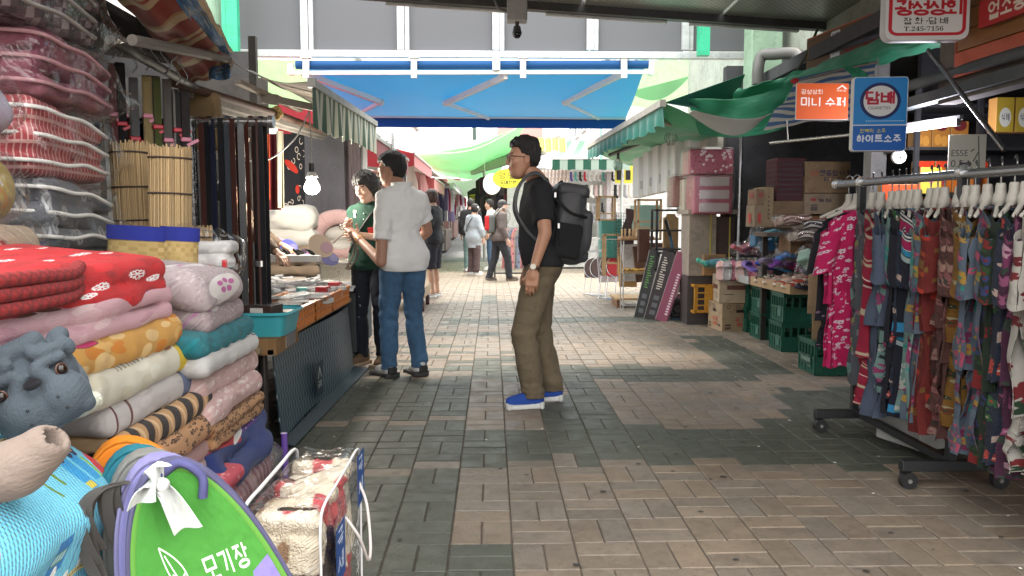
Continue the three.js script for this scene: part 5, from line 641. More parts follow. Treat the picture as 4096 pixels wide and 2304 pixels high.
{ // goods on the table: boxed wallets, packets, fans
  const clear = M([.93, .94, .95], .08, { phys: true, transmission: .92, thickness: 0, ior: 1.45 }), packs = [];
  const box = (label, p, w, h, d, col, turn, group, lid = true) => { const t = thing('gift_box', label, 'box', p, turn, group); part('box_base', rb(w, h, d, .003, [0, h / 2, 0]), plastic(col, .4), t); if (lid) part('clear_lid', rb(w * .98, .008, d * .98, .002, [0, h + .004, 0]), clear, t); part('label_strip', bx(w * .35, h * .5, .002, [w * .1, h * .5, d / 2 + .001]), plastic([.6, .58, .55]), t); return t; };
  const G1 = 'boxed wallets and belts on the table', top = .60;
  for (let i = 0; i < 5; i++) box('brown leather look gift box stacked in the turquoise basket', [-1.22 + (i % 2) * .03, .63 + Math.floor(i / 2) * .05, -4.22 - (i % 2) * .15], .2, .05, .14, i === 4 ? [.05, .03, .025] : [.16, .07, .035], rr(-.2, .2), 'brown boxes in the turquoise basket', i === 4);
  const rows = []; for (let j = 0; j < 9; j++) for (let i = 0; i < 4; i++) rows.push([-1.22 - i * .19 + rr(-.03, .03), -4.55 - j * .24 + rr(-.04, .04), i]);
  rows.forEach(([x, z, i], k) => { const n = i === 0 ? 2 : 1 + (h3(k, 3, 3) > .5 ? 1 : 0), [cn, c] = pick([['silver grey', [.55, .56, .57]], ['mid grey', [.3, .31, .32]], ['white', [.7, .7, .7]], ['black', [.03, .03, .032]], ['beige grey', [.45, .42, .36]], ['dark brown', [.08, .035, .02]], ['pale', [.62, .62, .6]]]); let y = i === 0 ? .655 : top + .03; for (let q = 0; q < n; q++) { const h = rr(.022, .035); box(`${cn} boxed wallet with clear lid lying ${i === 0 ? 'along the front edge of' : 'back on'} the stall table`, [x + rr(-.015, .015), y, z + rr(-.015, .015)], rr(.11, .15), h, rr(.16, .2), c, Math.PI / 2 + rr(-.4, .4), G1, true).rotation.z = rr(-.06, .06); y += h + .012; } });
  box('red and white striped carton on the table edge', [-1.2, .7, -5.72], .1, .05, .08, [.4, .02, .03], 1.4, G1, false); box('red carton by the tin bins', [-1.19, .7, -6.1], .1, .05, .08, [.42, .02, .03], 1.5, G1, false);
  { const t = thing('small_jar', 'small turquoise tin among the clear boxes', 'tin', [-1.3, .7, -5.5]); part('tin_body', rod([0, 0, 0], [0, .05, 0], .035, .035, 20), plastic([.12, .5, .46]), t); part('tin_lid', rod([0, .05, 0], [0, .062, 0], .038, .038, 20), plastic([.16, .55, .5]), t); }
  // loose wrapped items further back
  for (let k = 0; k < 85; k++) { const x = -1.2 - rnd() * .85, z = -4.9 - rnd() * 2.5; const t = thing('wrapped_item', 'loose item in crinkled clear sleeve heaped on the table', 'packet', [x, .64 + rr(0, .07), z], rr(0, 3), 'loose wrapped goods heaped on the table'); const [cn, cc] = pick([['black', [.02, .02, .022]], ['charcoal', [.05, .05, .055]], ['silver', [.4, .4, .4]], ['sage', [.1, .16, .15]], ['white', [.6, .6, .6]]]); t.userData.label = `loose ${cn} item in crinkled clear sleeve heaped on the table`; part('contents', rb(.05, .014, .2, .005, [0, .02, 0]), plastic(cc, .3), t); part('sleeve', warp(rb(.075, .022, .24, .008, [0, .02, 0], [0, 0, 0], 3), (v) => { v.y += .006 * vn(v.x * 50, k, v.z * 30); }), M([.86, .87, .88], .1, { phys: true, transmission: .55, thickness: 0, metalness: .2, bumpMap: CR, bumpScale: .01 }), t); t.rotation.z = rr(-.2, .2); t.rotation.x = rr(-.15, .2); }
  { const t = thing('wallet_display', 'row of silver grey cards standing in a tilted rack at left of the table', 'display', [-1.62, .62, -4.95], .35); for (let i = 0; i < 7; i++) part('card', rb(.012, .2, .26, .003, [i * .03, .09, 0], [0, 0, .75]), plastic([.5 + .05 * (i & 1), .52, .54], .25), t); }
  const fan = (label, p, r, c, c2, ry, rz) => { const t = thing('paper_fan', label, 'fan', p); t.rotation.set(-.5, ry, rz); const pts = []; for (let i = 0; i <= 80; i++) { const a = i / 80 * 6.283; pts.push(new THREE.Vector2(Math.cos(a) * r * (1 + .02 * Math.cos(a * 24)), Math.sin(a) * r * 1.25 * (1 + .02 * Math.cos(a * 24)))); } part('fan_leaf', new THREE.ExtrudeGeometry(new THREE.Shape(pts), { depth: .006, bevelEnabled: false }), cloth(c), t); part('fan_print', mv(new THREE.ExtrudeGeometry(new THREE.Shape(pts), { depth: .003, bevelEnabled: false }), [r * .25, -r * .45, .007], [0, 0, .2], [.55, .45, 1]), cloth(c2), t); };
  fan('cream scalloped fan with pink printed lower half standing on the table', at(321, 246, 6.3), .085, [.62, .5, .38], [.55, .36, .42], .3, .8); fan('royal blue scalloped fan behind the seller hands', at(289, 247, 6.8), .062, [.05, .06, .4], [.12, .12, .5], .2, .9); fan('lilac pink frilled fan left of the blue one', at(278, 245, 6.9), .06, [.5, .3, .46], [.6, .5, .58], .1, .5); fan('dark purple lace fan lying flat between the fans', at(306, 256, 6.6), .06, [.03, .015, .04], [.25, .08, .25], .0, 1.2); fan('pale violet fan folded below the cream one', at(330, 259, 6.3), .055, [.2, .2, .42], [.3, .3, .5], .3, 1.3);
  { const t = thing('watch_tray', 'pale tray of black watches under the seller hands', 'tray', at(293, 258, 6.3)); part('tray_body', [rb(.46, .05, .26, .006, [0, 0, 0])], plastic([.6, .6, .58]), t); for (let i = 0; i < 8; i++) part('watch', mv(new THREE.TorusGeometry(.03, .012, 8, 16), [-.18 + (i % 4) * .11, .045, -.05 + Math.floor(i / 4) * .1], [1.2, rr(0, 3), 0], [1, .8, 1]), M([.02, .02, .022], .25, { metalness: .4 }), t); }
  { const t = thing('strap_fan', 'spread of thin black straps on the table beside the tin bins', 'straps', [-1.35, .68, -6.75]); for (let i = 0; i < 14; i++) part('strap', rb(.014, .006, .3, .002, [.01 * i - .1, .012 * (i % 3), -.02 * i], [0, .9 + i * .03, 0]), M([.012, .012, .014], .3), t); const b = []; for (let i = 0; i < 26; i++) b.push(rb(.025, .012, .03, .004, [-.05 + rr(-.1, .18), .03 + rr(0, .03), .1 + rr(-.06, .1)], [rr(-.4, .4), rr(0, 3), 0])); part('buckle', b, metal([.6, .6, .6], .2), t).userData.kind = 'stuff'; }
}
// bedding stacked behind the table
{
  const soft = (name, label, cat, px, py, z, w, h, d, n, mat, s) => { const p = at(px, py, z), t = thing(name, label, cat, p, .12); part('cloth', foldGeo(w, h, d, n, s, { amp: .02, cell: .02, fr: .96 }), mat, t); return t; };
  const off = plush([.55, .54, .51]);
  soft('folded_duvet', 'white folded duvet on top behind the belt table', 'duvet', 288, 232, 7.6, .56, .24, .5, 1, off, 81); soft('folded_duvet', 'white folded duvet directly above the display shelf', 'duvet', 288, 246, 7.62, .56, .17, .5, 1, off, 82); soft('duvet_shelf', 'brown boxed shelf carrying the white duvets', 'shelf', 288, 275, 7.65, .6, .3, .5, 3, plush([.24, .18, .13]), 83);
  const t = thing('rolled_quilt', 'pink dotted padded quilt rolled around a white duvet', 'quilt', at(341, 238, 7.9)); const pk = pat((x, W, H) => { bgf('#c4a3a2')(x, W, H); dots(x, W, H, 160, ['#8f5f66', '#b5858a'], 2, 4); });
  part('padded_rim', nets([-.36, -.3, -.2], [.36, .32, .22], .018, (x, y, z) => { const q = Math.hypot(x / 1.15, y) - .2; return Math.hypot(q, Math.max(Math.abs(z) - .12, 0)) - .075 + .01 * vn(x * 9, y * 9, z * 9); }, (x, y, z) => [Math.atan2(y, x), z * 2]), pk, t); part('white_filling', [ball(.15, [-.0, .04, .0], [1.1, .6, 1.1]), ball(.16, [.0, -.09, .0], [1.1, .6, 1.1])], off, t);
  ['pink dotted quilt layer directly under the rolled quilt', 'grey dotted quilt layer, second under the rolled quilt', 'sage quilt layer, third under the rolled quilt', 'off white quilt layer at bottom under the rolled quilt'].forEach((l, i) => soft('folded_quilt', l, 'quilt', 342, 258 + i * 8.5, 7.9, .66, .1, .45, 1, [pk, plush([.3, .26, .25]), plush([.36, .35, .31]), off][i], 90 + i));
  const w = thing('wrapped_pillow', 'white plastic wrapped pillow beside the green polo woman', 'pillow', at(368, 246, 7.8)); part('pillow_body', foldGeo(.24, .16, .2, 1, 99, { amp: .016 }), M([.62, .6, .62], .3), w);
}
// ================= hanging shop signs =================
function signBoard(label, cat, px0, px1, py0, py1, z, th, tex, turn = 0, rad = .01, edge = [.6, .6, .6], extra = 0) {
  const a = at(px0, py0, z), b = at(px1, py1, z), w = (b.x - a.x) / Math.cos(turn) , h = a.y - b.y + extra, t = thing('hanging_sign', label, cat, [(a.x + b.x) / 2, b.y, -z], turn);
  part('sign_case', rb(w, h, th, rad, [0, h / 2, 0], [0, 0, 0], 4), plastic(edge, .45), t); const s = new THREE.Shape(), r = Math.max(.004, rad), X = w / 2 - .004, Y = h - .004; s.moveTo(-X + r, .004); s.lineTo(X - r, .004); s.quadraticCurveTo(X, .004, X, .004 + r); s.lineTo(X, Y - r); s.quadraticCurveTo(X, Y, X - r, Y); s.lineTo(-X + r, Y); s.quadraticCurveTo(-X, Y, -X, Y - r); s.lineTo(-X, .004 + r); s.quadraticCurveTo(-X, .004, -X + r, .004);
  const g = new THREE.ShapeGeometry(s, 8), u = g.attributes.uv, q = g.attributes.position; for (let i = 0; i < u.count; i++) u.setXY(i, q.getX(i) / w + .5, q.getY(i) / h); part('sign_face', mv(g, [0, 0, th / 2 + .003]), M([1, 1, 1], .4, { map: tex }), t); return t;
}
signBoard('white box sign with red border and red Korean shop name above the lane', 'shop sign', 884, 962, -26, 43, 5, .12, ctex(512, 512, (x, W, H) => { bgf('#d9dadb')(x, W, H); x.strokeStyle = '#c22636'; x.lineWidth = 22; rrect(x, 34, -80, 444, 544, 46); x.stroke(); hangul(x, '광성상회', 56, 208, 120, '#b91c2c', .15, .84); hangul(x, '잡화·담배', 112, 338, 54, '#1a1a1c', .1, 1.25); x.fillStyle = '#1a1a1c'; x.font = 'bold 46px serif'; x.fillText('T.245-7156', 118, 440); }), -.08, .06, [.62, .62, .62]);
solo('sign_bracket', [bar(at(966, -10, 5.05), at(966, 34, 5.05), .03, .05), bar(at(962, 31, 5.05), at(987, 33, 5.0), .02, .02), tube([at(968, 10, 5), at(980, 8, 4.95), at(986, 14, 4.9), at(974, 20, 4.95)], .005)], M([.03, .03, .03], .5), 'black steel bracket holding the white box sign', 'bracket');
signBoard('orange square sign with white Korean lettering hung before the striped tarp', 'shop sign', 796, 847.5, 83, 120, 6.0, .015, ctex(512, 384, (x, W, H) => { bgf('#d9602c')(x, W, H); hangul(x, '광성상회', 46, 66, 54, '#f3e6da', .12, 1.0); hangul(x, '미니', 46, 146, 104, '#f7efe6', .13, 1.0); hangul(x, '수퍼', 282, 146, 104, '#f7efe6', .13, 1.0); x.fillStyle = '#f7efe6'; x.beginPath(); x.moveTo(390, 60); x.lineTo(446, 18); x.lineTo(498, 66); x.lineTo(470, 62); x.lineTo(444, 36); x.lineTo(408, 62); x.fill(); hangul(x, '국제시장', 388, 68, 24, '#f7efe6', .12, 1.0); }));
signBoard('blue tobacco shop sign with white disc, hung on a wire', 'shop sign', 853, 903, 77, 152, 5.5, .06, ctex(400, 600, (x, W, H) => { bgf('#1e84cb')(x, W, H); x.fillStyle = '#1560b4'; x.fillRect(0, 392, W, 208); x.strokeStyle = x.fillStyle = '#dcdfe2'; x.fillRect(0, 384, W, 8); x.beginPath(); x.arc(200, 196, 146, 0, 7); x.fillStyle = '#16215a'; x.fill(); x.beginPath(); x.arc(200, 196, 122, 0, 7); x.fillStyle = '#d7d8d8'; x.fill(); hangul(x, '담배', 92, 116, 108, '#b41f3b', .16, 1.0); x.fillStyle = '#222'; x.font = '30px sans-serif'; x.fillText('CIGARETTES', 112, 262); hangul(x, '전북의 소주', 60, 416, 34, '#d9c83a', .13, 1.0); hangul(x, '하이트소주', 36, 464, 64, '#dfe4ea', .17, 1.02); x.fillStyle = '#bcd6ea'; for (let i = 0; i < 20; i++) x.fillRect(100 + i * 14, 352, 10, 6); x.strokeStyle = '#dcdfe2'; x.lineWidth = 10; rrect(x, 4, 4, W - 8, H - 8, 28); x.stroke(); }), -.1, .025, [.6, .6, .58]);
solo('sign_wire', [rod(at(878, 77, 5.5), at(878, 58, 5.5), .004)], M([.2, .2, .2], .5), 'thin wire that holds the blue tobacco sign', 'wire');
{ // brown board sign with raised lettering along the fascia
  const A = at(808, 39, 7.6), B = at(886, 8, 6.5), h = .3, d = B.clone().sub(A), L = Math.hypot(d.x, d.z), t = thing('board_sign', 'brown wood board sign with dull red raised Korean letters', 'shop sign', [A.x, A.y - h, A.z], Math.atan2(-d.z, d.x));
  const tx = ctex(1024, 256, (x, W, H) => { bgf('#5d4630')(x, W, H); for (let i = 0; i < 500; i++) { x.fillStyle = `rgba(${30 + rnd() * 70},${20 + rnd() * 50},20,.16)`; x.fillRect(rnd() * W, rnd() * H, rr(40, 260), rr(1, 3)); } x.fillStyle = '#a8492c'; x.fillRect(0, 0, W, 10); hangul(x, '광', 520, 40, 180, '#6e211c', .14); hangul(x, '성', 760, 30, 190, '#6e211c', .14); x.fillStyle = '#c9cdd0'; rrect(x, 352, 22, 128, 214, 18); x.fill(); hangul(x, '잡화', 362, 34, 50, '#333844', .1, 1.12); hangul(x, '담배', 362, 100, 50, '#333844', .1, 1.12); x.fillRect(360, 160, 112, 3); x.fillStyle = '#333'; x.font = 'bold 22px sans-serif'; x.fillText('T.245-7156', 358, 194); });
  for (let i = 0; i < 3; i++) { const g = new THREE.BoxGeometry(L, h / 3 - .004, .02); g.translate(L / 2, h * (i + .5) / 3, 0); const u = g.attributes.uv, q = g.attributes.position; for (let k = 0; k < u.count; k++) u.setXY(k, q.getX(k) / L, q.getY(k) / h); part('plank', g, M([1, 1, 1], .75, { map: tx }), t); } }
{ // planked fascia with red plate
  const A = at(962, -30, 5.1), B = at(1040, -30, 4.42), t = thing('plank_fascia', 'orange brown plank fascia with red lettered plate at top right', 'shop sign', [A.x, 2.12, A.z], Math.atan2(A.z - B.z, B.x - A.x)); t.rotation.y = Math.atan2(-(B.z - A.z), B.x - A.x); const L = A.distanceTo(B) + .4;
  for (let i = 0; i < 4; i++) { const v = rr(.8, 1.1); part('plank', rb(L, .118, .03, .004, [L / 2, .21 + i * .122, 0]), M([.26 * v, .105 * v, .022 * v], .55, { map: rep(TX.patch, .5, 3) }), t); }
  part('orange_board', rb(L, .15, .035, .004, [L / 2, .07, .004]), painted([.5, .07, .012], .5), t); part('edge_strip', bx(.02, .75, .04, [0, .37, 0]), painted([.35, .05, .01], .5), t);
  const p = part('red_plate', rb(.6, .16, .025, .004, [.58, .31, .05]), painted([.42, .03, .025], .45), t); const tx = ctex(512, 128, (x, W, H) => { bgf('#b5282a')(x, W, H); hangul(x, '업소용', 70, 20, 88, '#e7d9c8', .14, 1.0); }); const [g, m] = face(.6, .155, tx, [.58, .31, .065]); part('plate_print', g, m, p);
  part('raised_letter', [bx(.1, .16, .05, [.36, .66, .05]), bx(.14, .06, .05, [.62, .6, .05]), bx(.08, .16, .05, [.68, .68, .05])], painted([.5, .09, .03], .5), t); }
solo('stay_rod', rod(at(928, 50, 5.2), at(1005, 150, 4.4), .014), metal([.18, .19, .2]), 'thin grey stay rod slanting across the shop front', 'rod');
solo('hang_rod', [rod(at(770, 143, 6.6), at(858, 134, 5.9), .012), rod(at(787, 120, 6.6), at(788, 140, 6.6), .006)], metal([.4, .4, .38]), 'slim steel hanging rod behind the blue tobacco sign', 'rod');
{ // unseen canopy added out of frame to darken the right hand goods
  const t = thing('added_shade_canopy', 'added unseen dark canopy that shades the right hand shop front', 'canopy'); part('added_canopy_sheet', bx(1.5, .05, 5.8, [2.75, 2.78, -2.2]), painted([.08, .1, .09], .7), t); part('added_canopy_beam', bar([2.05, 2.74, -5], [2.05, 2.74, .6], .06), painted([.1, .1, .1]), t); }
// ================= shop interior =================
{
  const z = -6.55; const t = thing('shop_shelf', 'dark slotted steel shelf of drinks inside the shop', 'shelf'); const m = painted([.04, .042, .045], .5);
  for (const y of [1.42, 1.785, 2.12]) part('shelf_board', bx(1.5, .025, .4, [4.05, y, z]), m, t); for (const x of [3.36, 3.86, 4.4]) part('upright', bx(.035, 2.3, .035, [x, 1.15, z + .2]), m, t);
  const jb = (label, cat, x, y, w, h, d, draw, zz = z + .05, ry = 0, group) => { const k = thing('drink_box', label, cat, [x, y, zz], ry, group); part('box_body', rb(w, h, d, .004, [0, h / 2, 0]), plastic([.4, .2, .05], .5), k); const [g, mm] = face(w - .004, h - .004, ctex(128, 128, draw), [0, h / 2, d / 2 + .003]); part('printed_front', g, mm, k); return k; };
  const juice = (x, W, H) => { bgf('#a9712a')(x, W, H); x.fillStyle = '#6a1f22'; x.beginPath(); x.ellipse(64, 20, 50, 28, 0, 0, 7); x.fill(); x.fillStyle = '#c98f3a'; for (const [a, b] of [[40, 90], [88, 96]]) { x.beginPath(); x.arc(a, b, 26, 0, 7); x.fill(); } };
  ['left', 'middle', 'right'].forEach((l, i) => jb(`orange juice carton on upper shop shelf, ${l} of three`, 'carton', 3.46 + i * .15, 1.8, .14, .21, .1, juice, undefined, 0, 'orange juice cartons'));
  const shik = (x, W, H) => { bgf('#a8902a')(x, W, H); x.fillStyle = '#c9cbc0'; x.beginPath(); x.ellipse(64, 74, 44, 36, 0, 0, 7); x.fill(); hangul(x, '식혜', 34, 58, 30, '#1c1c1c', .1); };
  ['left', 'middle', 'right'].forEach((l, i) => jb(`yellow rice drink carton by the shutter, ${l} of three`, 'carton', 3.74 + i * .14, 1.86, .13, .25, .1, shik, -5.9, 0, 'yellow drink cartons'));
  const pk = (x, W, H) => { bgf('#c4691c')(x, W, H); x.fillStyle = '#d83a12'; x.fillRect(0, 0, W, 26); x.fillStyle = '#b03a4c'; x.beginPath(); x.arc(64, 74, 24, 0, 7); x.fill(); x.fillStyle = '#e0c9a0'; x.fillRect(52, 66, 24, 10); };
  ['far left', 'second from left', 'third from left', 'far right'].forEach((l, i) => jb(`orange drink gift box on lower shop shelf, ${l}`, 'gift box', 3.47 + i * .145, 1.44, .135, .25, .1, pk, z + .1, 0, 'orange gift boxes'));
  ['left', 'middle', 'right'].forEach((l, i) => jb(`orange carton under the gift boxes, ${l} of the low row`, 'carton', 3.5 + i * .18, 1.2, .16, .2, .1, pk, z + .1, 0, 'orange cartons low in the shop')); jb('orange carry bag on a stool behind the clothes rack', 'bag', 3.0, 1.18, .26, .3, .12, (x, W, H) => { bgf('#d24a12')(x, W, H); x.fillStyle = '#c98a2a'; x.fillRect(10, 60, 50, 50); x.fillRect(70, 50, 44, 60); }, -5.9, -.2);
  jb('yellow price card box under the wall clock', 'box', 3.34, 1.42, .16, .2, .04, (x, W, H) => { bgf('#b7a438')(x, W, H); x.fillStyle = '#c86a72'; x.beginPath(); x.arc(64, 50, 28, 0, 7); x.fill(); x.fillStyle = '#ded8c0'; x.fillRect(44, 44, 40, 12); }, -6.1); 
  const e = thing('handwritten_sign', 'white card with handwritten cigarette price and bamboo drawing', 'sign', at(966, 172, 5.5), -.18); part('card', rb(.24, .25, .008, .003, [0, .13, 0]), plastic([.5, .49, .44], .7), e); const [g2, m2] = face(.236, .246, ctex(256, 256, (x, W, H) => { bgf('#bdb9a9')(x, W, H); x.fillStyle = '#25252a'; x.font = '58px sans-serif'; x.fillText('ESSE', 14, 150); x.font = '66px sans-serif'; x.fillText('0.5', 16, 226); x.strokeStyle = '#5b6256'; x.lineWidth = 9; x.beginPath(); x.moveTo(200, 10); x.lineTo(214, 240); x.moveTo(206, 120); x.lineTo(170, 190); x.moveTo(150, 120); x.lineTo(176, 100); x.stroke(); x.fillStyle = '#3a1826'; x.fillRect(90, 196, 70, 22); }), [0, .13, .007]); part('handwriting', g2, m2, e);
  const c = thing('wall_clock', 'small round white wall clock on the shop shelf', 'clock', at(897.5, 157, 5.9)); part('clock_case', mv(rod([0, 0, 0], [0, .03, 0], .05, .05, 28), [0, 0, 0], [Math.PI / 2, 0, 0]), plastic([.5, .5, .5], .4), c); part('dial', mv(new THREE.CircleGeometry(.042, 28), [0, 0, .032]), M([.3, .3, .29], .5), c); part('hand', [bar([0, 0, .035], [.026, -.006, .035], .004, .002), bar([0, 0, .035], [.01, -.014, .035], .004, .002)], M([.02, .02, .02]), c);
  const f = thing('tube_lamp', 'lit white fluorescent tube inside the shop', 'lamp'), a = at(903, 131, 5.9), b = at(957, 122.5, 5.5); part('tube', rod(a, b, .017, .017, 14), M([1, 1, 1], .4, { emissive: new THREE.Color(.95, .93, 1), emissiveIntensity: 4 }), f); part('batten', bar(a.clone().add(V(0, .035, 0)), b.clone().add(V(.03, .035, 0)), .04, .03), painted([.3, .3, .3]), f); part('end_holder', bx(.03, .05, .04, b.toArray()), plastic([.1, .1, .1]), f);
  const l = new THREE.PointLight(0xf2f0ff, 1.1); l.name = 'tube_light'; l.position.copy(a.clone().lerp(b, .5)).add(V(0, -.045, .03)); l.shadow.radius = 6; l.castShadow = true; f.add(l);
}
function carton3(label, p, w, h, d, ry, draw, col, o = {}) { const t = thing(o.name ?? 'cardboard_box', label, o.cat ?? 'box', p, ry); const m = carton(col), g = new THREE.BoxGeometry(w, h, d, 3, 3, 3); part('carton_body', warp(mv(rb(w, h, d, .006, [0, h / 2, 0], [0, 0, 0], 3)), (v) => { v.x += .004 * vn(v.y * 9, v.z * 9, w * 50); v.z += .004 * vn(v.y * 9, v.x * 9, w * 70); }), m, t); part('flap_seam', [bx(w * .98, .003, .012, [0, h + .002, 0])], carton([.2, .13, .07]), t); if (draw) { const tx = ctex(256, 192, draw); const [g1, m1] = face(w * .94, h * .92, tx, [0, h / 2, d / 2 + .006]); part('print', g1, m1, t); const [g2, m2] = face(d * .9, h * .92, tx, [-w / 2 - .006, h / 2, 0], [0, -Math.PI / 2, 0]); part('print', g2, m2, t); } return t; }
{
  const B = (l, px0, px1, py0, py1, z, d, draw, col) => { const a = at(px0, py1, z), b = at(px1, py0, z); return carton3(l, [(a.x + b.x) / 2, a.y, -z - d / 2], b.x - a.x, b.y - a.y, d, 0, draw, col); };
  B('big brown carton with Korean print, topmost in the shop stack', 805, 851, 161.5, 193, 7.6, .4, (x, W, H) => { hangul(x, '캔종합11호', 74, 50, 38, '#3b3340', .14, 1.0); x.fillStyle = '#3b3340'; x.fillRect(104, 96, 92, 24); hangul(x, '선물세트', 110, 98, 20, '#b08a58', .12, 1.0); x.strokeStyle = '#9a4a30'; x.lineWidth = 5; x.beginPath(); x.arc(46, 70, 18, 0, 7); x.moveTo(28, 70); x.lineTo(64, 70); x.stroke(); x.lineWidth = 3; x.strokeStyle = '#3b3340'; x.strokeRect(180, 154, 54, 18); }, [.24, .16, .085]);
  B('pale brown carton with red dot print under the big brown carton', 804, 850, 193.5, 214, 7.6, .4, (x, W, H) => { x.fillStyle = '#8c2a24'; x.beginPath(); x.arc(46, 54, 17, 0, 7); x.fill(); hangul(x, '농심', 72, 36, 42, '#3b3236', .13, 1.0); x.fillStyle = '#4a403a'; x.fillRect(30, 104, 40, 14); x.fillRect(30, 126, 40, 40); }, [.27, .2, .13]);
  B('brown carton with orange panel below the pale carton', 808, 850, 214.5, 238, 7.7, .35, (x, W, H) => { x.fillStyle = '#8a3d1c'; x.fillRect(20, 20, 190, 70); }, [.24, .15, .08]); B('brown carton with Korean print low behind the slippers', 790, 824, 236, 254, 7.4, .3, (x, W, H) => { hangul(x, '감자', 60, 50, 60, '#5a3524', .12, 1.0); x.strokeStyle = '#9a4a30'; x.lineWidth = 5; x.beginPath(); x.arc(36, 70, 16, 0, 7); x.stroke(); }, [.2, .12, .06]);
  B('tall dark red plaid box in the shop stack', 776, 806, 158, 201, 7.65, .3, (x, W, H) => { x.strokeStyle = '#2a0c10'; x.lineWidth = 8; for (let i = 0; i < 9; i++) { x.beginPath(); x.moveTo(i * 32, 0); x.lineTo(i * 32, H); x.moveTo(0, i * 24); x.lineTo(W, i * 24); x.stroke(); } }, [.085, .018, .022]); B('plain brown carton under the plaid box', 772, 804, 201, 228, 7.6, .3, null, [.19, .125, .07]); B('narrow upright carton with vertical lettering beside the plaid box', 763, 774, 187, 227, 7.5, .3, (x, W, H) => { x.fillStyle = '#3a2c22'; for (let i = 0; i < 6; i++) x.fillRect(110, 40 + i * 22, 36, 9); }, [.26, .19, .11]); B('small carton with red cup print, upper at left of the stack', 756, 766, 189, 205, 7.5, .25, (x, W, H) => { x.fillStyle = '#7a2a22'; x.fillRect(60, 40, 130, 60); }, [.2, .13, .08]); B('small carton with red cup print, lower at left of the stack', 754, 764, 205, 227, 7.5, .25, (x, W, H) => { x.fillStyle = '#9a2a1e'; x.fillRect(90, 70, 90, 90); }, [.24, .18, .12]);
  const s = thing('stock_shelf', 'rough wooden stock bench under the shop cartons', 'bench', [3.05, 0, -7.95]); part('bench_top', bx(1.0, .04, .4, [.1, 1.08, .06]), painted([.1, .07, .05]), s); for (const x of [-.3, .5]) part('leg', bx(.05, 1.06, .05, [x, .53, -.1]), painted([.03, .025, .02]), s);
  for (const [l, px, py, c] of [['rolled zebra pattern mats in plastic on the goods bench', 812, 225, ['#1d1a1a', '#a8a29a']], ['rolled brown pattern mats in plastic behind the zebra ones', 792, 220, ['#5a4038', '#9a8274']], ['rolled striped mats in plastic, lowest of the rolls', 806, 235, ['#4a3c36', '#b0a498']]]) { const t = thing('mat_rolls', l, 'rolls', at(px, py, 7.1), .1); const m = M([1, 1, 1], .7, { map: ctex(128, 128, (x, W, H) => { bgf(c[1])(x, W, H); x.strokeStyle = c[0]; x.lineWidth = 9; for (let i = 0; i < 8; i++) { x.beginPath(); x.moveTo(i * 18, 0); x.bezierCurveTo(i * 18 + 30, 40, i * 18 - 30, 80, i * 18 + 8, 128); x.stroke(); } }) }); for (let k = 0; k < 3; k++) part('roll', rod([-.12, -.01 * k, .05 - k * .06], [.14, .012 - k * .012, .05 - k * .06], .042, .042, 14), m, t); part('plastic_wrap', rb(.32, .11, .24, .05, [0, 0, 0], [0, 0, 0], 4), film, t); }
}
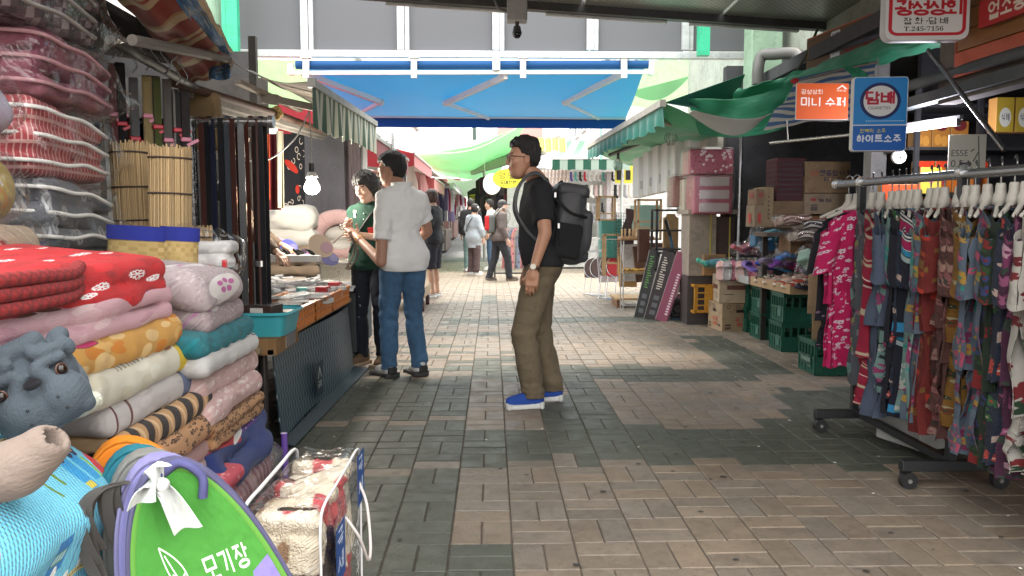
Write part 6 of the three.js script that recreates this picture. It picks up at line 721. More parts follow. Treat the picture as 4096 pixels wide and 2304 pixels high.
// ================= crates, cartons and slippers along the right =================
{
  const gc = [.006, .075, .048], G = 'green crates stacked along the right side', C = (l, x, z, y, o = {}) => { const t = crate(l, [x, y, z], o.turn ?? 0, .44, .265, .33, gc, { open: true, group: G }); for (const [p, r, w] of [[[-.228, .1, .05], [0, -Math.PI / 2, 0], .07], [[.08, .08, .175], [0, 0, 0], .1]]) part('faded_sticker', mv(new THREE.PlaneGeometry(w, .1), p, r), painted([.09, .2, .16], .8), t); return t; };
  const st = [[2.98, -8.75, 'farthest'], [2.95, -8.2, 'middle'], [2.9, -7.46, 'nearest']]; for (const [x, z, l] of st) for (let k = 0; k < 2; k++) C(`dark green crate, ${k ? 'upper' : 'lower'} of the ${l} two-high stack`, x + .01 * k, z, k * .275);
  const s = C('dark green crate with white lettering beneath the flattened cartons', 2.76, -6.35, 0); const stx = ctex(256, 96, (x, W, H) => { bgf('#0c3a2b')(x, W, H); x.fillStyle = '#8fa79b'; x.font = 'bold 62px serif'; x.fillText('Sunkist', 14, 66); }), [g, m] = face(.26, .09, stx, [-.03, .11, .178]); part('lettering', g, m, s); const [g3, m3] = face(.2, .08, stx, [-.235, .11, 0], [0, -Math.PI / 2, 0]); part('lettering', g3, m3, s);
  crate('mustard yellow crate standing on end by the hand truck', [2.56, .32, -9.35], 0, .56, .25, .3, [.42, .2, .015], { open: true }).rotation.set(Math.PI / 2, 0, Math.PI / 2);
  const pr = (x, W, H) => { x.fillStyle = '#a8543e'; hangul(x, '용기용', 90, 96, 34, '#a8543e', .13, 1.0); rrect(x, 100, 138, 76, 22, 10); x.fill(); x.fillStyle = '#4a3a30'; for (const [a, b] of [[14, 146], [14, 168], [196, 150]]) x.fillRect(a, b, 44, 13); x.fillStyle = '#1c1512'; x.fillRect(96, 40, 56, 22); x.strokeStyle = '#5a4638'; x.lineWidth = 5; for (const X of [40, 108]) { x.beginPath(); x.arc(X, 18, 13, 0, 7); x.stroke(); } };
  carton3('brown carton with red print standing on the paving', [2.7, 0, -8.9], .42, .31, .4, .12, pr, [.36, .26, .16]); carton3('pale carton with dark print panel on top of the red printed one', [2.75, .315, -8.88], .5, .3, .42, -.1, (x, W, H) => { x.fillStyle = '#5a2f24'; x.fillRect(40, 66, 170, 32); x.strokeStyle = '#5a4638'; x.lineWidth = 4; x.strokeRect(150, 132, 80, 26); x.fillStyle = '#6a5648'; x.fillRect(20, 130, 60, 8); }, [.42, .33, .23]); carton3('small brown carton on top of the mustard crate', [2.54, .585, -9.3], .26, .24, .3, .1, null, [.33, .18, .08]);
  { const t = thing('cardboard_sheet', 'flattened carton panel with red handwriting hung before the green crate', 'cardboard', [2.62, .3, -6.55], .05); part('upper_panel', rb(.34, .34, .008, .002, [.06, .34, .22], [-.06, 0, -.03]), carton([.34, .23, .13]), t); part('lower_panel', rb(.33, .32, .008, .002, [.1, .06, .21], [.03, 0, .02]), carton([.32, .22, .12]), t); const [g1, m1] = face(.1, .16, ctex(64, 128, (x, W, H) => { x.clearRect(0, 0, W, H); hangul(x, '곶', 6, 8, 46, '#7a2a20', .1); hangul(x, '감', 6, 68, 46, '#7a2a20', .1); }), [.02, .36, .23]); part('handwriting', g1, m1, t); part('tape_strip', rb(.03, .17, .002, .001, [.05, .18, .235]), M([.4, .38, .33], .15), t); }
  { const t = thing('display_tray', 'shallow cardboard tray of slippers on top of the crates', 'tray', [2.98, .56, -7.95]); part('tray_base', bx(.62, .01, 1.7, [0, 0, 0]), carton([.3, .2, .11]), t); part('tray_lip', bx(.012, .09, 1.1, [-.31, .04, .3]), carton([.4, .27, .15]), t); part('tray_lip', bx(.62, .07, .012, [0, .03, .85]), carton([.36, .25, .14]), t); part('white_lip', bx(.012, .08, .5, [-.315, .035, -.55]), painted([.4, .4, .38]), t); }
  // slippers
  const foot = new THREE.Shape(); foot.moveTo(0, -.125); foot.bezierCurveTo(.05, -.125, .045, -.04, .038, .0); foot.bezierCurveTo(.06, .08, .04, .13, 0, .13); foot.bezierCurveTo(-.05, .13, -.05, .06, -.04, 0); foot.bezierCurveTo(-.045, -.06, -.05, -.125, 0, -.125);
  const sole = mv(new THREE.ExtrudeGeometry(foot, { depth: .016, bevelEnabled: true, bevelSize: .003, bevelThickness: .004, bevelSegments: 2 }), [0, 0, 0], [-Math.PI / 2, 0, 0]), upper = sheet((u, v) => { const a = Math.PI * u, z = -.02 - v * .1, w = .05 * Math.sqrt(Math.max(0.02, 1 - Math.pow(Math.max(0, v - .35) / .66, 2))); return V(-Math.cos(a) * w, .016 + Math.sin(a) * .05 * (1 - .5 * v), z); }, 14, 8, .005);
  const slipper = (label, p, ry, tilt, m1, m2, group) => { const t = thing('slipper', label, 'slipper', p, ry, group); t.rotation.order = 'YXZ'; t.rotation.x = tilt; part('sole', sole, m1, t); part('upper', upper, m2, t); return t; };
  const check = M([1, 1, 1], .8, { map: ctex(64, 64, (x) => { bgf('#b8b2a4')(x, 64, 64); x.fillStyle = '#1c1a1c'; x.fillRect(0, 0, 20, 64); x.fillRect(0, 0, 64, 20); x.fillStyle = '#8a2a2a'; x.fillRect(40, 0, 6, 64); }, true, [3, 3]) }), S1 = cloth([.5, .42, .34]), mk = (c) => cloth(c);
  for (let i = 0; i < 11; i++) slipper(['red trimmed patchwork slipper in the tray front row', 'cream and red slipper lined up in the tray', 'black and white checked slipper near the tray corner'][i < 4 ? 0 : i < 8 ? 1 : 2], [2.76 + (i % 3) * .1, .58 + (i % 3) * .03, -7.25 - Math.floor(i / 3) * .26 - (i % 3) * .03], 1.9 + rr(-.2, .2), .25, S1, i < 4 ? mk([.4, .06, .04]) : i < 8 ? mk([.55, .36, .28]) : check, 'patterned slippers in the tray');
  for (let i = 0; i < 3; i++) slipper(['black slipper with three white stripes in the tray', 'navy rubber slipper at near end of the tray', 'second navy rubber slipper behind the first'][i], [2.8 + i * .09, .6, -7.1 - i * .05], 2.2, .2, mk([.02, .02, .04]), i ? plastic([.012, .02, .075]) : check);
  for (let i = 0; i < 9; i++) { const t = slipper(['pink floral slipper in a clear sleeve, in the slanting row', 'grey printed slipper in a clear sleeve, in the slanting row', 'crimson slipper in a clear sleeve, in the slanting row'][i % 3], [2.5 + i * .066, .66, -8.72 + (i % 2) * .04], -.3, .9, mk([[.5, .3, .28], [.24, .22, .23], [.36, .04, .1]][i % 3]), mk([[.55, .33, .3], [.3, .28, .3], [.4, .06, .14]][i % 3]), 'sleeved slippers in a slanting row'); part('clear_sleeve', rb(.11, .07, .3, .012, [0, .03, 0]), film, t); }
  for (let i = 0; i < 6; i++) slipper(['violet clog', 'blue clog', 'sky blue sandal', 'lime green clog', 'magenta sandal', 'dark green clog'][i] + ' tossed on the pile behind the slanting row', [2.7 + i * .1, .72 + .02 * (i & 1), -8.35 + (i % 3) * .16], rr(0, 3), .3, mk([[.16, .1, .36], [.03, .06, .36], [.05, .2, .4], [.25, .4, .03], [.4, .03, .2], [.02, .08, .04]][i]), plastic([[.18, .12, .4], [.04, .08, .42], [.06, .24, .45], [.3, .45, .04], [.45, .04, .24], [.03, .1, .05]][i]));
  for (const [l, px, py, z, c, w, h] of [['teal goods in plastic bags on the small brown carton', 712, 262, 9.0, [.03, .25, .26], .36, .12], ['blue and teal goods hanging in plastic bags behind the slippers', 768, 240, 8.2, [.02, .12, .22], .34, .32], ['red and blue packets in plastic beside the shop post', 748, 248, 8.4, [.2, .03, .05], .36, .12], ['grey goods heaped in clear plastic beside the pink clothes', 822, 262, 6.9, [.2, .2, .21], .4, .3], ['blue sandals in clear plastic on the pile', 795, 255, 7.5, [.04, .14, .36], .36, .1], ['purple packets in clear plastic on the pile', 775, 262, 7.8, [.14, .07, .26], .3, .1], ['magenta packets in clear plastic behind the blue sandals', 810, 257, 7.5, [.3, .04, .14], .26, .1]]) { const t = thing('bagged_goods', l, 'bag', at(px, py, z), .2); for (let k = 0; k < 4; k++) part('contents', rb(w * .4, h * .4, .12, .02, [(k - 1.5) * w * .22, rr(-.2, .2) * h, .04 * (k & 1)], [rr(-.4, .4), rr(-.4, .4), rr(-.5, .5)]), plastic(c.map((q) => q * rr(.6, 1.4)), .5), t); part('plastic_bag', nets([-w / 2 - .05, -h / 2 - .05, -.18], [w / 2 + .05, h / 2 + .05, .18], .02, (x, y, q) => rbox(x, y, q, w / 2, h / 2, .12, .06) + .03 * vn(x * 13 + px, y * 13, q * 13) + .012 * vn(x * 31, y * 31, q * 31 + px)), film, t); }
}
// ================= household goods beyond =================
{
  const pine = painted([.46, .3, .15], .6), dark = painted([.075, .03, .02], .5), white = plastic([.62, .61, .59], .5);
  const fr = (px0, px1, py0, py1, z) => { const a = at(px0, py1, z), b = at(px1, py0, z); return { p: [(a.x + b.x) / 2, a.y, -z], w: b.x - a.x, h: b.y - a.y }; };
  ['far left', 'second', 'third', 'nearest'].forEach((l, i) => { const f = fr(638 + i * 9.4, 646.5 + i * 9.6, 157 - i * 6, 197 - i * 2, 11.3 - i * .35), t = thing('flat_box', `tall white furniture box hung in a row under the green awning, ${l}`, 'box', f.p, 0, 'tall white boxes under the green awning'); part('box_body', rb(f.w, f.h, .45, .006, [0, f.h / 2, -.22]), white, t); part('printed_band', bx(f.w * .6, f.h * .2, .003, [0, f.h * .3, .007]), painted([.5, .5, .5]), t); });
  const wrapped = (l, cat, f, d, m, n = 0) => { const t = thing('wrapped_unit', l, cat, f.p); part('unit_body', rb(f.w, f.h, d, .02, [0, f.h / 2, -d / 2]), m, t); for (let k = 0; k < n; k++) part('drawer_front', rb(f.w * .78, f.h / n * .72, .02, .02, [f.w * .02, f.h * (k + .5) / n, .006]), plastic([.42, .36, .36]), t); part('plastic_cover', warp(rb(f.w + .04, f.h + .05, d + .04, .03, [0, f.h / 2, -d / 2], [0, 0, 0], 4), (v) => { v.x += .02 * vn(v.y * 7, v.z * 6, f.w * 9); v.z += .02 * vn(v.y * 7, v.x * 6, 3); }), film, t); return t; };
  wrapped('white cabinet in clear plastic, left of three under the green awning', 'cabinet', fr(674, 688, 140, 178, 10), .4, white); wrapped('white cabinet in clear plastic, middle of three under the green awning', 'cabinet', fr(689, 704, 132, 170, 9.7), .4, white); wrapped('cream cabinet in clear plastic, right of three under the green awning', 'cabinet', fr(706, 731, 127, 150, 9.5), .4, plastic([.45, .42, .34])); wrapped('brown drawer unit in clear plastic left of the pink one', 'drawers', fr(673, 690, 176, 207, 9.7), .35, plastic([.2, .08, .06])); wrapped('cream drawer unit in clear plastic between brown and pink units', 'drawers', fr(683, 693, 179, 214, 9.5), .35, plastic([.55, .52, .4]));
  const pb = wrapped('pink heart printed storage box in plastic on top of the drawers', 'storage box', fr(690, 734, 149, 174, 9.05), .4, plastic([.4, .09, .13])); { const f = fr(690, 734, 149, 174, 9.05); const [g, m] = face(f.w - .02, f.h - .02, ctex(256, 128, (x, W, H) => { bgf('#a84a5e')(x, W, H); dots(x, W, H, 70, ['#7d2638'], 4, 6); for (let i = 0; i < 26; i++) { x.fillStyle = '#d8bcc0'; const X = rnd() * W, Y = rnd() * H; x.beginPath(); x.arc(X - 4, Y, 5, 0, 7); x.arc(X + 4, Y, 5, 0, 7); x.fill(); x.beginPath(); x.moveTo(X - 9, Y + 2); x.lineTo(X + 9, Y + 2); x.lineTo(X, Y + 11); x.fill(); } }), [0, f.h / 2, .004]); part('printed_side', g, m, pb); }
  wrapped('pink and white three drawer chest in clear plastic', 'drawers', fr(694, 733, 175, 214, 9.05), .4, plastic([.36, .09, .13]), 3);
  { const f = fr(688, 736, 214, 276, 9.2), t = thing('wood_cabinet', 'pale wood cabinet with yellow straps under the pink chest', 'cabinet', f.p); part('side_panel', rb(f.w * .58, f.h, .4, .004, [-f.w * .2, f.h / 2, -.2]), painted([.3, .25, .2], .7), t); part('dark_panel', rb(f.w * .4, f.h * .96, .36, .004, [f.w * .29, f.h * .48, -.2]), painted([.06, .035, .03], .7), t); part('top_panel', bx(f.w * 1.06, .05, .44, [0, f.h + .025, -.2]), painted([.34, .29, .23], .7), t); part('yellow_strap', bx(.014, f.h, .005, [-.02, f.h / 2, .005]), plastic([.4, .33, .05]), t); part('yellow_strap', bx(.014, f.h * .9, .005, [.2, f.h * .5, .005]), plastic([.4, .33, .05]), t); part('plinth', bx(f.w, f.p[1] - .01, .36, [0, -f.p[1] / 2 + .004, -.2]), painted([.05, .04, .04]), t); }
  solo('shop_post', rod([2.78, 0, -9.0], [2.78, 2.45, -9.0], .022), metal([.3, .31, .33]), 'slim steel post at corner of the household stall', 'post');
  const frame = (l, cat, f, d, m, shelves, name = 'wood_stand') => { const t = thing(name, l, cat, f.p), b = .028; for (const x of [-1, 1]) for (const z of [0, -d]) part('leg', bx(b, f.h, b, [x * (f.w / 2 - b / 2), f.h / 2, z]), m, t); for (const y of shelves) part('shelf', bx(f.w, .022, d + b, [0, f.h * y, -d / 2]), m, t); part('rail', [bx(f.w - b, .02, .02, [0, f.h * .3, 0]), bx(f.w - b, .02, .02, [0, f.h * .3, -d])], m, t); return t; };
  frame('pine stool upended on top of another stool beside the backpack', 'stool', fr(598, 616, 196, 221, 11.6), .24, pine, [.98, .05]); frame('pine stool under the upended one', 'stool', fr(604, 622, 234, 276, 11.5), .24, pine, [.98]); frame('pine display stand with two shelves among the household goods', 'stand', fr(637, 662, 199, 240, 10.8), .26, pine, [.98, .45, .02]); frame('black plastic shoe shelf with open frame', 'shelf', fr(655, 692, 209, 272, 9.8), .3, plastic([.012, .012, .014]), [.98, .66, .36, .04], 'shoe_shelf');
  { const f = fr(662, 678, 214, 268, 10.2), t = thing('bed_board', 'pine headboard with shaped top standing behind the boxes', 'headboard', f.p, .2); const s = new THREE.Shape(); s.moveTo(-f.w / 2, 0); s.lineTo(-f.w / 2, f.h * .93); s.quadraticCurveTo(-f.w * .3, f.h * .93, -f.w * .25, f.h); s.lineTo(f.w * .25, f.h); s.quadraticCurveTo(f.w * .3, f.h * .93, f.w / 2, f.h * .93); s.lineTo(f.w / 2, 0); part('board', new THREE.ExtrudeGeometry(s, { depth: .03, bevelEnabled: true, bevelSize: .004, bevelThickness: .004 }), pine, t); part('inset_panel', rb(f.w * .6, f.h * .3, .01, .004, [0, f.h * .3, .038]), painted([.4, .25, .12]), t); }
  { const f = fr(637, 650, 229, 262, 10.5), t = thing('dark_bench', 'dark brown wooden bench end and seat among the goods', 'bench', f.p, .3); part('bench_end', rb(f.w, f.h, .05, .01, [0, f.h / 2, 0]), dark, t); part('seat_board', rb(.42, .1, .3, .01, [.28, f.h * .45, -.1]), dark, t); }
  { const t = thing('carved_board', 'dark carved wavy board leaning behind the wire grid', 'board', at(626, 246, 11.2)); const s = new THREE.Shape(); s.moveTo(-.1, 0); s.bezierCurveTo(-.02, .12, -.1, .2, -.02, .34); s.bezierCurveTo(.02, .42, -.02, .46, .0, .52); s.lineTo(.1, .5); s.bezierCurveTo(.12, .36, .02, .3, .1, .16); s.lineTo(.1, 0); part('board', new THREE.ExtrudeGeometry(s, { depth: .03, bevelEnabled: true, bevelSize: .005, bevelThickness: .005 }), painted([.04, .015, .016]), t); }
  { const f = fr(613, 630, 213, 262, 11), t = thing('wire_grid', 'black wire grid panel standing between stools and goods', 'grid', f.p, .5); const g = []; for (let i = 0; i <= 8; i++) g.push(rod([-f.w / 2 + f.w * i / 8, 0, 0], [-f.w / 2 + f.w * i / 8, f.h, 0], .003, .003, 5)); for (let i = 0; i <= 16; i++) g.push(rod([-f.w / 2, f.h * i / 16, 0], [f.w / 2, f.h * i / 16, 0], .003, .003, 5)); part('wires', g, M([.015, .015, .016], .5), t).userData.kind = 'stuff'; }
  for (const [l, x0, x1, y0, y1, c] of [['teal storage tub in plastic behind the pine stools, upper', 601, 622, 219, 239, [.03, .24, .2]], ['teal storage tub in plastic behind the pine stools, lower', 601, 624, 240, 258, [.03, .24, .2]], ['pale green tub under a white plastic sheet', 634, 662, 205, 232, [.2, .34, .3]]]) wrapped(l, 'tub', fr(x0, x1, y0, y1, 12), .4, plastic(c));
  const fold = (l, px, z, c, H, ry) => { const b = onGround(px, 220 + 981 / z), t = thing('folding_stool', l, 'folding stool', [b.x, 0, -z], ry, 'folded stools leaning in a row'); t.rotation.order = 'YXZ'; t.rotation.z = -.12; part('seat_pad', rb(.05, .32, .3, .024, [0, H * .68, 0], [0, 0, .04], 4), plastic(c, .45), t); part('seat_edge', mv(new THREE.TorusGeometry(.155, .008, 8, 28), [-.026, H * .68, 0], [0, Math.PI / 2, 0], [.95, 1.02, 1]), metal(), t); if (H > .7) part('back_pad', rb(.04, .11, .24, .018, [.02, H * 1.02, 0], [0, 0, 0], 4), plastic(c, .45), t); for (const q of [-.12, .12]) part('leg', tube([[.02, H * 1.05, q], [0, H * .5, q * 1.05], [-.03, .02, q * 1.1]], .009, 14, 6), metal([.6, .6, .6], .25), t); part('foot_bar', rod([-.03, .025, -.13], [-.03, .025, .13], .009), metal([.6, .6, .6], .25), t); };
  fold('brown folding stool leaning at left of the row', 592, 12.9, [.09, .05, .045], .66, 1.0); fold('brown folding stool right beside the leftmost one', 598, 12.7, [.1, .055, .05], .68, 1.0); fold('black round folding chair with white edging', 608, 12.2, [.02, .02, .022], .78, 1.0); fold('red round folding chair with white edging', 615, 12.0, [.5, .02, .03], .78, 1.0);
  { const t = thing('low_pallet', 'low pine pallet under the leaning boards', 'pallet', [2.02, 0, -11.3]); part('pallet_top', rb(.62, .03, .6, .004, [0, .13, 0]), pine, t); for (const x of [-.26, .26]) part('leg', bx(.06, .12, .5, [x, .06, 0]), painted([.2, .09, .04]), t); }
  const board = (l, px, py, z, w, h, c, rz, ry = .4) => { const p = at(px, py, z), t = thing('leaning_board', l, 'board', p, ry); t.rotation.order = 'YXZ'; t.rotation.x = -.16; t.rotation.z = rz; part('panel', rb(w, h, .02, .003, [0, h / 2, 0]), painted(c, .5), t); part('panel_edge', bx(w + .006, .012, .024, [0, h, 0]), painted(c.map((q) => q * .7)), t); };
  board('tall white board leaning among household goods', 634, 281, 10.9, .3, .5, [.6, .58, .56], .02); board('brown edged board leaning beside the white one', 643, 282, 10.8, .22, .48, [.16, .08, .05], .03); board('honey yellow board leaning on the pallet', 628, 287, 10.9, .28, .42, [.5, .3, .1], -.05); board('white carton panel behind the red folding chair', 613, 282, 12.4, .5, .56, [.6, .52, .53], 0);
  { const f = fr(622, 652, 236, 300, 10.6), t = thing('wire_rack', 'slim steel wire rack with straw basket on top', 'rack', [f.p[0], 0, -10.6]); const hh = .95; for (const x of [-.18, .18]) for (const z of [0, -.22]) part('leg', rod([x, 0, z], [x, hh, z], .008), metal([.5, .5, .5]), t); for (const y of [.08, .5]) { const g = []; for (let i = 0; i < 11; i++) g.push(rod([-.18 + i * .036, y, 0], [-.18 + i * .036, y, -.22], .003, .003, 5)); g.push(rod([-.18, y, 0], [.18, y, 0], .005), rod([-.18, y, -.22], [.18, y, -.22], .005)); part('wire_shelf', g, metal([.5, .5, .5]), t).userData.kind = 'stuff'; }
    const k = thing('straw_basket', 'row of turned wooden pegs on a woven tray atop the wire rack', 'tray', [f.p[0], hh, -10.6]); part('woven_tray', warp(rb(.46, .05, .28, .02, [0, .025, -.11], [0, 0, 0], 5), (v) => { v.y += .006 * Math.sin(v.x * 120); }), painted([.28, .16, .07]), k); for (let i = 0; i < 9; i++) part('peg', lathe([[0, 0], [.018, 0], [.01, .03], [.016, .06], [.01, .085], [.016, .1], [0, .105]], 10).translate(-.2 + i * .05, .05, -.02 - .05 * (i & 1)), pine, k);
    const k2 = thing('bead_tray', 'tray of amber wooden beads on the middle wire shelf', 'tray', [f.p[0], .51, -10.6]); part('tray_body', bx(.38, .03, .22, [0, .015, -.11]), painted([.3, .2, .1]), k2); const b = []; for (let i = 0; i < 50; i++) b.push(ball(.018, [rr(-.17, .17), .035 + rr(0, .02), -.11 + rr(-.09, .09)], undefined, 8)); part('beads', b, painted([.5, .28, .05], .4), k2).userData.kind = 'stuff'; }
  const long = (l, px, z, w, col, tx, rz) => { const b = onGround(px, 220 + 981 / z), t = thing('long_carton', l, 'carton', [b.x, 0, -z], -.35); t.rotation.order = 'YXZ'; t.rotation.z = rz; t.rotation.x = -.1; part('carton_body', rb(w, .86, .12, .004, [0, .43, 0]), plastic(col, .45), t); part('pale_side', bx(.003, .85, .115, [-w / 2 - .002, .43, 0]), painted([.5, .5, .5]), t); const [g, m] = face(w * .95, .84, ctex(96, 512, tx), [0, .43, .063]); part('printed_face', g, m, t); };
  const blk = (a, b) => (x, W, H) => { bgf(a)(x, W, H); x.fillStyle = b; for (let i = 0; i < 14; i++) x.fillRect(20 + rnd() * 8, 40 + i * 18, rr(20, 46), 9); x.fillStyle = '#4f5156'; for (let i = 0; i < 3; i++) x.fillRect(28, 330 + i * 56, 44, 34); };
  long('black long carton with green print leaning, left of three', 641, 9.95, .13, [.02, .022, .022], blk('#1b1f1e', '#4c7a3a'), -.2); long('black and brown long carton with photographs leaning, middle of three', 652, 9.75, .15, [.03, .022, .024], blk('#241c1e', '#a9a29a'), -.24); long('plum pink long carton with white vertical lettering, right of three', 663, 9.6, .14, [.22, .06, .1], (x, W, H) => { bgf('#7a3a52')(x, W, H); x.fillStyle = '#c9b4bc'; for (let i = 0; i < 16; i++) x.fillRect(60, 150 + i * 20, 22, 12); }, -.28);
  { const b = onGround(674, 318), t = thing('wrapped_roll', 'pink and white roll in clear plastic leaning by the hand truck', 'roll', b); t.rotation.z = -.2; for (let i = 0; i < 5; i++) part('roll_section', rod([0, .12 + i * .2, 0], [0, .31 + i * .2, 0], .06, .055, 14), plastic(i & 1 ? [.5, .5, .5] : [.34, .16, .22]), t); part('plastic_wrap', rod([0, .1, 0], [0, 1.2, 0], .068, .05, 14), film, t); }
  { const t = thing('hand_truck', 'blue steel hand truck with black tyres parked on end', 'hand truck', [2.36, 0, -9.85]); const bl = painted([.02, .09, .15], .45); for (const x of [-.14, .16]) part('side_tube', tube([[x, .08, 0], [x, .9, -.02], [x - .06, 1.12, .02]], .018, 20, 8), bl, t); for (const y of [.2, .5, .8]) part('cross_bar', rod([-.14, y, 0], [.16, y, 0], .014), bl, t); for (const x of [-.14, .16]) part('grip', rod([x - .03, 1.03, 0], [x - .1, 1.22, .05], .022), plastic([.012, .012, .014]), t); const w = part('wheel', mv(new THREE.TorusGeometry(.095, .042, 12, 30), [-.1, .137, .1], [0, .25, 0]), M([.02, .02, .021], .8), t); part('hub', mv(rod([0, 0, -.025], [0, 0, .03], .06, .05, 20), [-.1, .137, .1], [0, .25, 0]), painted([.06, .06, .062]), w); part('toe_plate', bx(.36, .01, .2, [0, .02, .1]), bl, t); }
  for (const [l, px, py, z] of [['clear bulb in a wire cage hung under the awning, nearer', 671, 135, 9.4], ['clear bulb in a wire cage hung under the awning, farther', 618, 163, 12]]) { const t = thing('bulb_cage', l, 'lamp', at(px, py, z)); part('glass_bulb', lathe([[0, -.1], [.04, -.08], [.05, -.03], [.03, .03], [.02, .07]], 16), M([.95, .95, .93], .1, { phys: true, transmission: .9, thickness: 0 }), t); part('socket', rod([0, .06, 0], [0, .15, 0], .022), plastic([.02, .02, .02]), t); const g = []; for (let k = 0; k < 6; k++) { const a = k * 1.047; g.push(tube([[.02 * Math.cos(a), .07, .02 * Math.sin(a)], [.075 * Math.cos(a), -.03, .075 * Math.sin(a)], [.03 * Math.cos(a), -.12, .03 * Math.sin(a)]], .003, 10, 4)); } part('wire_cage', g, M([.05, .05, .05], .5), t); }
}
// ================= clothes rack =================
const RX = 2.09;
{
  const st = M([.05, .052, .056], .4, { metalness: .6 }), t = thing('clothes_rack', 'grey steel wheeled clothes rack at right', 'clothes rack'); const X = RX, y = 1.435;
  part('top_bar', rod([X, y, -4.84], [X, y - .025, -2.5], .022, .022, 14), metal([.22, .23, .24]), t); part('end_cap', rod([X, y, -4.87], [X, y, -4.82], .028, .028, 14), metal([.5, .5, .5]), t);
  for (const z of [-4.52, -3.54]) { part('upright_post', bar([X, .1, z], [X, y, z], .036, .036), st, t); part('collar', rod([X, y, z - .02], [X, y, z + .02], .031, .031, 14), metal([.6, .6, .6]), t); part('foot_bar', rb(.5, .05, .045, .006, [X + .02, .105, z]), st, t); for (const x of [-.2, .22]) { const w = part('caster', rod([X + x, .04, z + .0], [X + x, .04, z + .035], .038, .038, 20), M([.012, .012, .013], .6), t); part('axle_cap', rod([X + x, .04, z + .035], [X + x, .04, z + .039], .01, .01, 10), metal([.6, .6, .6]), w); part('fork', bx(.05, .06, .012, [X + x, .065, z - .008]), M([.02, .02, .02], .5), w); } }
  part('lower_bar', bar([X, .12, -4.52], [X, .12, -3.54], .034, .034), st, t);
  const ptx = (base, n, cols, kind) => ctex(256, 512, (x, W, H) => { bgf(base)(x, W, H); for (let i = 0; i < n; i++) { const X2 = rnd() * W, Y = rnd() * H, r = rr(5, kind === 'big' ? 26 : 12); if (kind === 'stripe') { x.fillStyle = pick(cols); x.fillRect(0, Y, W, rr(4, 26)); } else if (kind === 'lawn') { if (Y < H * .16 && rnd() > .2) continue; flower(x, X2, Y, r, pick(cols), '#3a1030'); } else if (kind === 'check') { x.fillStyle = pick(cols); x.fillRect(X2, Y, r * 3, r * 3.4); } else flower(x, X2, Y, r, pick(cols), pick(cols)); } });
  const list = [ // label, z, texture, top hem y, bottom y, sleeve, width
    ['navy pyjama top with pale collar, farthest on the rack', -4.80, ptx('#15161f', 20, ['#8c6c86'], ''), .62, .42, 1, .44], ['pink floral pyjama set with white blossom print', -4.70, ptx('#b81559', 130, ['#d8b8c8', '#e2cdd6'], 'lawn'), .74, .33, 1, .46], ['grey pyjama set with small coloured squares', -4.50, ptx('#4e5158', 60, ['#8a8a5a', '#6f8f8a', '#8a5a70', '#77797f'], 'check'), .74, .28, 1, .4], ['crimson set with striped cuffs and cream panel', -4.40, ptx('#8a1232', 6, ['#b3a48c', '#d0b8b0'], 'stripe'), .5, .2, 1, .4], ['blue grey plain long dress with pink flower at hem', -4.28, ptx('#4a5468', 8, ['#a3647c'], ''), .68, .16, 1, .44], ['navy top with lilac collar print', -4.14, ptx('#10121e', 8, ['#80708a'], ''), .62, .22, 1, .42], ['navy dress with white and sky blue banded hem', -4.02, ctex(256, 512, (x, W, H) => { bgf('#101426')(x, W, H); x.fillStyle = '#2c82b0'; x.fillRect(0, 20, W, 40); for (const [c, Y, h] of [['#9aa', 380, 24], ['#2b86ad', 410, 24], ['#b8c4c8', 436, 5], ['#9a1450', 442, 40], ['#c6c6c2', 484, 8], ['#c6c6c2', 500, 9]]) { x.fillStyle = c; x.fillRect(0, Y, W, h); } }), .66, .22, 1, .42], ['white and mint floral set with leaf print', -3.9, ptx('#6f8c88', 70, ['#2e8c84', '#b0b4ac', '#8c3660', '#20282c'], 'big'), .9, .25, 1, .44], ['red and orange patchwork dress', -3.78, ptx('#5f1714', 60, ['#8c3a14', '#5a1014', '#6a4a20', '#9a2a1c'], 'check'), .72, .2, 1, .42], ['brown and pink floral dress', -3.66, ptx('#4a2a26', 60, ['#7a4a4a', '#35302c', '#8a6a60'], 'big'), .75, .2, 1, .44], ['mustard patchwork set with dark green panels', -3.54, ptx('#6f4c16', 70, ['#1c2a1c', '#8c866c', '#5f3012', '#7d581a', '#23301c'], 'big'), .7, .16, 1, .44], ['grey blue dress with large teal and wine flowers', -3.36, ptx('#4c5866', 80, ['#1f7c72', '#6a1c44', '#9a7a34', '#a04660', '#3c4a58'], 'big'), .6, .1, 1, .46], ['navy set with coral and green floral sleeves', -3.2, ptx('#1c2436', 50, ['#a63c34', '#2c5a34', '#b09a90'], 'big'), .6, .1, 1, .46], ['white dress with dark red flowers and leaf trail', -3.02, ptx('#a39f98', 44, ['#5a1018', '#1c3420', '#6a1a20'], 'big'), .5, .12, 1, .46], ['red and green floral dress at the frame edge', -2.9, ptx('#5a1014', 60, ['#1c3a1c', '#7a1418', '#1c2450', '#a89c94'], 'big'), .4, .08, 1, .48], ['dark green floral dress, nearest at right edge', -2.78, ptx('#142418', 60, ['#701418', '#24401c', '#2a3460'], 'big'), .4, .06, 1, .48]];
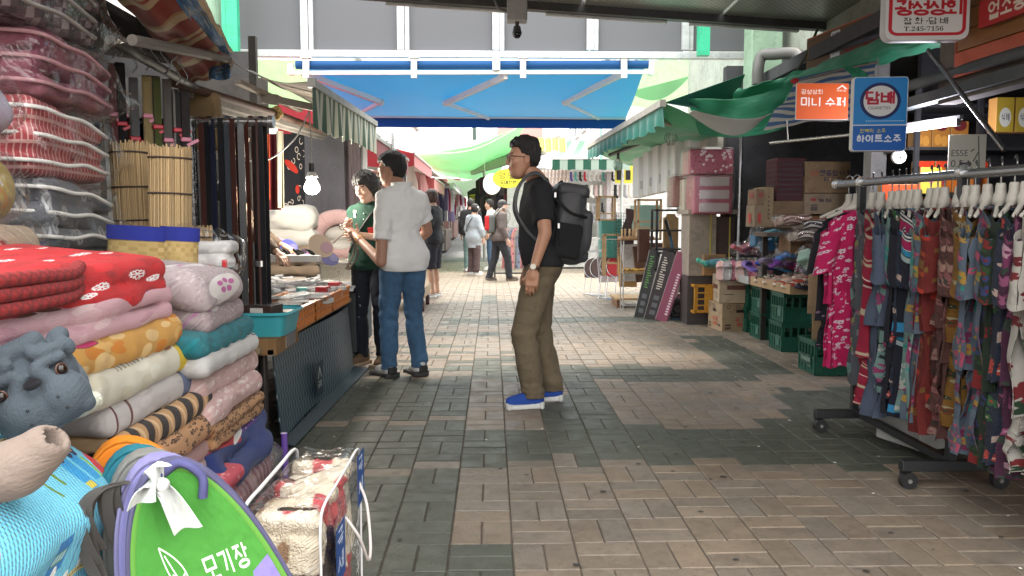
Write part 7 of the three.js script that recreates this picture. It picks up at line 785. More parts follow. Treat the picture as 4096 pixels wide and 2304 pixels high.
  const TXF = (i) => list[i][2]; list.push(['plum floral dress tucked behind the white flowered one', -3.11, ptx('#3c1630', 80, ['#8a4a6c', '#b08a9a', '#2c3a30', '#6a2a50'], 'big'), .6, .2, 1, .42], ['charcoal dress with small leaf flowers between the brown and mustard ones', -3.6, TXF(9), .6, .22, 1, .4], ['teal and wine flowered set beside the red patchwork dress', -3.84, TXF(11), .7, .24, 1, .4], ['dark floral set squeezed beside the navy banded dress', -4.08, TXF(12), .6, .3, 1, .38], ['small flowered pale set between the two navy tops', -4.21, TXF(7), .6, .3, 1, .38], ['blue grey flowered set right of the mustard one', -3.45, TXF(11), .6, .2, 1, .42], ['leaf green floral set beside the coral sleeved one', -3.27, TXF(15), .55, .2, 1, .42]);
  list.forEach(([l, z0, tx, hem, bot0, sl, w0], i) => { const bot = bot0 + (i > 8 && i < 16 ? .17 : .04); const z = z0 * .98 + .02, w = i < 2 ? .36 : w0;
    const m = M([.8, .8, .8], .92, { map: tx, bumpMap: FD, bumpScale: .012 }), g = thing('hanging_garment', l, 'clothes', [X, 0, z], (i < 2 ? -.04 : lerp(1.12, .62, clamp((z0 + 4.5) / 1.72)) + rr(-.14, .14)), 'clothes on hangers along the rack'), sy = 1.255, s = i * 3.1;
    const fold = (u, v, k) => .03 * Math.sin(u * 15 + s + 2 * vn(v * 2, s, 1)) * (.25 + v) + .014 * Math.sin(u * 39 + s * 2) * v + .012 * vn(u * 7, v * 6, s);
    const body = (y0, y1, w0, w1, dz) => merge([1, -1].map((q) => sheet((u, v) => { const a = (u - .5) * 2, ww = lerp(w0, w1, Math.pow(v, .7)) / 2, y = lerp(y0, y1, v) - (1 - v) * Math.pow(Math.abs(a), 1.7) * .07 + .008 * Math.sin(u * 14 + s) * v; return V(a * q * ww, y, q * (.06 * (1 - a * a) * (1 - .2 * v) + .006) + fold(u, v) + dz); }, 26, 26, .003, 1, 1)));
    part('bodice', body(sy + .02, hem, w * .8, w * .9, 0), m, g); part(hem - bot > .3 ? 'lower_part' : 'hem_piece', body(hem + .1, bot, w * .72, w * .84, -.005), m, g);
    for (const q of [-1, 1]) part('sleeve', sheet((u, v) => { const a = u * 6.283, r = lerp(.085, .075, v), c = V(q * (w * .35 + v * .05), sy - .08 - v * .25, 0); return V(c.x + Math.cos(a) * r * .75 * q, c.y + Math.cos(a) * -.03 + .004 * Math.sin(a * 3), Math.sin(a) * r * .62 + .008 * vn(a, v * 5, s)); }, 22, 12, .003, .5, .5), m, g);
    part('neck_band', mv(new THREE.TorusGeometry(.075, .008, 6, 24), [0, sy + .015, 0], [Math.PI / 2, 0, 0], [1, .6, 1]), m, g);
    const k = thing('coat_hanger', `white hanger holding the ${l.split(/ with| at | on /)[0].replace(/,.*/, '')}`, 'hanger', [X, 0, z], g.rotation.y, 'white hangers along the rack'); const wp = plastic([.42, .395, .35], .45);
    part('hanger_body', nets([-.2, 1.2, -.05], [.2, 1.4, .05], .009, (x, yy, zz) => { let r = cap(x, yy, zz * .9, [0, 1.29, 0], [0, 1.37, 0], .019, .019); r = Math.max(r, yy - 1.372); for (const q of [-1, 1]) r = smin(r, cap(x, yy, zz, [0, 1.3, 0], [q * .16, 1.235, 0], .016, .01), .03); return r; }), wp, k); part('wire_hook', tube([[0, 1.37, 0], [0, 1.42, 0], [.02, 1.45, 0], [0, 1.478, 0], [-.022, 1.462, 0]], .004, 16, 5), metal([.3, .3, .3]), k);
  });
  { const b = thing('goods_table', 'low dark table with wine red cloth skirt behind the rack', 'table', [3.0, 0, -3.9]); part('table_top', bx(.8, .04, 1.6, [.1, .8, 0]), painted([.06, .05, .05]), b); part('cloth_skirt', bx(.02, .3, 1.6, [-.3, .2, .2]), cloth([.12, .01, .012]), b); const c = solo('denim_heap', foldGeo(.9, .26, .8, 2, 41, { amp: .03, cell: .022 }).translate(2.95, 1.02, -4.9), cloth([.05, .075, .16]), 'heap of blue cloth behind the hangers', 'cloth'); const w = solo('white_carton', rb(.34, .14, .3, .005, [2.32, .1, -4.2], [0, .3, 0]), painted([.5, .5, .48]), 'white carton on the floor under the hung clothes', 'box'); }
}
// ================= people =================
const heads = {};
function headGeo(kind, cell) {
  const k = kind + cell; if (heads[k]) return heads[k]; const f = kind === 'f', w = f ? .95 : 1;
  const sd = (x, y, z) => {
    x /= w; const ax = Math.abs(x);
    let r = ell(x, y - .028, z + .014, .076, .098, .094); r = smin(r, ell(x, y + .032, z - .022, .061, .088, .066), .03); r = smin(r, ell(x, y + .098, z - .04, .03, .022, .032), .03); r = smin(r, cap(ax, y, z, [.058, -.03, -.01], [.036, -.095, .03], .02, .018), .025);
    r = smin(r, cap(ax, y, z, [.012, .026, .086], [.042, .028, .07], .009, .008), .014); r = smin(r, cap(x, y, z, [0, .018, .086], [0, -.022, .1], .0075, .0105), .012); r = smin(r, cap(ax, y, z, [.0, -.028, .093], [.013, -.029, .086], .0085, .007), .008);
    r = smin(r, ell(ax - .042, y + .024, z - .064, .022, .02, .016), .02); r = smin(r, cap(ax, y, z, [0, -.056, .0855], [.02, -.059, .078], .0062, .004), .007); r = smin(r, cap(ax, y, z, [0, -.067, .084], [.017, -.067, .077], .0066, .004), .007); r = Math.max(r, -cap(ax, y, z, [0, -.0625, .096], [.02, -.063, .084], f ? .006 : .0025, .0016));
    r = Math.max(r, -(ell(ax - .031, y - .008, z - .09, .016, .0085, .012))); r = smin(r, ell(ax - .0305, y - .008, z - .0745, .015, .011, .0105), .004);
    r = smin(r, Math.max(ell(ax - .079, y + .004, z + .012, .011, .032, .019), -ell(ax - .089, y + .003, z + .008, .007, .02, .011)), .006); return r;
  };
  return heads[k] = { g: nets([-.1, -.15, -.12], [.1, .14, .13], cell, sd, undefined, (x, y, z) => { const ax = Math.abs(x); if (z > .055 && ax > .012 && ax < .05 && Math.abs(y - .033 + (ax - .03) * (ax - .03) * 6) < .0042) return [.12, .1, .1]; if (z > .07 && ax < .024 && y < -.054 && y > -.075) return [1, .62, .6]; return [1, 1, 1]; }), sd };
}
function handGeo(curl, cell = .0042) { // wrist at origin, fingers along -y, palm faces +z
  const k = 'hand' + curl + cell; if (heads[k]) return heads[k]; const C = [];
  for (let i = 0; i < 4; i++) { let p = [-.03 + i * .02, -.085 - [0, .006, .004, -.008][i], 0], a = curl * (.35 + .12 * i); const L = [.034, .038, .036, .029][i]; for (let s = 0; s < 3; s++) { const l = L * [1, .72, .55][s], q = [p[0], p[1] - Math.cos(a) * l, p[2] + Math.sin(a) * l]; C.push([p, q, .0092 - s * .001, .0084 - s * .001]); p = q; a += curl * .62; } }
  C.push([[-.03, -.03, .006], [-.052, -.062, .02], .0125, .0105], [[-.052, -.062, .02], [-.05, -.088, .036 + .01 * curl], .0105, .008]);
  return heads[k] = nets([-.085, -.2, -.05], [.06, .03, .11], cell, (x, y, z) => { let r = rbox(x, y + .052, z - .002 * Math.cos(x * 40), .041, .046, .0145, .013); r = smin(r, cap(x, y, z, [0, .02, 0], [0, -.03, 0], .026, .026), .02); for (const c of C) r = smin(r, cap(x, y, z, ...c), .005); return r; }, undefined, () => [1, 1, 1]);
}
const addv = (a, b, s = 1) => a.map((v, i) => v + b[i] * s), mixv = (a, b, t) => a.map((v, i) => v + (b[i] - v) * t);
function person(label, pos, turn, o) {
  const S = (o.height ?? 1.72) / 1.72, t = thing('person', label, 'person', pos, turn); t.scale.setScalar(S); t.updateMatrixWorld(true);
  const inv = t.matrixWorld.clone().invert(), loc = (p) => { const v = p.clone().applyMatrix4(inv); return [v.x, v.y, v.z]; };
  const J = { shL: [.158, 1.368, -.01], elL: [.222, 1.12, -.03], wrL: [.225, .88, .04], shR: [-.158, 1.368, -.01], elR: [-.222, 1.12, -.03], wrR: [-.225, .88, .04], knL: [.1, .49, .02], anL: [.1, .085, -.02], knR: [-.1, .49, .02], anR: [-.1, .085, -.02], head: [0, 1.585, .045] };
  for (const k in o.J ?? {}) J[k] = o.J[k].isVector3 ? loc(o.J[k]) : o.J[k];
  const lean = o.lean ?? 0, bel = o.belly ?? 0, wd = o.build ?? 1, sx = (y) => lean * Math.max(0, y - .95);
  for (const s of ['L', 'R']) { J['hip' + s] = [s === 'L' ? .085 : -.085, .9, 0]; J['sh' + s] = addv(J['sh' + s], [0, 0, sx(1.4)]); if (!o.J?.['el' + s]) J['el' + s] = addv(J['el' + s], [0, 0, sx(1.2)]); if (!o.J?.['wr' + s]) J['wr' + s] = addv(J['wr' + s], [0, 0, sx(1.1)]); }
  const neck = [0, 1.43, -.015 + sx(1.43)], cell = o.cell ?? .012, skin = o.skin ?? [.42, .23, .15];
  const torso = (x, y, z, e) => { z -= sx(y); const Z = z * 1.45; let r = cap(x, y, Z, [-.085 * wd, 1.29, 0], [.085 * wd, 1.29, 0], .112, .112); r = smin(r, cap(x, y, Z - bel * .6, [0, 1.22, 0], [0, 1.05, .02], .15 * wd, .145 * wd + bel), .1); r = smin(r, cap(x, y, Z, [-.055, .94, -.02], [.055, .94, -.02], .128, .128), .09); r = smin(r, cap(x, y, z, [0, 1.36, 0], [0, 1.47, .005], .062, .052), .07); r = smin(r, cap(Math.abs(x), y, z, [.02, 1.42, -.01], [.14 * wd, 1.375, -.01], .05, .052), .05); return r * .85 - e; };
  const limb = (x, y, z, a, b, c, r0, r1, r2) => Math.min(cap(x, y, z, a, b, r0, r1), cap(x, y, z, b, c, r1, r2));
  const skinF = (x, y, z) => { let r = torso(x, y, z, -.012); for (const s of ['L', 'R']) { r = smin(r, limb(x, y, z, J['sh' + s], J['el' + s], J['wr' + s], .05, .041, .026), .03); r = smin(r, limb(x, y, z, J['hip' + s], J['kn' + s], J['an' + s], .078, .05, .034), .04); r = smin(r, cap(x, y, z, mixv(J['kn' + s], J['an' + s], .2), mixv(J['kn' + s], J['an' + s], .5), .05, .046), .03); r = smin(r, cap(x, y, z, J['an' + s], addv(J['an' + s], [0, -.05, .1]), .034, .026), .03); } r = smin(r, cap(x, y, z, neck, addv(J.head, [0, -.06, -.025]), .054, .05), .04); return r; };
  const all = Object.values(J), lo = [0, 1, 2].map((i) => Math.min(...all.map((p) => p[i]), i === 0 ? -.2 : 9) - .17), hi = [0, 1, 2].map((i) => Math.max(...all.map((p) => p[i]), i === 0 ? .2 : -9) + .17); lo[1] = -.02; hi[1] = 1.62;
  const geos = [nets(lo, hi, cell, skinF, undefined, () => [1, 1, 1])], H = headGeo(o.sex ?? 'm', o.hc ?? .0042), hm = new THREE.Matrix4().compose(V(...J.head), new THREE.Quaternion().setFromEuler(new THREE.Euler(o.nod ?? 0, o.face ?? 0, o.tilt ?? 0, 'YXZ')), ONE);
  geos.push(H.g.clone().applyMatrix4(hm));
  for (const s of ['L', 'R']) { const d = V(...J['wr' + s]).sub(V(...J['el' + s])).normalize(); if (o.hand?.[s]) d.copy(V(...o.hand[s])).normalize(); const pn = V(...(o.palm?.[s] ?? [s === 'L' ? -1 : 1, 0, .0])), y = d.clone().negate(), z = pn.addScaledVector(y, -pn.dot(y)).normalize(), x = y.clone().cross(z); const g = handGeo(o.curl?.[s] ?? .55, o.hc2 ?? .006).clone(); if ((s === 'L') !== (x.z < 0)) g.scale(-1, 1, 1), g.index && g.setIndex(Array.from(g.index.array).reverse()), g.computeVertexNormals(); geos.push(g.applyMatrix4(new THREE.Matrix4().makeBasis(x, y, z).setPosition(...J['wr' + s]))); }
  part('body', geos, M(skin, .55, { vertexColors: true, bumpMap: GR, bumpScale: .0008 }), t);
  // hair
  const hp = o.hair ?? {}, hc = hp.color ?? [.012, .01, .01], hs = nets([-.13, -.17, -.15], [.13, .19, .14], o.hairCell ?? .006, (x, y, z) => { const n = vn(x * 60, y * 30, z * 60), th = (hp.th ?? .014) + (hp.spike ?? .005) * n + (hp.top ?? .01) * sstep(.05, .12, y); let r = ell(x, y - .028, z + .014, .077 + th, .099 + th, .095 + th); const line = lerp(hp.back ?? -.07, hp.front ?? .072, sstep(hp.z0 ?? -.03, hp.z1 ?? .06, z)) + .006 * n; r = Math.max(r, (line - y) * .7); if (hp.side) r = Math.max(r, -(ell(Math.abs(x) - .08, y + .01, z - .012, .03, .042, .026))); return r; });
  const hairO = part('hair', hs.applyMatrix4(hm), M(hc, .5, { bumpMap: rep(TX.fuzz, 14, 3), bumpScale: .006 }), t);
  // eyes
  if (!o.noeyes) for (const s of [-1, 1]) part('eye', mv(ball(.0075, [s * .0305, .008, .081], [1, o.sex === 'f' ? .45 : .6, .5], 10), [0, 0, 0]).applyMatrix4(hm), M([.02, .014, .012], .15), t);
  // shirt
  const wr = (x, y, z, a) => a * (vn(x * 9 + y * 7, y * 22 - x * 9, z * 9) + .6 * (1 - 2 * Math.abs(vn(x * 13 - y * 9, y * 15 + x * 10, z * 12 + 5))));
  const shirt = (name, q, sleeveT, hem, e, m, open) => { const ends = ['L', 'R'].map((s) => { const a = J['sh' + s], b = J['el' + s], c = J['wr' + s]; return sleeveT <= 1 ? [a, mixv(a, b, sleeveT), null] : [a, b, mixv(b, c, sleeveT - 1)]; });
    return part(name, nets(lo, hi, q ?? cell * .9, (x, y, z) => { let r = torso(x, y, z, .012 + e); r = smin(r, cap(x, y, z * 1.15, [-.075 * wd, .9, -.03], [.075 * wd, .9, -.03], .12 * Math.min(1.05, wd + .1) + e, .12 * Math.min(1.05, wd + .1) + e), .08); if (hem < .8) r = smin(r, Math.max(cap(x, y, z * 1.3, [0, .95, 0], [0, hem - .1, .0], .15 + e, .165 + e), hem - .05 - y), .05); if (sleeveT > 0) for (const [a, b, c] of ends) { let k = cap(x, y, z, a, b, .058 + e, (sleeveT <= 1 ? .066 : .056) + e); if (c) k = Math.min(k, cap(x, y, z, b, c, .058 + e, .042 + e)); const f = c ?? b, g = c ? b : a, L = Math.hypot(f[0] - g[0], f[1] - g[1], f[2] - g[2]); k = Math.max(k, ((x - f[0]) * (f[0] - g[0]) + (y - f[1]) * (f[1] - g[1]) + (z - f[2]) * (f[2] - g[2])) / L); r = smin(r, k, .035); } else r = Math.max(r, Math.abs(x) - .155); r += wr(x, y, z, o.wrinkle ?? .004); r = Math.max(r, hem - y + .012 * (x * x) * 20); return Math.max(r, Math.hypot(x * .9, (y - 1.5) * 1.0, z - neck[2] - .035) < .085 ? .02 : -1, y - 1.465); }, (x, y, z) => [x + z, y]), m, t); };
  const sO = shirt(o.shirtName ?? 'shirt', o.shirtCell, o.sleeve ?? .7, o.hem ?? .88, o.loose ?? 0, o.shirt);
  if (o.vest) shirt('vest', o.shirtCell, 0, .9, .02, o.vest);
  if (o.collar) part('collar', sheet((u, v) => { const a = u * 6.283 + Math.PI / 2, g = .5 + .5 * Math.cos(u * 6.283); return V(Math.cos(a) * (.066 + .016 * v), neck[1] - .0 + (v - .35) * o.collar * (1 - .3 * g) + .01 * g, neck[2] + .012 + Math.sin(a) * (.066 + .016 * v)); }, 40, 6, .004), o.collarM ?? o.shirt, t);
  // trousers
  const cut = o.legCut ?? .07, lw = o.legW ?? 1;
  part(o.legCut > .3 ? 'shorts' : 'trousers', nets([lo[0], Math.max(0, cut - .05), lo[2]], [hi[0], 1.06, hi[2]], o.shirtCell ?? cell * .9, (x, y, z) => { let r = torso(x, y, z, .006); r = Math.max(r, y - .98, .84 - y); const topY = Math.min(1.0, (o.hem ?? .88) + .07); for (const s of ['L', 'R']) { const k = J['kn' + s], a = J['an' + s], h = J['hip' + s]; r = smin(r, Math.min(cap(x, y, z, addv(h, [0, .03, -.01]), k, .108, .076 * lw), cap(x, y, z, k, addv(a, [0, -.03, 0]), .074 * lw, .066 * lw)), .03); } r = smin(r, cap(x, y, z, [-.06, .9, -.045], [.06, .9, -.045], .085, .085), .05); const low = 1 - sstep(.1, .35, y), kn = 1 - sstep(0, .16, Math.abs(y - .48)); r += wr(x, y * (1 + low * .6), z, .005 + .006 * low + .004 * kn); return Math.max(r, cut - y, y - topY); }, (x, y, z) => [x + z, y]), o.legs, t);
  // shoes
  for (const s of ['L', 'R']) { const a = J['an' + s], yw = (o.toe?.[s] ?? (s === 'L' ? .15 : -.15)), li = a[1] - .085, g = nets([-.07, -.01, -.12], [.07, .16, .22], .0065, (x, y, z) => { let r = cap(x, y, z, [0, .052, -.045], [0, .042, .12], .043, .034); r = smin(r, cap(x * 1, y, z, [0, .06, -.04], [0, .11, -.045], .042, .044), .04); r = smin(r, cap(x, y, z, [0, .085, 0], [0, .05, .09], .03, .025), .03); return Math.max(r, .022 - y, y - (o.shoeTop ?? .115)); }); const sg = nets([-.08, -.02, -.13], [.08, .06, .23], .0065, (x, y, z) => { const w = .036 + .012 * sstep(0, .1, z), d = Math.max(Math.hypot(x / w, (z - clamp(z, -.06, .125)) / .042) - 1, 0) * .042; return Math.max(Math.hypot(Math.abs(x) > w ? Math.abs(x) - w : 0, z > .125 ? z - .125 : z < -.06 ? z + .06 : 0) - .014 - (z > .125 || z < -.06 ? .018 : 0), -y, y - .03 - .014 * sstep(.03, -.09, z) - (o.soleLift ?? .0) * sstep(.1, .17, z)); });
    const tr = (q) => q.rotateX(o.pitch?.[s] ?? 0).rotateY(yw).translate(a[0], li, a[2] + .03); const so = part('shoe', tr(g), o.shoe, t); part('sole', tr(sg), o.sole ?? M([.6, .6, .58], .6), so); if (o.laces) part('laces', tr(merge([0, 1, 2, 3].map((i) => bar([-.026, .088 - i * .012, .02 + i * .02], [.026, .088 - i * .012, .026 + i * .02], .006, .006)))), o.laces, so); }
  return { t, J, hm, hair: hairO, shirt: sO, loc };
}
const den = (c) => M(c, .9, { bumpMap: R8, bumpScale: .0015, map: rep(TX.patch, 1.3) });
const P = (x, y) => { const v = onGround(x, y); v.y = 0; return v; };
// ---- man in black with the backpack
{
  const q = person('tall man in black t-shirt, olive trousers and blue trainers standing in profile', P(540, 404), -Math.PI / 2 + .06, { height: 1.755, cell: .0095, shirtCell: .0085, hc: .0032, hc2: .0038, hairCell: .0045, belly: .015, lean: .05, build: 1.02, wrinkle: .0035,
    J: { head: [0, 1.58, .115], elL: [.235, 1.115, .0], wrL: [.245, .885, .075], knL: [.09, .49, .115], anL: [.1, .085, .05], knR: [-.1, .49, -.0], anR: [-.1, .085, -.1] }, hand: { L: [.02, -1, .1] }, palm: { L: [-1, 0, -.25] }, curl: { L: .75 }, nod: -.02, face: .1,
    skin: [.44, .225, .14], hair: { front: .07, back: -.05, z0: -.02, z1: .045, top: .02, spike: .009, th: .007, side: true }, shirt: cloth([.012, .012, .015]), sleeve: .72, hem: .9, loose: -.002, legs: M([.165, .128, .08], .92, { bumpMap: R8, bumpScale: .002, map: rep(TX.patch, 1.1) }), legW: 1.12, shoe: M([.012, .06, .32], .8, { bumpMap: R8, bumpScale: .003 }), soleLift: .01, laces: M([.02, .07, .36], .8), toe: { L: .04, R: .02 } });
  const fr = M([.03, .02, .018], .25); part('glasses', [-1, 1].flatMap((s) => [tube([[s * .012, .012, .098], [s * .03, .024, .099], [s * .052, .018, .09], [s * .05, -.006, .09], [s * .03, -.014, .097], [s * .013, -.006, .1]], .0018, 30, 5, true), rod([s * .052, .016, .09], [s * .083, .008, -.01], .0024, .0024, 6)]).concat([rod([-.012, .012, .1], [.012, .012, .1], .0018)]).map((g) => g.applyMatrix4(q.hm)), fr, q.t); part('lenses', [-1, 1].map((s) => mv(new THREE.CircleGeometry(.019, 20), [s * .032, .005, .096], [0, s * .2, 0]).applyMatrix4(q.hm)), M([1, 1, 1], .03, { phys: true, transmission: 1, thickness: 0 }), q.t);
  const w = q.J.wrL, wa = part('wristwatch', mv(new THREE.TorusGeometry(.031, .008, 8, 24), [w[0], w[1] + .025, w[2] - .008], [Math.PI / 2 - .3, 0, 0], [1, 1, 1.3]), M([.09, .04, .022], .6), q.t); part('watch_dial', mv(rod([0, 0, 0], [0, .01, 0], .018, .018, 20), [w[0] + .03, w[1] + .028, w[2] + .004], [0, 0, -1.4]), M([.6, .56, .46], .25), wa);
  part('trouser_pocket', tube([[.1, .965, .09], [.165, .9, .05], [.18, .86, -.01]], .003, 12, 5), M([.12, .09, .05], .9), q.t);
  // backpack
  const b = thing('backpack', 'large dark grey hiking backpack worn by the man in black', 'backpack', q.t.position.clone(), q.t.rotation.y); b.scale.copy(q.t.scale); const bc = M([.042, .043, .048], .6, { bumpMap: R8, bumpScale: .002, roughnessMap: TX.rough }), bk = cloth([.008, .008, .009]), L = (y) => -.14 - .24 * (1.2 - y);
  const rot = (y, z) => { const c = Math.cos(.13), s = Math.sin(.13), Y = y - 1.165, Zq = z + .165; return [Y * c - Zq * s, Y * s + Zq * c]; };
  part('main_pack', nets([-.22, .8, -.52], [.22, 1.5, .02], .0085, (x, y, z) => { const [Y, Z] = rot(y, z); let r = rbox(x, Y, Z, .155 - .02 * Y, .255, .1 + .03 * sstep(.1, -.2, Y), .075); r = smin(r, rbox(x, Y + .06, Z + .115, .12, .17, .045, .04), .02); r += .005 * vn(x * 14, y * 12, z * 14) + .006 * (1 - 2 * Math.abs(vn(x * 8, y * 9 + z * 5, z * 7))); return r; }), bc, b);
  part('top_lid', nets([-.2, 1.2, -.5], [.2, 1.5, -.0], .0085, (x, y, z) => { const [Y, Z] = rot(y, z); return rbox(x, Y - .215, Z + .0, .15, .045, .105, .04) + .004 * vn(x * 14, y * 20, z * 14); }), bc, b);
  for (const s of [-1, 1]) { part('side_pocket', nets([s > 0 ? .08 : -.24, .8, -.5], [s > 0 ? .24 : -.08, 1.3, 0], .0085, (x, y, z) => { const [Y, Z] = rot(y, z); return rbox(x - s * .15, Y + .1, Z + .0, .028, .11, .085, .025) + .004 * vn(x * 20, y * 22, z * 20); }), s > 0 ? bk : bc, b); part('compression_strap', tube([[s * .165, 1.35, -.05], [s * .172, 1.24, -.17], [s * .15, 1.22, -.25], [s * .1, 1.21, -.285]], .009, 20, 5), bk, b); part('zip_line', tube([[s * .17, 1.34, -.05], [s * .186, 1.2, -.08], [s * .185, 1.04, -.1]], .005, 14, 5), bk, b); part('zip_pull', [bx(.006, .03, .012, [s * .19, 1.16, -.09]), bx(.006, .03, .012, [s * .175, 1.35, -.07])], metal([.5, .5, .5]), b); part('shoulder_strap', sheet((u, v) => { const c = new THREE.CatmullRomCurve3([V(s * .1, 1.38, -.06), V(s * .115, 1.475, .04), V(s * .125, 1.43, .125), V(s * .15, 1.27, .165), V(s * .175, 1.13, .1), V(s * .17, 1.0, -.04)]).getPoint(v); c.x += (u - .5) * .06 * (v < .65 ? 1 : .5) * s; c.y += .012 * Math.sin(u * 3.14); return c; }, 4, 40, .012), M([.09, .095, .1], .8, { bumpMap: R8, bumpScale: .002 }), b); }
  part('reflective_strip', bx(.012, .012, .1, [.12, 1.0, -.325], [.1, -.5, 0]), M([.6, .6, .62], .3), b); part('grab_loop', tube([[-.04, 1.40, -.1], [-.03, 1.435, -.13], [.03, 1.435, -.13], [.04, 1.40, -.1]], .01, 16, 6), bk, b);
}
// ---- couple at the belt table
const WH = M([.76, .755, .75], .9, { bumpMap: R8, bumpScale: .0012 });
{
  const q = person('man in white polo shirt and blue jeans with his back turned at the belt table', P(404, 377), Math.PI + .62, { height: 1.735, cell: .0105, shirtCell: .0085, hc: .0038, hc2: .0042, lean: .02, wrinkle: .0075, build: .86, J: { elL: at(381, 262, 6.0), wrL: at(354, 234, 6.35), elR: [-.24, 1.12, .03], wrR: [-.18, .98, .22], anL: [.1, .085, .05], knL: [.1, .49, .05], anR: [-.13, .085, -.02] , head: [.045, 1.585, .085] }, face: .95, nod: .14, skin: [.36, .19, .125], hair: { front: .07, back: -.075, z0: -.03, th: .018, top: .008, spike: .004, side: true }, shirt: WH, sleeve: .66, hem: .82, loose: .004, collar: .1, legs: den([.055, .13, .24]), legW: .98, shoe: M([.55, .55, .54], .5), sole: M([.03, .03, .03], .7), laces: M([.02, .02, .02], .8), toe: { L: .1, R: -.2 }, curl: { L: 1.1 }, palm: { L: [0, .6, 1] } });
  const w = q.J.wrL, e = q.J.elL, d = V(w[0] - e[0], w[1] - e[1], w[2] - e[2]).normalize(); part('gold_bracelet', mv(new THREE.TorusGeometry(.036, .004, 8, 26), [0, 0, 0]).applyQuaternion(new THREE.Quaternion().setFromUnitVectors(V(0, 0, 1), d)).translate(...mixv(w, e, .22)), M([.7, .42, .12], .25, { metalness: .9 }), q.t); for (const s of ['L', 'R']) part('heel_patch', rb(.075, .06, .05, .015, [q.J['an' + s][0], .06, q.J['an' + s][2] - .045]), M([.02, .02, .02], .5), q.t); part('hip_seam', [tube([[.165, .95, -.03], [.17, .7, -.01], [.165, .5, .02]], .003, 20, 5)], den([.03, .06, .11]), q.t);
}
{
  const q = person('woman in green polo shirt and ripped dark jeans examining a belt', P(372, 365), -.32, { sex: 'f', height: 1.61, cell: .0105, shirtCell: .0085, hc: .0036, hc2: .0042, build: .96, lean: .02, belly: .02, J: { head: [0, 1.58, .075], elR: at(361, 244, 6.75), wrR: at(350, 230, 6.6), elL: [.24, 1.13, .04], wrL: at(360, 235, 6.55) }, nod: .3, face: -.28, tilt: .08, skin: [.52, .32, .235], hair: { front: .05, back: -.09, z0: -.02, z1: .075, th: .028, spike: .008, top: .01 }, shirt: M([.004, .036, .022], .9, { bumpMap: R8, bumpScale: .0015 }), collarM: M([.005, .032, .02], .9), collar: .06, sleeve: .6, hem: .86, legs: den([.012, .015, .028]), legW: .95, shoe: M([.14, .085, .05], .9, { bumpMap: FZ, bumpScale: .002 }), sole: M([.3, .22, .15], .8), laces: M([.08, .04, .03], .9), curl: { R: 1.2, L: 1 }, wrinkle: .004 });
  part('ripped_patch', [[-.1, .62, .085], [-.09, .54, .08], [-.1, .44, .075]].map((p, i) => mv(rb(.07 - i * .012, .02, .012, .005), p, [0, 0, .3])), cloth([.3, .3, .32]), q.t); part('button', [1.36, 1.31, 1.25].map((y) => ball(.006, [0, y, .115 + .01 * (1.4 - y)])), M([.7, .7, .7], .3), q.t); part('red_print', mv(rb(.09, .05, .01, .004), [.09, 1.22, .118], [0, .3, .2]), cloth([.35, .02, .02]), q.t); part('white_print', [bx(.02, .06, .006, [-.09, 1.33, .105], [0, -.2, .2]), bx(.03, .02, .006, [-.1, 1.38, .088])], cloth([.7, .7, .7]), q.t); part('bag_strap', tube([[.1, 1.43, .02], [.06, 1.34, .115], [-.05, 1.18, .135], [-.16, 1.02, .09]], .011, 24, 5), M([.012, .012, .012], .6), q.t);
  const b = thing('belt', 'dark brown leather belt dangling in a loop from the couple\'s hands', 'belt'); const p = (x, y, z) => at(x, y, z); const strap = (pts, w) => { const c = new THREE.CatmullRomCurve3(pts); return sheet((u, v) => { const k = c.getPoint(v); k.x += (u - .5) * w * .5; k.z += (u - .5) * w * .8; return k; }, 2, 50, .004); }; const lm = M([.035, .02, .015], .45);
  part('strap', [strap([p(333, 243, 6.5), p(341, 235, 6.5), p(348, 231, 6.5), p(353, 240, 6.48), p(358, 250, 6.46), p(357, 257, 6.46), p(349, 270, 6.5)], .036), strap([p(349, 229, 6.52), p(352, 236, 6.52), p(355, 247, 6.54), p(352, 258, 6.55), p(346, 269, 6.56)], .036)], lm, b); part('buckle', mv(new THREE.TorusGeometry(.022, .005, 6, 18), p(343, 227, 6.5), [.4, .5, 0], [1.3, 1, 1]), metal([.6, .58, .52], .2), b);
}
{ // seller whose hands reach across the table
  const q = person('seller in patterned brown sleeves reaching across the table from behind the belts', V(at(226, 250, 6.75).x, 0, -6.75), 1.45, { sex: 'f', height: 1.55, cell: .013, lean: .35, J: { elR: at(268, 244, 6.3), wrR: at(279, 254, 6.2), elL: at(272, 240, 6.85), wrL: at(284, 246, 6.8) }, skin: [.5, .3, .21], shirt: M([1, 1, 1], .9, { map: ctex(128, 128, (x, W, H) => { bgf('#5a4c40')(x, W, H); dots(x, W, H, 60, ['#8a7a66', '#3a3028', '#a3937c'], 3, 9); }, true, [4, 4]) }), sleeve: 1.75, legs: cloth([.03, .03, .03]), shoe: M([.02, .02, .02], .7), hair: { th: .02 }, palm: { L: [0, -1, .2], R: [0, -1, .2] }, curl: { L: .45, R: .4 }, hc2: .0045 });
  const w = q.J.wrL; part('bead_bracelet', Array.from({ length: 12 }, (_, i) => ball(.007, [w[0], w[1] + Math.cos(i / 12 * 6.283) * .032, w[2] - .03 + Math.sin(i / 12 * 6.283) * .032], undefined, 8)), M([.6, .56, .5], .2), q.t);
}
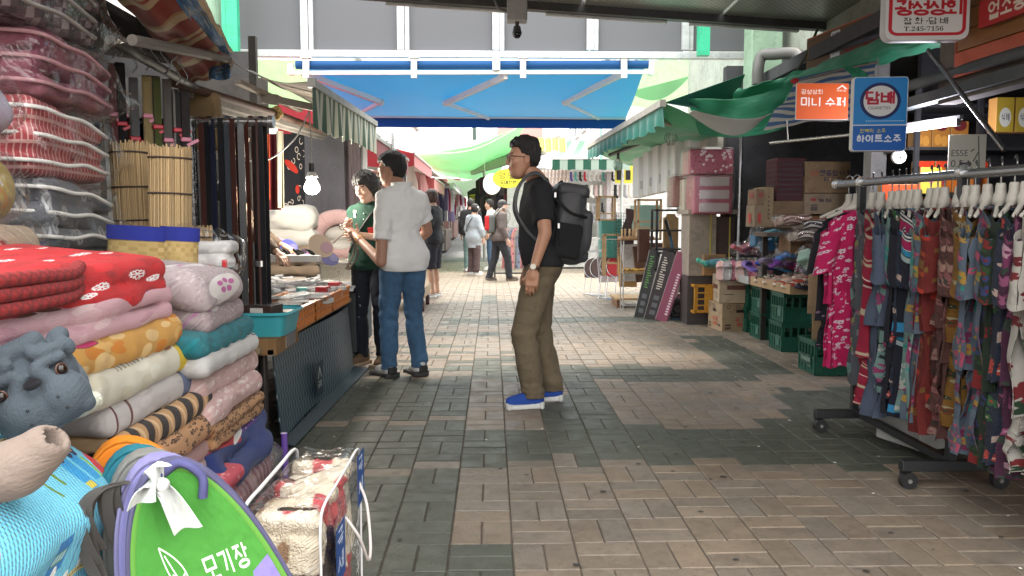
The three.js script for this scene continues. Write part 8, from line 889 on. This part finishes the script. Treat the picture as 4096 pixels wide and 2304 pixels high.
// ---- passers-by
const shoeW = M([.6, .6, .58], .7), shoeB = M([.09, .06, .045], .8), drk = cloth([.02, .02, .024]), mid = { cell: .016, shirtCell: .014, hc: .006, hc2: .0075, hairCell: .008 }, far = { cell: .024, shirtCell: .022, hc: .009, hc2: .011, hairCell: .012, noeyes: true };
person('man in black polo and knee length dark shorts half hidden behind the white polo', P(434, 297), -1.9, { ...mid, height: 1.69, J: { elL: [.25, 1.1, -.02], wrL: [.18, 1.0, .2], elR: [-.24, 1.1, 0], wrR: [-.12, 1.0, .2] }, skin: [.42, .24, .16], hair: { color: [.05, .018, .01], th: .02, back: -.08 }, shirt: cloth([.014, .014, .017]), sleeve: .8, hem: .86, loose: .012, collar: .05, legs: cloth([.018, .018, .026]), legCut: .46, legW: 1.3, shoe: M([.32, .28, .26], .8), shoeTop: .06 });
{ const q = person('woman in long pale blue coat and white sun visor walking', P(474, 275), 2.3, { ...mid, sex: 'f', height: 1.57, J: { elR: [-.25, 1.1, .02], wrR: [-.23, .88, .1] }, face: .5, skin: [.5, .31, .23], hair: { th: .018 }, shirtName: 'coat', shirt: M([.36, .41, .45], .9, { bumpMap: R8, bumpScale: .002 }), sleeve: 1.7, hem: .66, loose: .02, legs: cloth([.09, .06, .06]), legW: 1.2, shoe: shoeW }); part('sun_visor', [mv(new THREE.CylinderGeometry(.095, .1, .05, 24, 1, true), [0, .06, -.012]), mv(new THREE.CylinderGeometry(.13, .15, .012, 20, 1, false, -1.2, 2.4), [0, .045, .02], [.2, 0, 0], [.8, 1, 1.1])].map((g) => g.applyMatrix4(q.hm)), cloth([.68, .7, .72]), q.t); part('bag_strap', tube([[-.1, 1.45, 0], [-.06, 1.36, -.13], [.06, 1.15, -.165], [.18, 1.0, -.06]], .01, 20, 5), drk, q.t); }
person('man in black jacket seen from behind, walking beyond the visor woman', P(471, 271), Math.PI + .1, { ...mid, height: 1.73, skin: [.42, .25, .17], hair: { th: .008, back: -.06, side: true }, shirtName: 'jacket', shirt: cloth([.015, .015, .017]), sleeve: 1.9, hem: .84, loose: .02, build: 1.12, legs: cloth([.12, .2, .19]), shoe: shoeW });
{ const q = person('elderly man in brown jacket and grey cap striding right', P(499, 281), 1.85, { ...mid, height: 1.63, lean: .1, J: { knL: [.1, .5, -.06], anL: [.1, .09, -.2], knR: [-.1, .5, .16], anR: [-.1, .085, .2], wrR: [-.24, .87, .12], head: [0, 1.575, .09] }, pitch: { R: -.15, L: .15 }, skin: [.5, .3, .22], hair: { color: [.06, .055, .05], th: .006, side: true }, shirtName: 'jacket', shirt: M([.085, .066, .06], .7, { bumpMap: FD, bumpScale: .006 }), sleeve: 1.85, hem: .84, loose: .022, legs: cloth([.02, .021, .025]), legW: 1.12, shoe: shoeB, sole: M([.12, .1, .08], .8) });
  part('cap', [mv(new THREE.SphereGeometry(.105, 20, 12, 0, 6.3, 0, 1.65), [0, .045, -.012], [0, 0, 0], [.86, .85, 1]), mv(new THREE.CylinderGeometry(.1, .1, .01, 18, 1, false, -1.3, 2.6), [0, .05, .06], [.12, 0, 0], [.75, 1, .95])].map((g) => g.applyMatrix4(q.hm)), cloth([.035, .035, .038]), q.t);
  const b = thing('backpack', 'red and grey backpack on the elderly man in brown', 'backpack', q.t.position.clone(), q.t.rotation.y); part('main_pack', nets([-.18, .9, -.36], [.18, 1.42, -.02], .014, (x, y, z) => rbox(x, y - 1.14, z + .17, .13, .19, .07, .06)), cloth([.1, .105, .1]), b); part('red_panel', nets([-.18, .9, -.4], [.18, 1.42, -.15], .014, (x, y, z) => rbox(x, y - 1.16, z + .235, .1, .15, .04, .035)), cloth([.5, .015, .02]), b); for (const s of [-1, 1]) part('shoulder_strap', tube([[s * .09, 1.32, -.1], [s * .1, 1.46, .06], [s * .11, 1.34, .2], [s * .14, 1.1, .12]], .016, 20, 6), cloth([.3, .3, .28]), b); }
person('man in white shirt and black hair passing behind the brown jacket', P(491, 270), -1.7, { ...mid, height: 1.72, skin: [.5, .31, .22], hair: { th: .014, side: true }, shirt: WH, sleeve: 1.8, hem: .86, loose: .012, legs: den([.06, .11, .18]), shoe: shoeW });
{ const b = V(at(447.5, 232, 37).x, roadY(-37), -37), q = person('man in navy vest, green sleeves and sunglasses walking toward the camera', b, .1, { ...far, height: 1.7, skin: [.42, .25, .17], hair: { th: .012 }, shirt: cloth([.1, .14, .03]), sleeve: .75, vest: cloth([.03, .045, .11]), legs: cloth([.075, .075, .1]), shoe: M([.03, .12, .18], .8), J: { knL: [.1, .5, .05], anR: [-.1, .085, -.1] } }); part('cap', [mv(new THREE.SphereGeometry(.112, 14, 8, 0, 6.3, 0, 1.6), [0, .04, -.012], [0, 0, 0], [.86, .85, 1]), bx(.12, .01, .1, [0, .055, .12])].map((g) => g.applyMatrix4(q.hm)), drk, q.t); part('sunglasses', bx(.12, .026, .012, [0, .01, .1]).applyMatrix4(q.hm), M([.01, .01, .01], .1), q.t); }
[['person in white shirt walking away left of the vest man', 436, 39, WH, Math.PI], ['person in black jacket walking away beside the far stalls', 441, 42, drk, Math.PI - .2], ['person in white shirt walking away right of the vest man', 458, 41, WH, Math.PI + .1], ['second person in white shirt by the dark red stall', 463, 45, WH, 2.6], ['person in dark red top browsing by the far clothes stall', 469, 40, cloth([.16, .02, .03]), 1.6], ['person in grey jacket standing behind the shorts man', 427, 34, cloth([.09, .09, .1]), Math.PI + .4]].forEach(([l, px, z, m, r], i) => person(l, V(at(px, 220, z).x, roadY(-z), -z), r, { ...far, height: 1.6 + .03 * (i % 4), skin: [.45, .28, .2], hair: { th: .016 }, shirt: m, sleeve: 1.6, hem: .88, loose: .01, legs: drk, shoe: shoeB }));
// ================= the lane beyond =================
const redA = (c = [.42, .02, .035]) => M(c, .85, { phys: true, transmission: .3, thickness: 0 });
function sideAwning(label, xf, xb, yf, yb, z0, z1, m, vh = .2, vm = m, scal = 0) { // front edge along the lane from z0 to z1
  const t = thing('awning', label, 'awning'); const A = V(xb, yb, -z0), B = V(xf, yf, -z0), C = V(xf, yf, -z1), D = V(xb, yb, -z1);
  part('fabric', sheet((u, v) => { const p = A.clone().lerp(B, u).lerp(D.clone().lerp(C, u), v); p.y -= .05 * Math.sin(u * 3.14); return p; }, 8, 16, .004, 2, z1 - z0), m, t); const f = (p, q, n) => sheet((u, v) => { const k = p.clone().lerp(q, u); k.y -= v * vh * (1 + scal * Math.abs(Math.sin(u * n))); return k; }, 50, 2, .004, Math.abs(p.z - q.z) + Math.abs(p.x - q.x), 1);
  part('front_valance', f(B, C, 30), vm, t); part('end_valance', f(V(lerp(xb, xf, .2), yf, -z0), B, 9), vm, t); part('end_gusset', sheet((u, v) => V(lerp(xb, xf, .2 + .8 * u), lerp(lerp(yb, yf, .2 + .8 * u), yf, v), -z0 + .002), 6, 2, .004), m, t); part('front_bar', bar(B, C, .04), painted([.55, .55, .52]), t); part('post', rod([xb, 0, -z0 - .2], [xb, yb, -z0 - .2], .03), metal(), t); part('post', rod([xb, 0, -z1 + .2], [xb, yb, -z1 + .2], .03), metal(), t); return t;
}
sideAwning('red scalloped awning just beyond the green striped valance', -1.32, -2.7, 2.16, 2.75, 9.3, 12.8, redA(), .2, redA([.32, .012, .02]), .2);
sideAwning('bright red awning with lit sloping top beyond the dark coverlets', -1.3, -2.9, 2.33, 2.72, 13.6, 17.5, redA([.5, .03, .04]), .2, redA([.36, .012, .02]), .15);
sideAwning('small red awning with pale trim farther down the left side', -1.35, -2.6, 2.2, 2.5, 19, 23, redA([.4, .04, .05]), .25, redA([.5, .1, .1]), .2);
const wt = M([.75, .75, .73], .85, { phys: true, transmission: .35, thickness: 0 });
sideAwning('white tent canopy far down the left side, nearer of two', -1.2, -4, 2.35, 2.9, 25, 32, wt, .15); sideAwning('white tent canopy far down the left side, farther of two', -1.3, -4, 2.5, 3.1, 34, 46, wt, .2);
{ const t = thing('striped_awning', 'green and white striped awning over the sock stall', 'awning'); const st = stripes([['#1d5b44', 1], ['#d9dcd6', 1]]), z = 19.5, a = at(552, 158, z), b = at(630, 158, z), c = at(566, 141, z + 1.6), d = at(632, 141, z + 1.6); const m = M([1, 1, 1], .85, { map: rep(st, 5, 1), phys: true, transmission: .25, thickness: 0 }); part('fabric', sheet((u, v) => c.clone().lerp(d, u).lerp(a.clone().lerp(b, u), v).add(V(0, -.06 * Math.sin(v * 3.1), 0)), 30, 8, .004), m, t); part('valance', sheet((u, v) => { const p = a.clone().lerp(b, u); p.y -= .03 + v * .25 + .01 * Math.sin(u * 40) * v; return p; }, 60, 2, .004), M([1, 1, 1], .85, { map: rep(stripes([['#14493a', 1], ['#8a9c92', 1]]), 5, 1) }), t); part('front_bar', bar(a, b, .05), painted([.6, .6, .58]), t); }
{ const z = 18.5, a = at(524, 138, z), b = at(566, 138, z); solo('awning', sheet((u, v) => { const p = a.clone().lerp(b, u); p.y -= v * .33; p.z += .25 * v; p.y += .02 * Math.sin(u * 20) * v; return p; }, 40, 4, .006), M([1, 1, 1], .85, { map: rep(stripes([['#c9b95a', 3], ['#8e8a3c', 1], ['#dbd08c', 1]]), 6, 1), phys: true, transmission: .3, thickness: 0 }), 'yellow striped valance left of the green striped awning', 'awning'); }
// green shade nets
const netM = (c) => M(c, .9, { phys: true, transmission: .7, thickness: 0, bumpMap: R8, bumpScale: .002, side: THREE.DoubleSide });
{ const A = at(416, 154, 20), B = at(527, 123, 20), C = at(497, 176, 27), D = at(440, 176, 27); const t = thing('shade_net', 'light green shade net sagging across the lane', 'net'); part('net_sheet', sheet((u, v) => { const p = A.clone().lerp(B, u).lerp(D.clone().lerp(C, u), v); p.y -= .55 * Math.sin(u * 3.14) * (1 - .4 * v) * Math.sin(.6 + v * 2) * .6 + .03 * vn(u * 8, v * 6, 2); return p; }, 30, 20, .003), netM([.42, .76, .46]), t); part('edge_cord', tube([A, A.clone().lerp(B, .5).add(V(0, -.28, 0)), B], .012, 24, 5), cloth([.6, .7, .5]), t); for (const u of [.35, .6]) part('hanging_string', rod(A.clone().lerp(B, u).add(V(0, -.3, -2)), A.clone().lerp(B, u).add(V(.05, -.9, -2)), .008), cloth([.7, .75, .65]), t); }
{ const A = at(444, 176, 30), B = at(486, 172, 30), C = at(474, 192, 36), D = at(455, 190, 36); solo('shade_net', sheet((u, v) => A.clone().lerp(B, u).lerp(D.clone().lerp(C, u), v).add(V(0, -.25 * Math.sin(u * 3.1), 0)), 16, 10, .003), netM([.45, .6, .45]), 'dull green shade net farther away below the light green one', 'net'); }
{ const A = at(640, 60, 15), B = at(752, 56, 15), C = at(752, 92, 17.5), D = at(628, 108, 17.5); const t = thing('shade_net', 'pale crumpled green net stretched behind the blue awning on right', 'net'); part('net_sheet', sheet((u, v) => { const p = A.clone().lerp(B, u).lerp(D.clone().lerp(C, u), v); p.z += .12 * vn(u * 14, v * 9, 3); p.y += .05 * vn(u * 20, v * 14, 5) - .12 * Math.sin(v * 3.1) * (1 - u); return p; }, 60, 30, .003), netM([.5, .66, .48]), t); part('drape', sheet((u, v) => at(628, 92, 14.6).lerp(at(690, 76, 14.8), u).add(V(0, -v * .28 * Math.sin(u * 3.1), 0)), 20, 6, .004), netM([.3, .55, .32]), t); }
{ const A = at(236, 58, 15), B = at(300, 60, 15); solo('shade_net', sheet((u, v) => { const p = A.clone().lerp(B, u); p.y -= v * .9; p.z -= v * 1.5 - .1 * vn(u * 8, v * 8, 2); return p; }, 24, 14, .003), netM([.5, .62, .45]), 'pale green net behind the blue awning on left', 'net'); }
solo('hang_strip', rod(at(474, 124, 14), at(474.5, 140, 14), .04, .04, 6), cloth([.12, .18, .15]), 'dark green strip hanging below the blue awning', 'strip');
solo('green_string', rod(at(601, 126, 15), at(601, 160, 15), .012), cloth([.1, .5, .35]), 'thin green cord hanging right of the blue awning', 'cord');
// ---------- facades ----------
function facade(label, x0, x1, y, z0, z1, c, rows, cols, faceX) { const t = thing('market_block', label, 'building', [(x0 + x1) / 2, 0, -(z0 + z1) / 2]); const d = z1 - z0, w = x1 - x0; part('wall', bx(w, y, d, [0, y / 2, 0]), plaster(c), t); part('roof_slab', bx(w + .3, .25, d + .3, [0, y + .12, 0]), plaster([.5, .5, .48]), t); const gl = M([.12, .15, .17], .15), fr = painted([.6, .6, .58]); for (let j = 0; j < rows; j++) for (let i = 0; i < cols; i++) { const wz = -d / 2 + d * (i + .5) / cols, wy = 3.6 + j * 2.6; if (wy > y - 1) continue; const s = faceX, o = part('window', [bx(.1, 1.5, .08, [s * (w / 2 + .03), wy, wz - .8]), bx(.1, 1.5, .08, [s * (w / 2 + .03), wy, wz + .8]), bx(.1, .08, 1.68, [s * (w / 2 + .03), wy + .76, wz]), bx(.14, .08, 1.76, [s * (w / 2 + .04), wy - .78, wz])], fr, t); part('pane', bx(.04, 1.46, 1.54, [s * (w / 2 + .01), wy, wz]), gl, o); } return t; }
facade('pale plaster building far on the left of the lane', -9, -4.2, 6.2, 17, 46, [.7, .69, .67], 1, 8, 1); facade('pale plaster building far on the right of the lane', 4.4, 9, 7.2, 22.5, 46, [.68, .67, .66], 2, 8, -1); facade('white building closing the far end of the lane', -5, 6, 5.4, 72, 78, [.72, .71, .7], 1, 1, 1);
solo('wall_sign', [bx(2.0, .9, .1, at(520, 134, 36).toArray())], M([.62, .3, .27], .6), 'faded red lettered sign on the far right facade', 'sign');
const FLOR = ctex(128, 256, (x, W, H) => { bgf('#c9bfb8')(x, W, H); for (let i = 0; i < 60; i++) flower(x, rnd() * W, rnd() * H, rr(4, 9), pick(['#a8788a', '#c9a23a', '#7a6a8a', '#e0d8d0']), '#5a3a44'); });
// ---------- sock stall ----------
{ const z = 20.2, t = thing('market_stall', 'sock stall with white backdrop and wire grids under the striped awning', 'stall'); const a = at(528, 240, z), b = at(640, 150, z); part('backdrop', bx(b.x - a.x + 1, 2.5, .06, [(a.x + b.x) / 2, 1.35, -z - 1.2]), plaster([.62, .61, .6]), t); part('counter', rb(3.2, .75, .9, .02, [(a.x + b.x) / 2 + .1, .4, -z - .5]), plaster([.5, .5, .48]), t); for (const px of [533, 621, 640]) part('post', rod([at(px, 200, z).x, 0, -z + .1], [at(px, 200, z).x, 2.6, -z + .1], .035), painted([.45, .5, .48]), t); for (const [x0, x1, y0, y1] of [[532, 546, 157, 190], [570, 584, 172, 182], [598, 612, 172, 182]]) { const A = at(x0, y1, z), B = at(x1, y0, z), g = []; for (let i = 0; i <= 8; i++) g.push(rod([lerp(A.x, B.x, i / 8), A.y, -z], [lerp(A.x, B.x, i / 8), B.y, -z], .006, .006, 4)); for (let i = 0; i <= 6; i++) g.push(rod([A.x, lerp(A.y, B.y, i / 6), -z], [B.x, lerp(A.y, B.y, i / 6), -z], .006, .006, 4)); part('wire_grid', g, painted([.7, .7, .7]), t).userData.kind = 'stuff'; }
  for (const y of [169, 176, 190, 205, 216]) part('hanging_rail', rod(at(545, y, z), at(640, y, z), .01), metal(), t);
  const sockG = nets([-.08, -.36, -.04], [.12, .03, .04], .014, (x, y, q) => { let r = cap(x, y, q * 1.6, [0, 0, 0], [0, -.24, 0], .04, .038); r = smin(r, cap(x, y, q * 1.6, [0, -.26, 0], [.05, -.3, 0], .04, .036), .03); return Math.max(r, y - .005); }), proto = {};
  const cols = { black: [.02, .02, .022], white: [.66, .64, .62], cream: [.55, .5, .44], grey: [.25, .25, .27], pink: [.5, .36, .36], violet: [.12, .07, .3], red: [.5, .03, .04], teal: [.1, .36, .34] };
  const sock = (n, px, py, s, row) => { const l = `${n} sock hanging in the ${row} row of the sock stall`, k = n + row; if (!proto[k]) { proto[k] = solo('sock', sockG, cloth(cols[n]), l, 'sock', 'socks hung at the sock stall'); } else copyOf(proto[k]); const o = scene.children[scene.children.length - 1]; o.position.copy(at(px, py, z - .05)); o.scale.setScalar(s); o.rotation.y = rr(-.3, .3); };
  for (let i = 0; i < 13; i++) sock(pick(['black', 'grey', 'violet', 'white', 'black']), 567 + i * 4.6, 161, .55, 'top'); for (let i = 0; i < 12; i++) sock(pick(['violet', 'black', 'black', 'red', 'teal', 'white', 'grey']), 571 + i * 4.6, 172, .7, 'packaged'); for (let i = 0; i < 18; i++) sock(pick(['white', 'cream', 'pink', 'white', 'black', 'cream', 'grey']), 553 + i * 4.8, 185, 1, 'long'); for (let i = 0; i < 14; i++) sock(pick(['black', 'grey', 'black', 'white', 'red']), 560 + i * 4.7, 203, .75, 'low'); for (let i = 0; i < 14; i++) sock(pick(['black', 'grey', 'white', 'cream']), 560 + i * 4.7, 214, .7, 'lowest');
  for (let i = 0; i < 9; i++) { const p = at(538 + i * 3.6, 176, z - .1), o = solo('hung_scarf', sheet((u, v) => V((u - .5) * .11, -v * .5, .02 * Math.sin(u * 9 + v * 4)), 8, 8, .006), M([1, 1, 1], .9, { map: FLOR }), 'pale printed stocking packet hanging left on the sock stall', 'packet', 'pale packets at the sock stall'); o.position.copy(p); o.position.y += .15; }
  for (const [px, l] of [[619, 'yellow edged packet of black socks by the stall post, left'], [628, 'yellow edged packet of black socks by the stall post, middle'], [636, 'yellow edged packet of black socks by the stall post, right']]) { const o = thing('sock_packet', l, 'packet', at(px, 182, z - .1)); part('card', rb(.2, .46, .02, .004, [0, .2, 0]), plastic([.6, .55, .05]), o); part('socks', rb(.12, .24, .03, .01, [0, .17, .012]), cloth(cols.black), o); }
}
function hung(label, name, cat, px, py, z, w, h, m, group, ry = 0) { const o = solo(name, sheet((u, v) => { const a = (u - .5) * 2, k = v < .16 ? .5 + v * 3.1 : 1 - .08 * Math.sin(v * 3); return V(a * w / 2 * k, -v * h - a * a * .05 * (1 - v), .03 * Math.sin(u * 11 + px) * v + .02); }, 12, 12, .02), m, label, cat, group); o.position.copy(at(px, py, z)); o.rotation.y = ry; return o; }
// right: bag and clothes stall in shade of the brown roof
{
  const t = thing('market_stall', 'bag and clothes stall under a brown corrugated roof on right', 'stall'); const rf = painted([.14, .12, .1], .8); part('roof', sheet((u, v) => { const p = at(472, 168, 24).lerp(at(545, 146, 20), u).lerp(at(488, 160, 25).lerp(at(560, 136, 21.5), u), v); p.y += .03 * Math.sin(v * 40); return p; }, 10, 30, .03), rf, t); part('front_board', [bar(at(472, 171, 24), at(545, 150, 20), .1, .22)], painted([.3, .28, .24]), t); part('rear_wall', bx(.1, 2.4, 9, [2.9, 1.2, -24.5]), plaster([.4, .37, .38]), t); part('post', rod(at(484, 172, 24).setY(0), at(484, 172, 24), .04), painted([.6, .6, .58]), t);
  const dk = ['#2a2030', '#3a1c28', '#1c1c24', '#4a3a44', '#241a1c', '#5a2430']; const pm = dk.map((c) => M(c, .9, { bumpMap: FD, bumpScale: .01 }));
  for (let i = 0; i < 26; i++) hung(['dark printed shoulder bag hanging at the bag stall', 'wine coloured garment hanging at the bag stall', 'black bag hanging at the bag stall'][i % 3], 'hung_bag', 'bag', 482 + (i % 9) * 4.2 + rr(-1, 1), 178 + Math.floor(i / 9) * 15 + rr(-2, 2), 23.5 - (i % 9) * .25, .42, .5, pick(pm), 'bags and garments hung at the bag stall');
  const y = thing('oval_sign', 'yellow oval sign with Korean lettering by the man\'s face', 'shop sign', at(508, 178.5, 16.8)); part('sign_case', mv(rod([0, 0, 0], [0, .08, 0], 1, 1, 40), [0, 0, -.04], [Math.PI / 2, 0, 0], [.32, 1, .2]), plastic([.55, .52, .05]), y); const yt = ctex(256, 164, (x, W, H) => { bgf('#d8d23a')(x, W, H); hangul(x, '양말', 46, 24, 64, '#3a4420', .08, 1.3); hangul(x, '도매전문', 60, 100, 34, '#23301c', .13, 1.05); }), eg = new THREE.CircleGeometry(1, 40); eg.scale(.31, .192, 1); part('sign_face', mv(eg, [0, 0, .045]), M([1, 1, 1], .5, { map: yt }), y);
  const w = thing('round_sign', 'blank white round sign left of the yellow oval one', 'shop sign', at(492, 184, 17.6)); part('sign_case', mv(rod([0, 0, 0], [0, .08, 0], .23, .23, 36), [0, 0, -.04], [Math.PI / 2, 0, 0], [.85, 1, 1]), plastic([.72, .72, .72], .4), w);
  hung('black and yellow striped banner hung at the bag stall', 'banner', 'banner', 475, 188, 25, .5, .5, M([1, 1, 1], .9, { map: ctex(64, 64, (x, W, H) => { bgf('#1c1c18')(x, W, H); x.fillStyle = '#b8a93a'; for (let i = 0; i < 4; i++) x.fillRect(8, 10 + i * 8, 48, 4); }) }));
  const k = thing('garment_rail', 'low rail of pink and grey patterned clothes behind the man in black', 'clothes rail', [at(516, 270, 17).x, 0, -17]); part('rail', [rod([-.5, 1.05, 0], [.5, 1.05, 0], .02), rod([-.45, 0, 0], [-.45, 1.05, 0], .02), rod([.45, 0, 0], [.45, 1.05, 0], .02), rod([-.45, .1, 0], [.45, .1, 0], .02)], M([.03, .03, .03], .5), k);
  for (let i = 0; i < 8; i++) { const o = hung(['pink floral garment on the low rail', 'grey patterned garment on the low rail', 'denim blue garment on the low rail'][i % 3], 'rail_garment', 'clothes', 506 + i * 3, 228, 16.9, .22, .85, M([1, 1, 1], .9, { map: FLOR}).clone(), 'garments on the low rail', .4); o.material.color.setRGB(...[[.8, .4, .42], [.5, .5, .52], [.3, .4, .55]][i % 3]); }
}
// far stalls on both sides
{
  const names = ['dim', 'crowded', 'narrow', 'shaded', 'cluttered', 'low']; let q = 0;
  for (const s of [-1, 1]) for (let i = 0; i < 6; i++) { const z = (s < 0 ? 18 : 29) + i * (s < 0 ? 6 : 5.4), x = s * (s < 0 ? 2.1 : 2.3), y0 = roadY(-z), t = thing('market_stall', `${names[i]} stall far down the ${s < 0 ? 'left' : 'right'} side, ${['first', 'second', 'third', 'fourth', 'fifth', 'sixth'][i]} from the camera`, 'stall', [x, y0, -z]); part('counter', rb(1.4, .75, 3.6, .02, [s * .2, .375, 0]), painted([.2 + .1 * (i & 1), .16, .14]), t); part('rear_panel', bx(.08, 2.3, 4.6, [s * 1.2, 1.15, 0]), painted([.5, .42 + .05 * (i % 3), .4]), t); part('canopy', sheet((u, v) => V(s * (1.3 - u * 2.1), 2.55 - .25 * u - .05 * Math.sin(u * 3), -2.4 + 4.8 * v), 6, 8, .02), redA([[.7, .68, .64], [.42, .1, .08], [.3, .28, .25]][i % 3]), t); for (const zz of [-2, 2]) part('post', rod([-s * .4, 0, zz], [-s * .4, 2.4, zz], .03), metal(), t);
    for (let k = 0; k < 7; k++) { const [cn, c] = pick([['crimson', [.35, .04, .06]], ['navy', [.06, .05, .12]], ['cream', [.6, .55, .5]], ['plum', [.2, .09, .17]], ['black', [.03, .03, .04]], ['rose', [.55, .28, .28]], ['violet', [.3, .24, .42]], ['white', [.7, .7, .7]]]); const o = solo('hung_garment', sheet((u, v) => V((u - .5) * .4 * (.7 + .4 * Math.min(1, v * 3)), -v * .85, .03 * Math.sin(u * 9 + k)), 6, 6, .03), cloth(c), `${cn} garment hanging at a far stall on the ${s < 0 ? 'left' : 'right'}`, 'clothes', 'garments hung at the far stalls'); o.position.set(x - s * .35 + rr(-.1, .1), y0 + 2.25 - .5 * (k & 1) * rnd(), -z - 1.9 + k * .62); o.rotation.y = rr(-.5, .5) + s * .4; }
    for (let k = 0; k < 5; k++) { const h = rr(.15, .4); const o = solo('goods_heap', rb(rr(.3, .5), h, rr(.3, .55), .05, [0, h / 2, 0]), cloth(pick([[.4, .3, .25], [.5, .05, .06], [.1, .1, .14], [.6, .58, .5], [.25, .12, .2]])), 'heap of folded goods on a far stall counter', 'goods', 'goods on the far counters'); o.position.set(x + rr(-.2, .4) * s, y0 + .752, -z - 1.5 + k * .72); } }
  const bk = [['red sign with white letters TRY hung over the far lane', 450, 192, 44, 1.15, .62, '#a8322c', 'TRY'], ['orange sign hung left of the red one over the far lane', 431, 191, 46, 1.0, .5, '#b0642c', ''], ['dark red sign above the lettered one over the far lane', 450, 183, 48, 1.3, .5, '#70221e', '']]; for (const [l, px, py, z, w, h, c, tx] of bk) { const o = thing('lane_sign', l, 'sign', at(px, py, z)); part('board', rb(w, h, .08, .01), painted([.3, .06, .05]), o); const [g, m] = face(w * .98, h * .96, ctex(128, 64, (x, W, H) => { bgf(c)(x, W, H); x.fillStyle = '#e6dcd4'; x.font = 'bold 40px sans-serif'; if (tx) x.fillText(tx, 18, 46); else for (let i = 0; i < 4; i++) x.fillRect(14 + i * 26, 22, 18, 20); }), [0, 0, .045]); part('lettering', g, m, o); }
  // low trolley beside the shorts man
  const tr = thing('goods_trolley', 'low wooden trolley of toys beside the man in shorts', 'trolley', [at(424, 288, 11.3).x - .2, 0, -11.2]); part('deck', rb(.5, .06, 1.1, .006, [0, .2, 0]), painted([.4, .28, .16]), tr); for (const z of [-.4, .45]) part('wheel', rod([.2, .07, z], [.25, .07, z], .07), M([.08, .03, .03], .7), tr); part('side_rail', bx(.03, .1, 1.1, [.25, .26, 0]), painted([.45, .33, .2]), tr);
  for (let i = 0; i < 7; i++) { const o = solo('soft_toy', nets([-.1, -.02, -.1], [.1, .2, .1], .014, (x, y, z) => smin(ell(x, y - .06, z, .06, .06, .055), ell(x, y - .13, z, .045, .045, .04), .02) + .006 * vn(x * 30 + i, y * 30, z * 30)), plush([[.6, .3, .34], [.6, .55, .45], [.5, .1, .12]][i % 3]), ['pink soft toy on the low trolley', 'cream soft toy on the low trolley', 'red soft toy on the low trolley'][i % 3], 'soft toy', 'toys on the low trolley'); o.position.set(tr.position.x + rr(-.12, .18), .235, -11.2 - .45 + i * .14); }
  { const o = thing('phone_stand', 'black speaker and lit device hanging by the red awning post', 'device', at(393, 170, 9.4)); part('device_body', rb(.3, .36, .1, .02), plastic([.03, .03, .032]), o); part('pale_panel', rb(.22, .06, .02, .004, [.02, .04, .055]), plastic([.6, .6, .62]), o); part('bracket', rod([0, .18, 0], [0, .42, 0], .015), metal(), o); }
}
renderer.render(scene, camera);
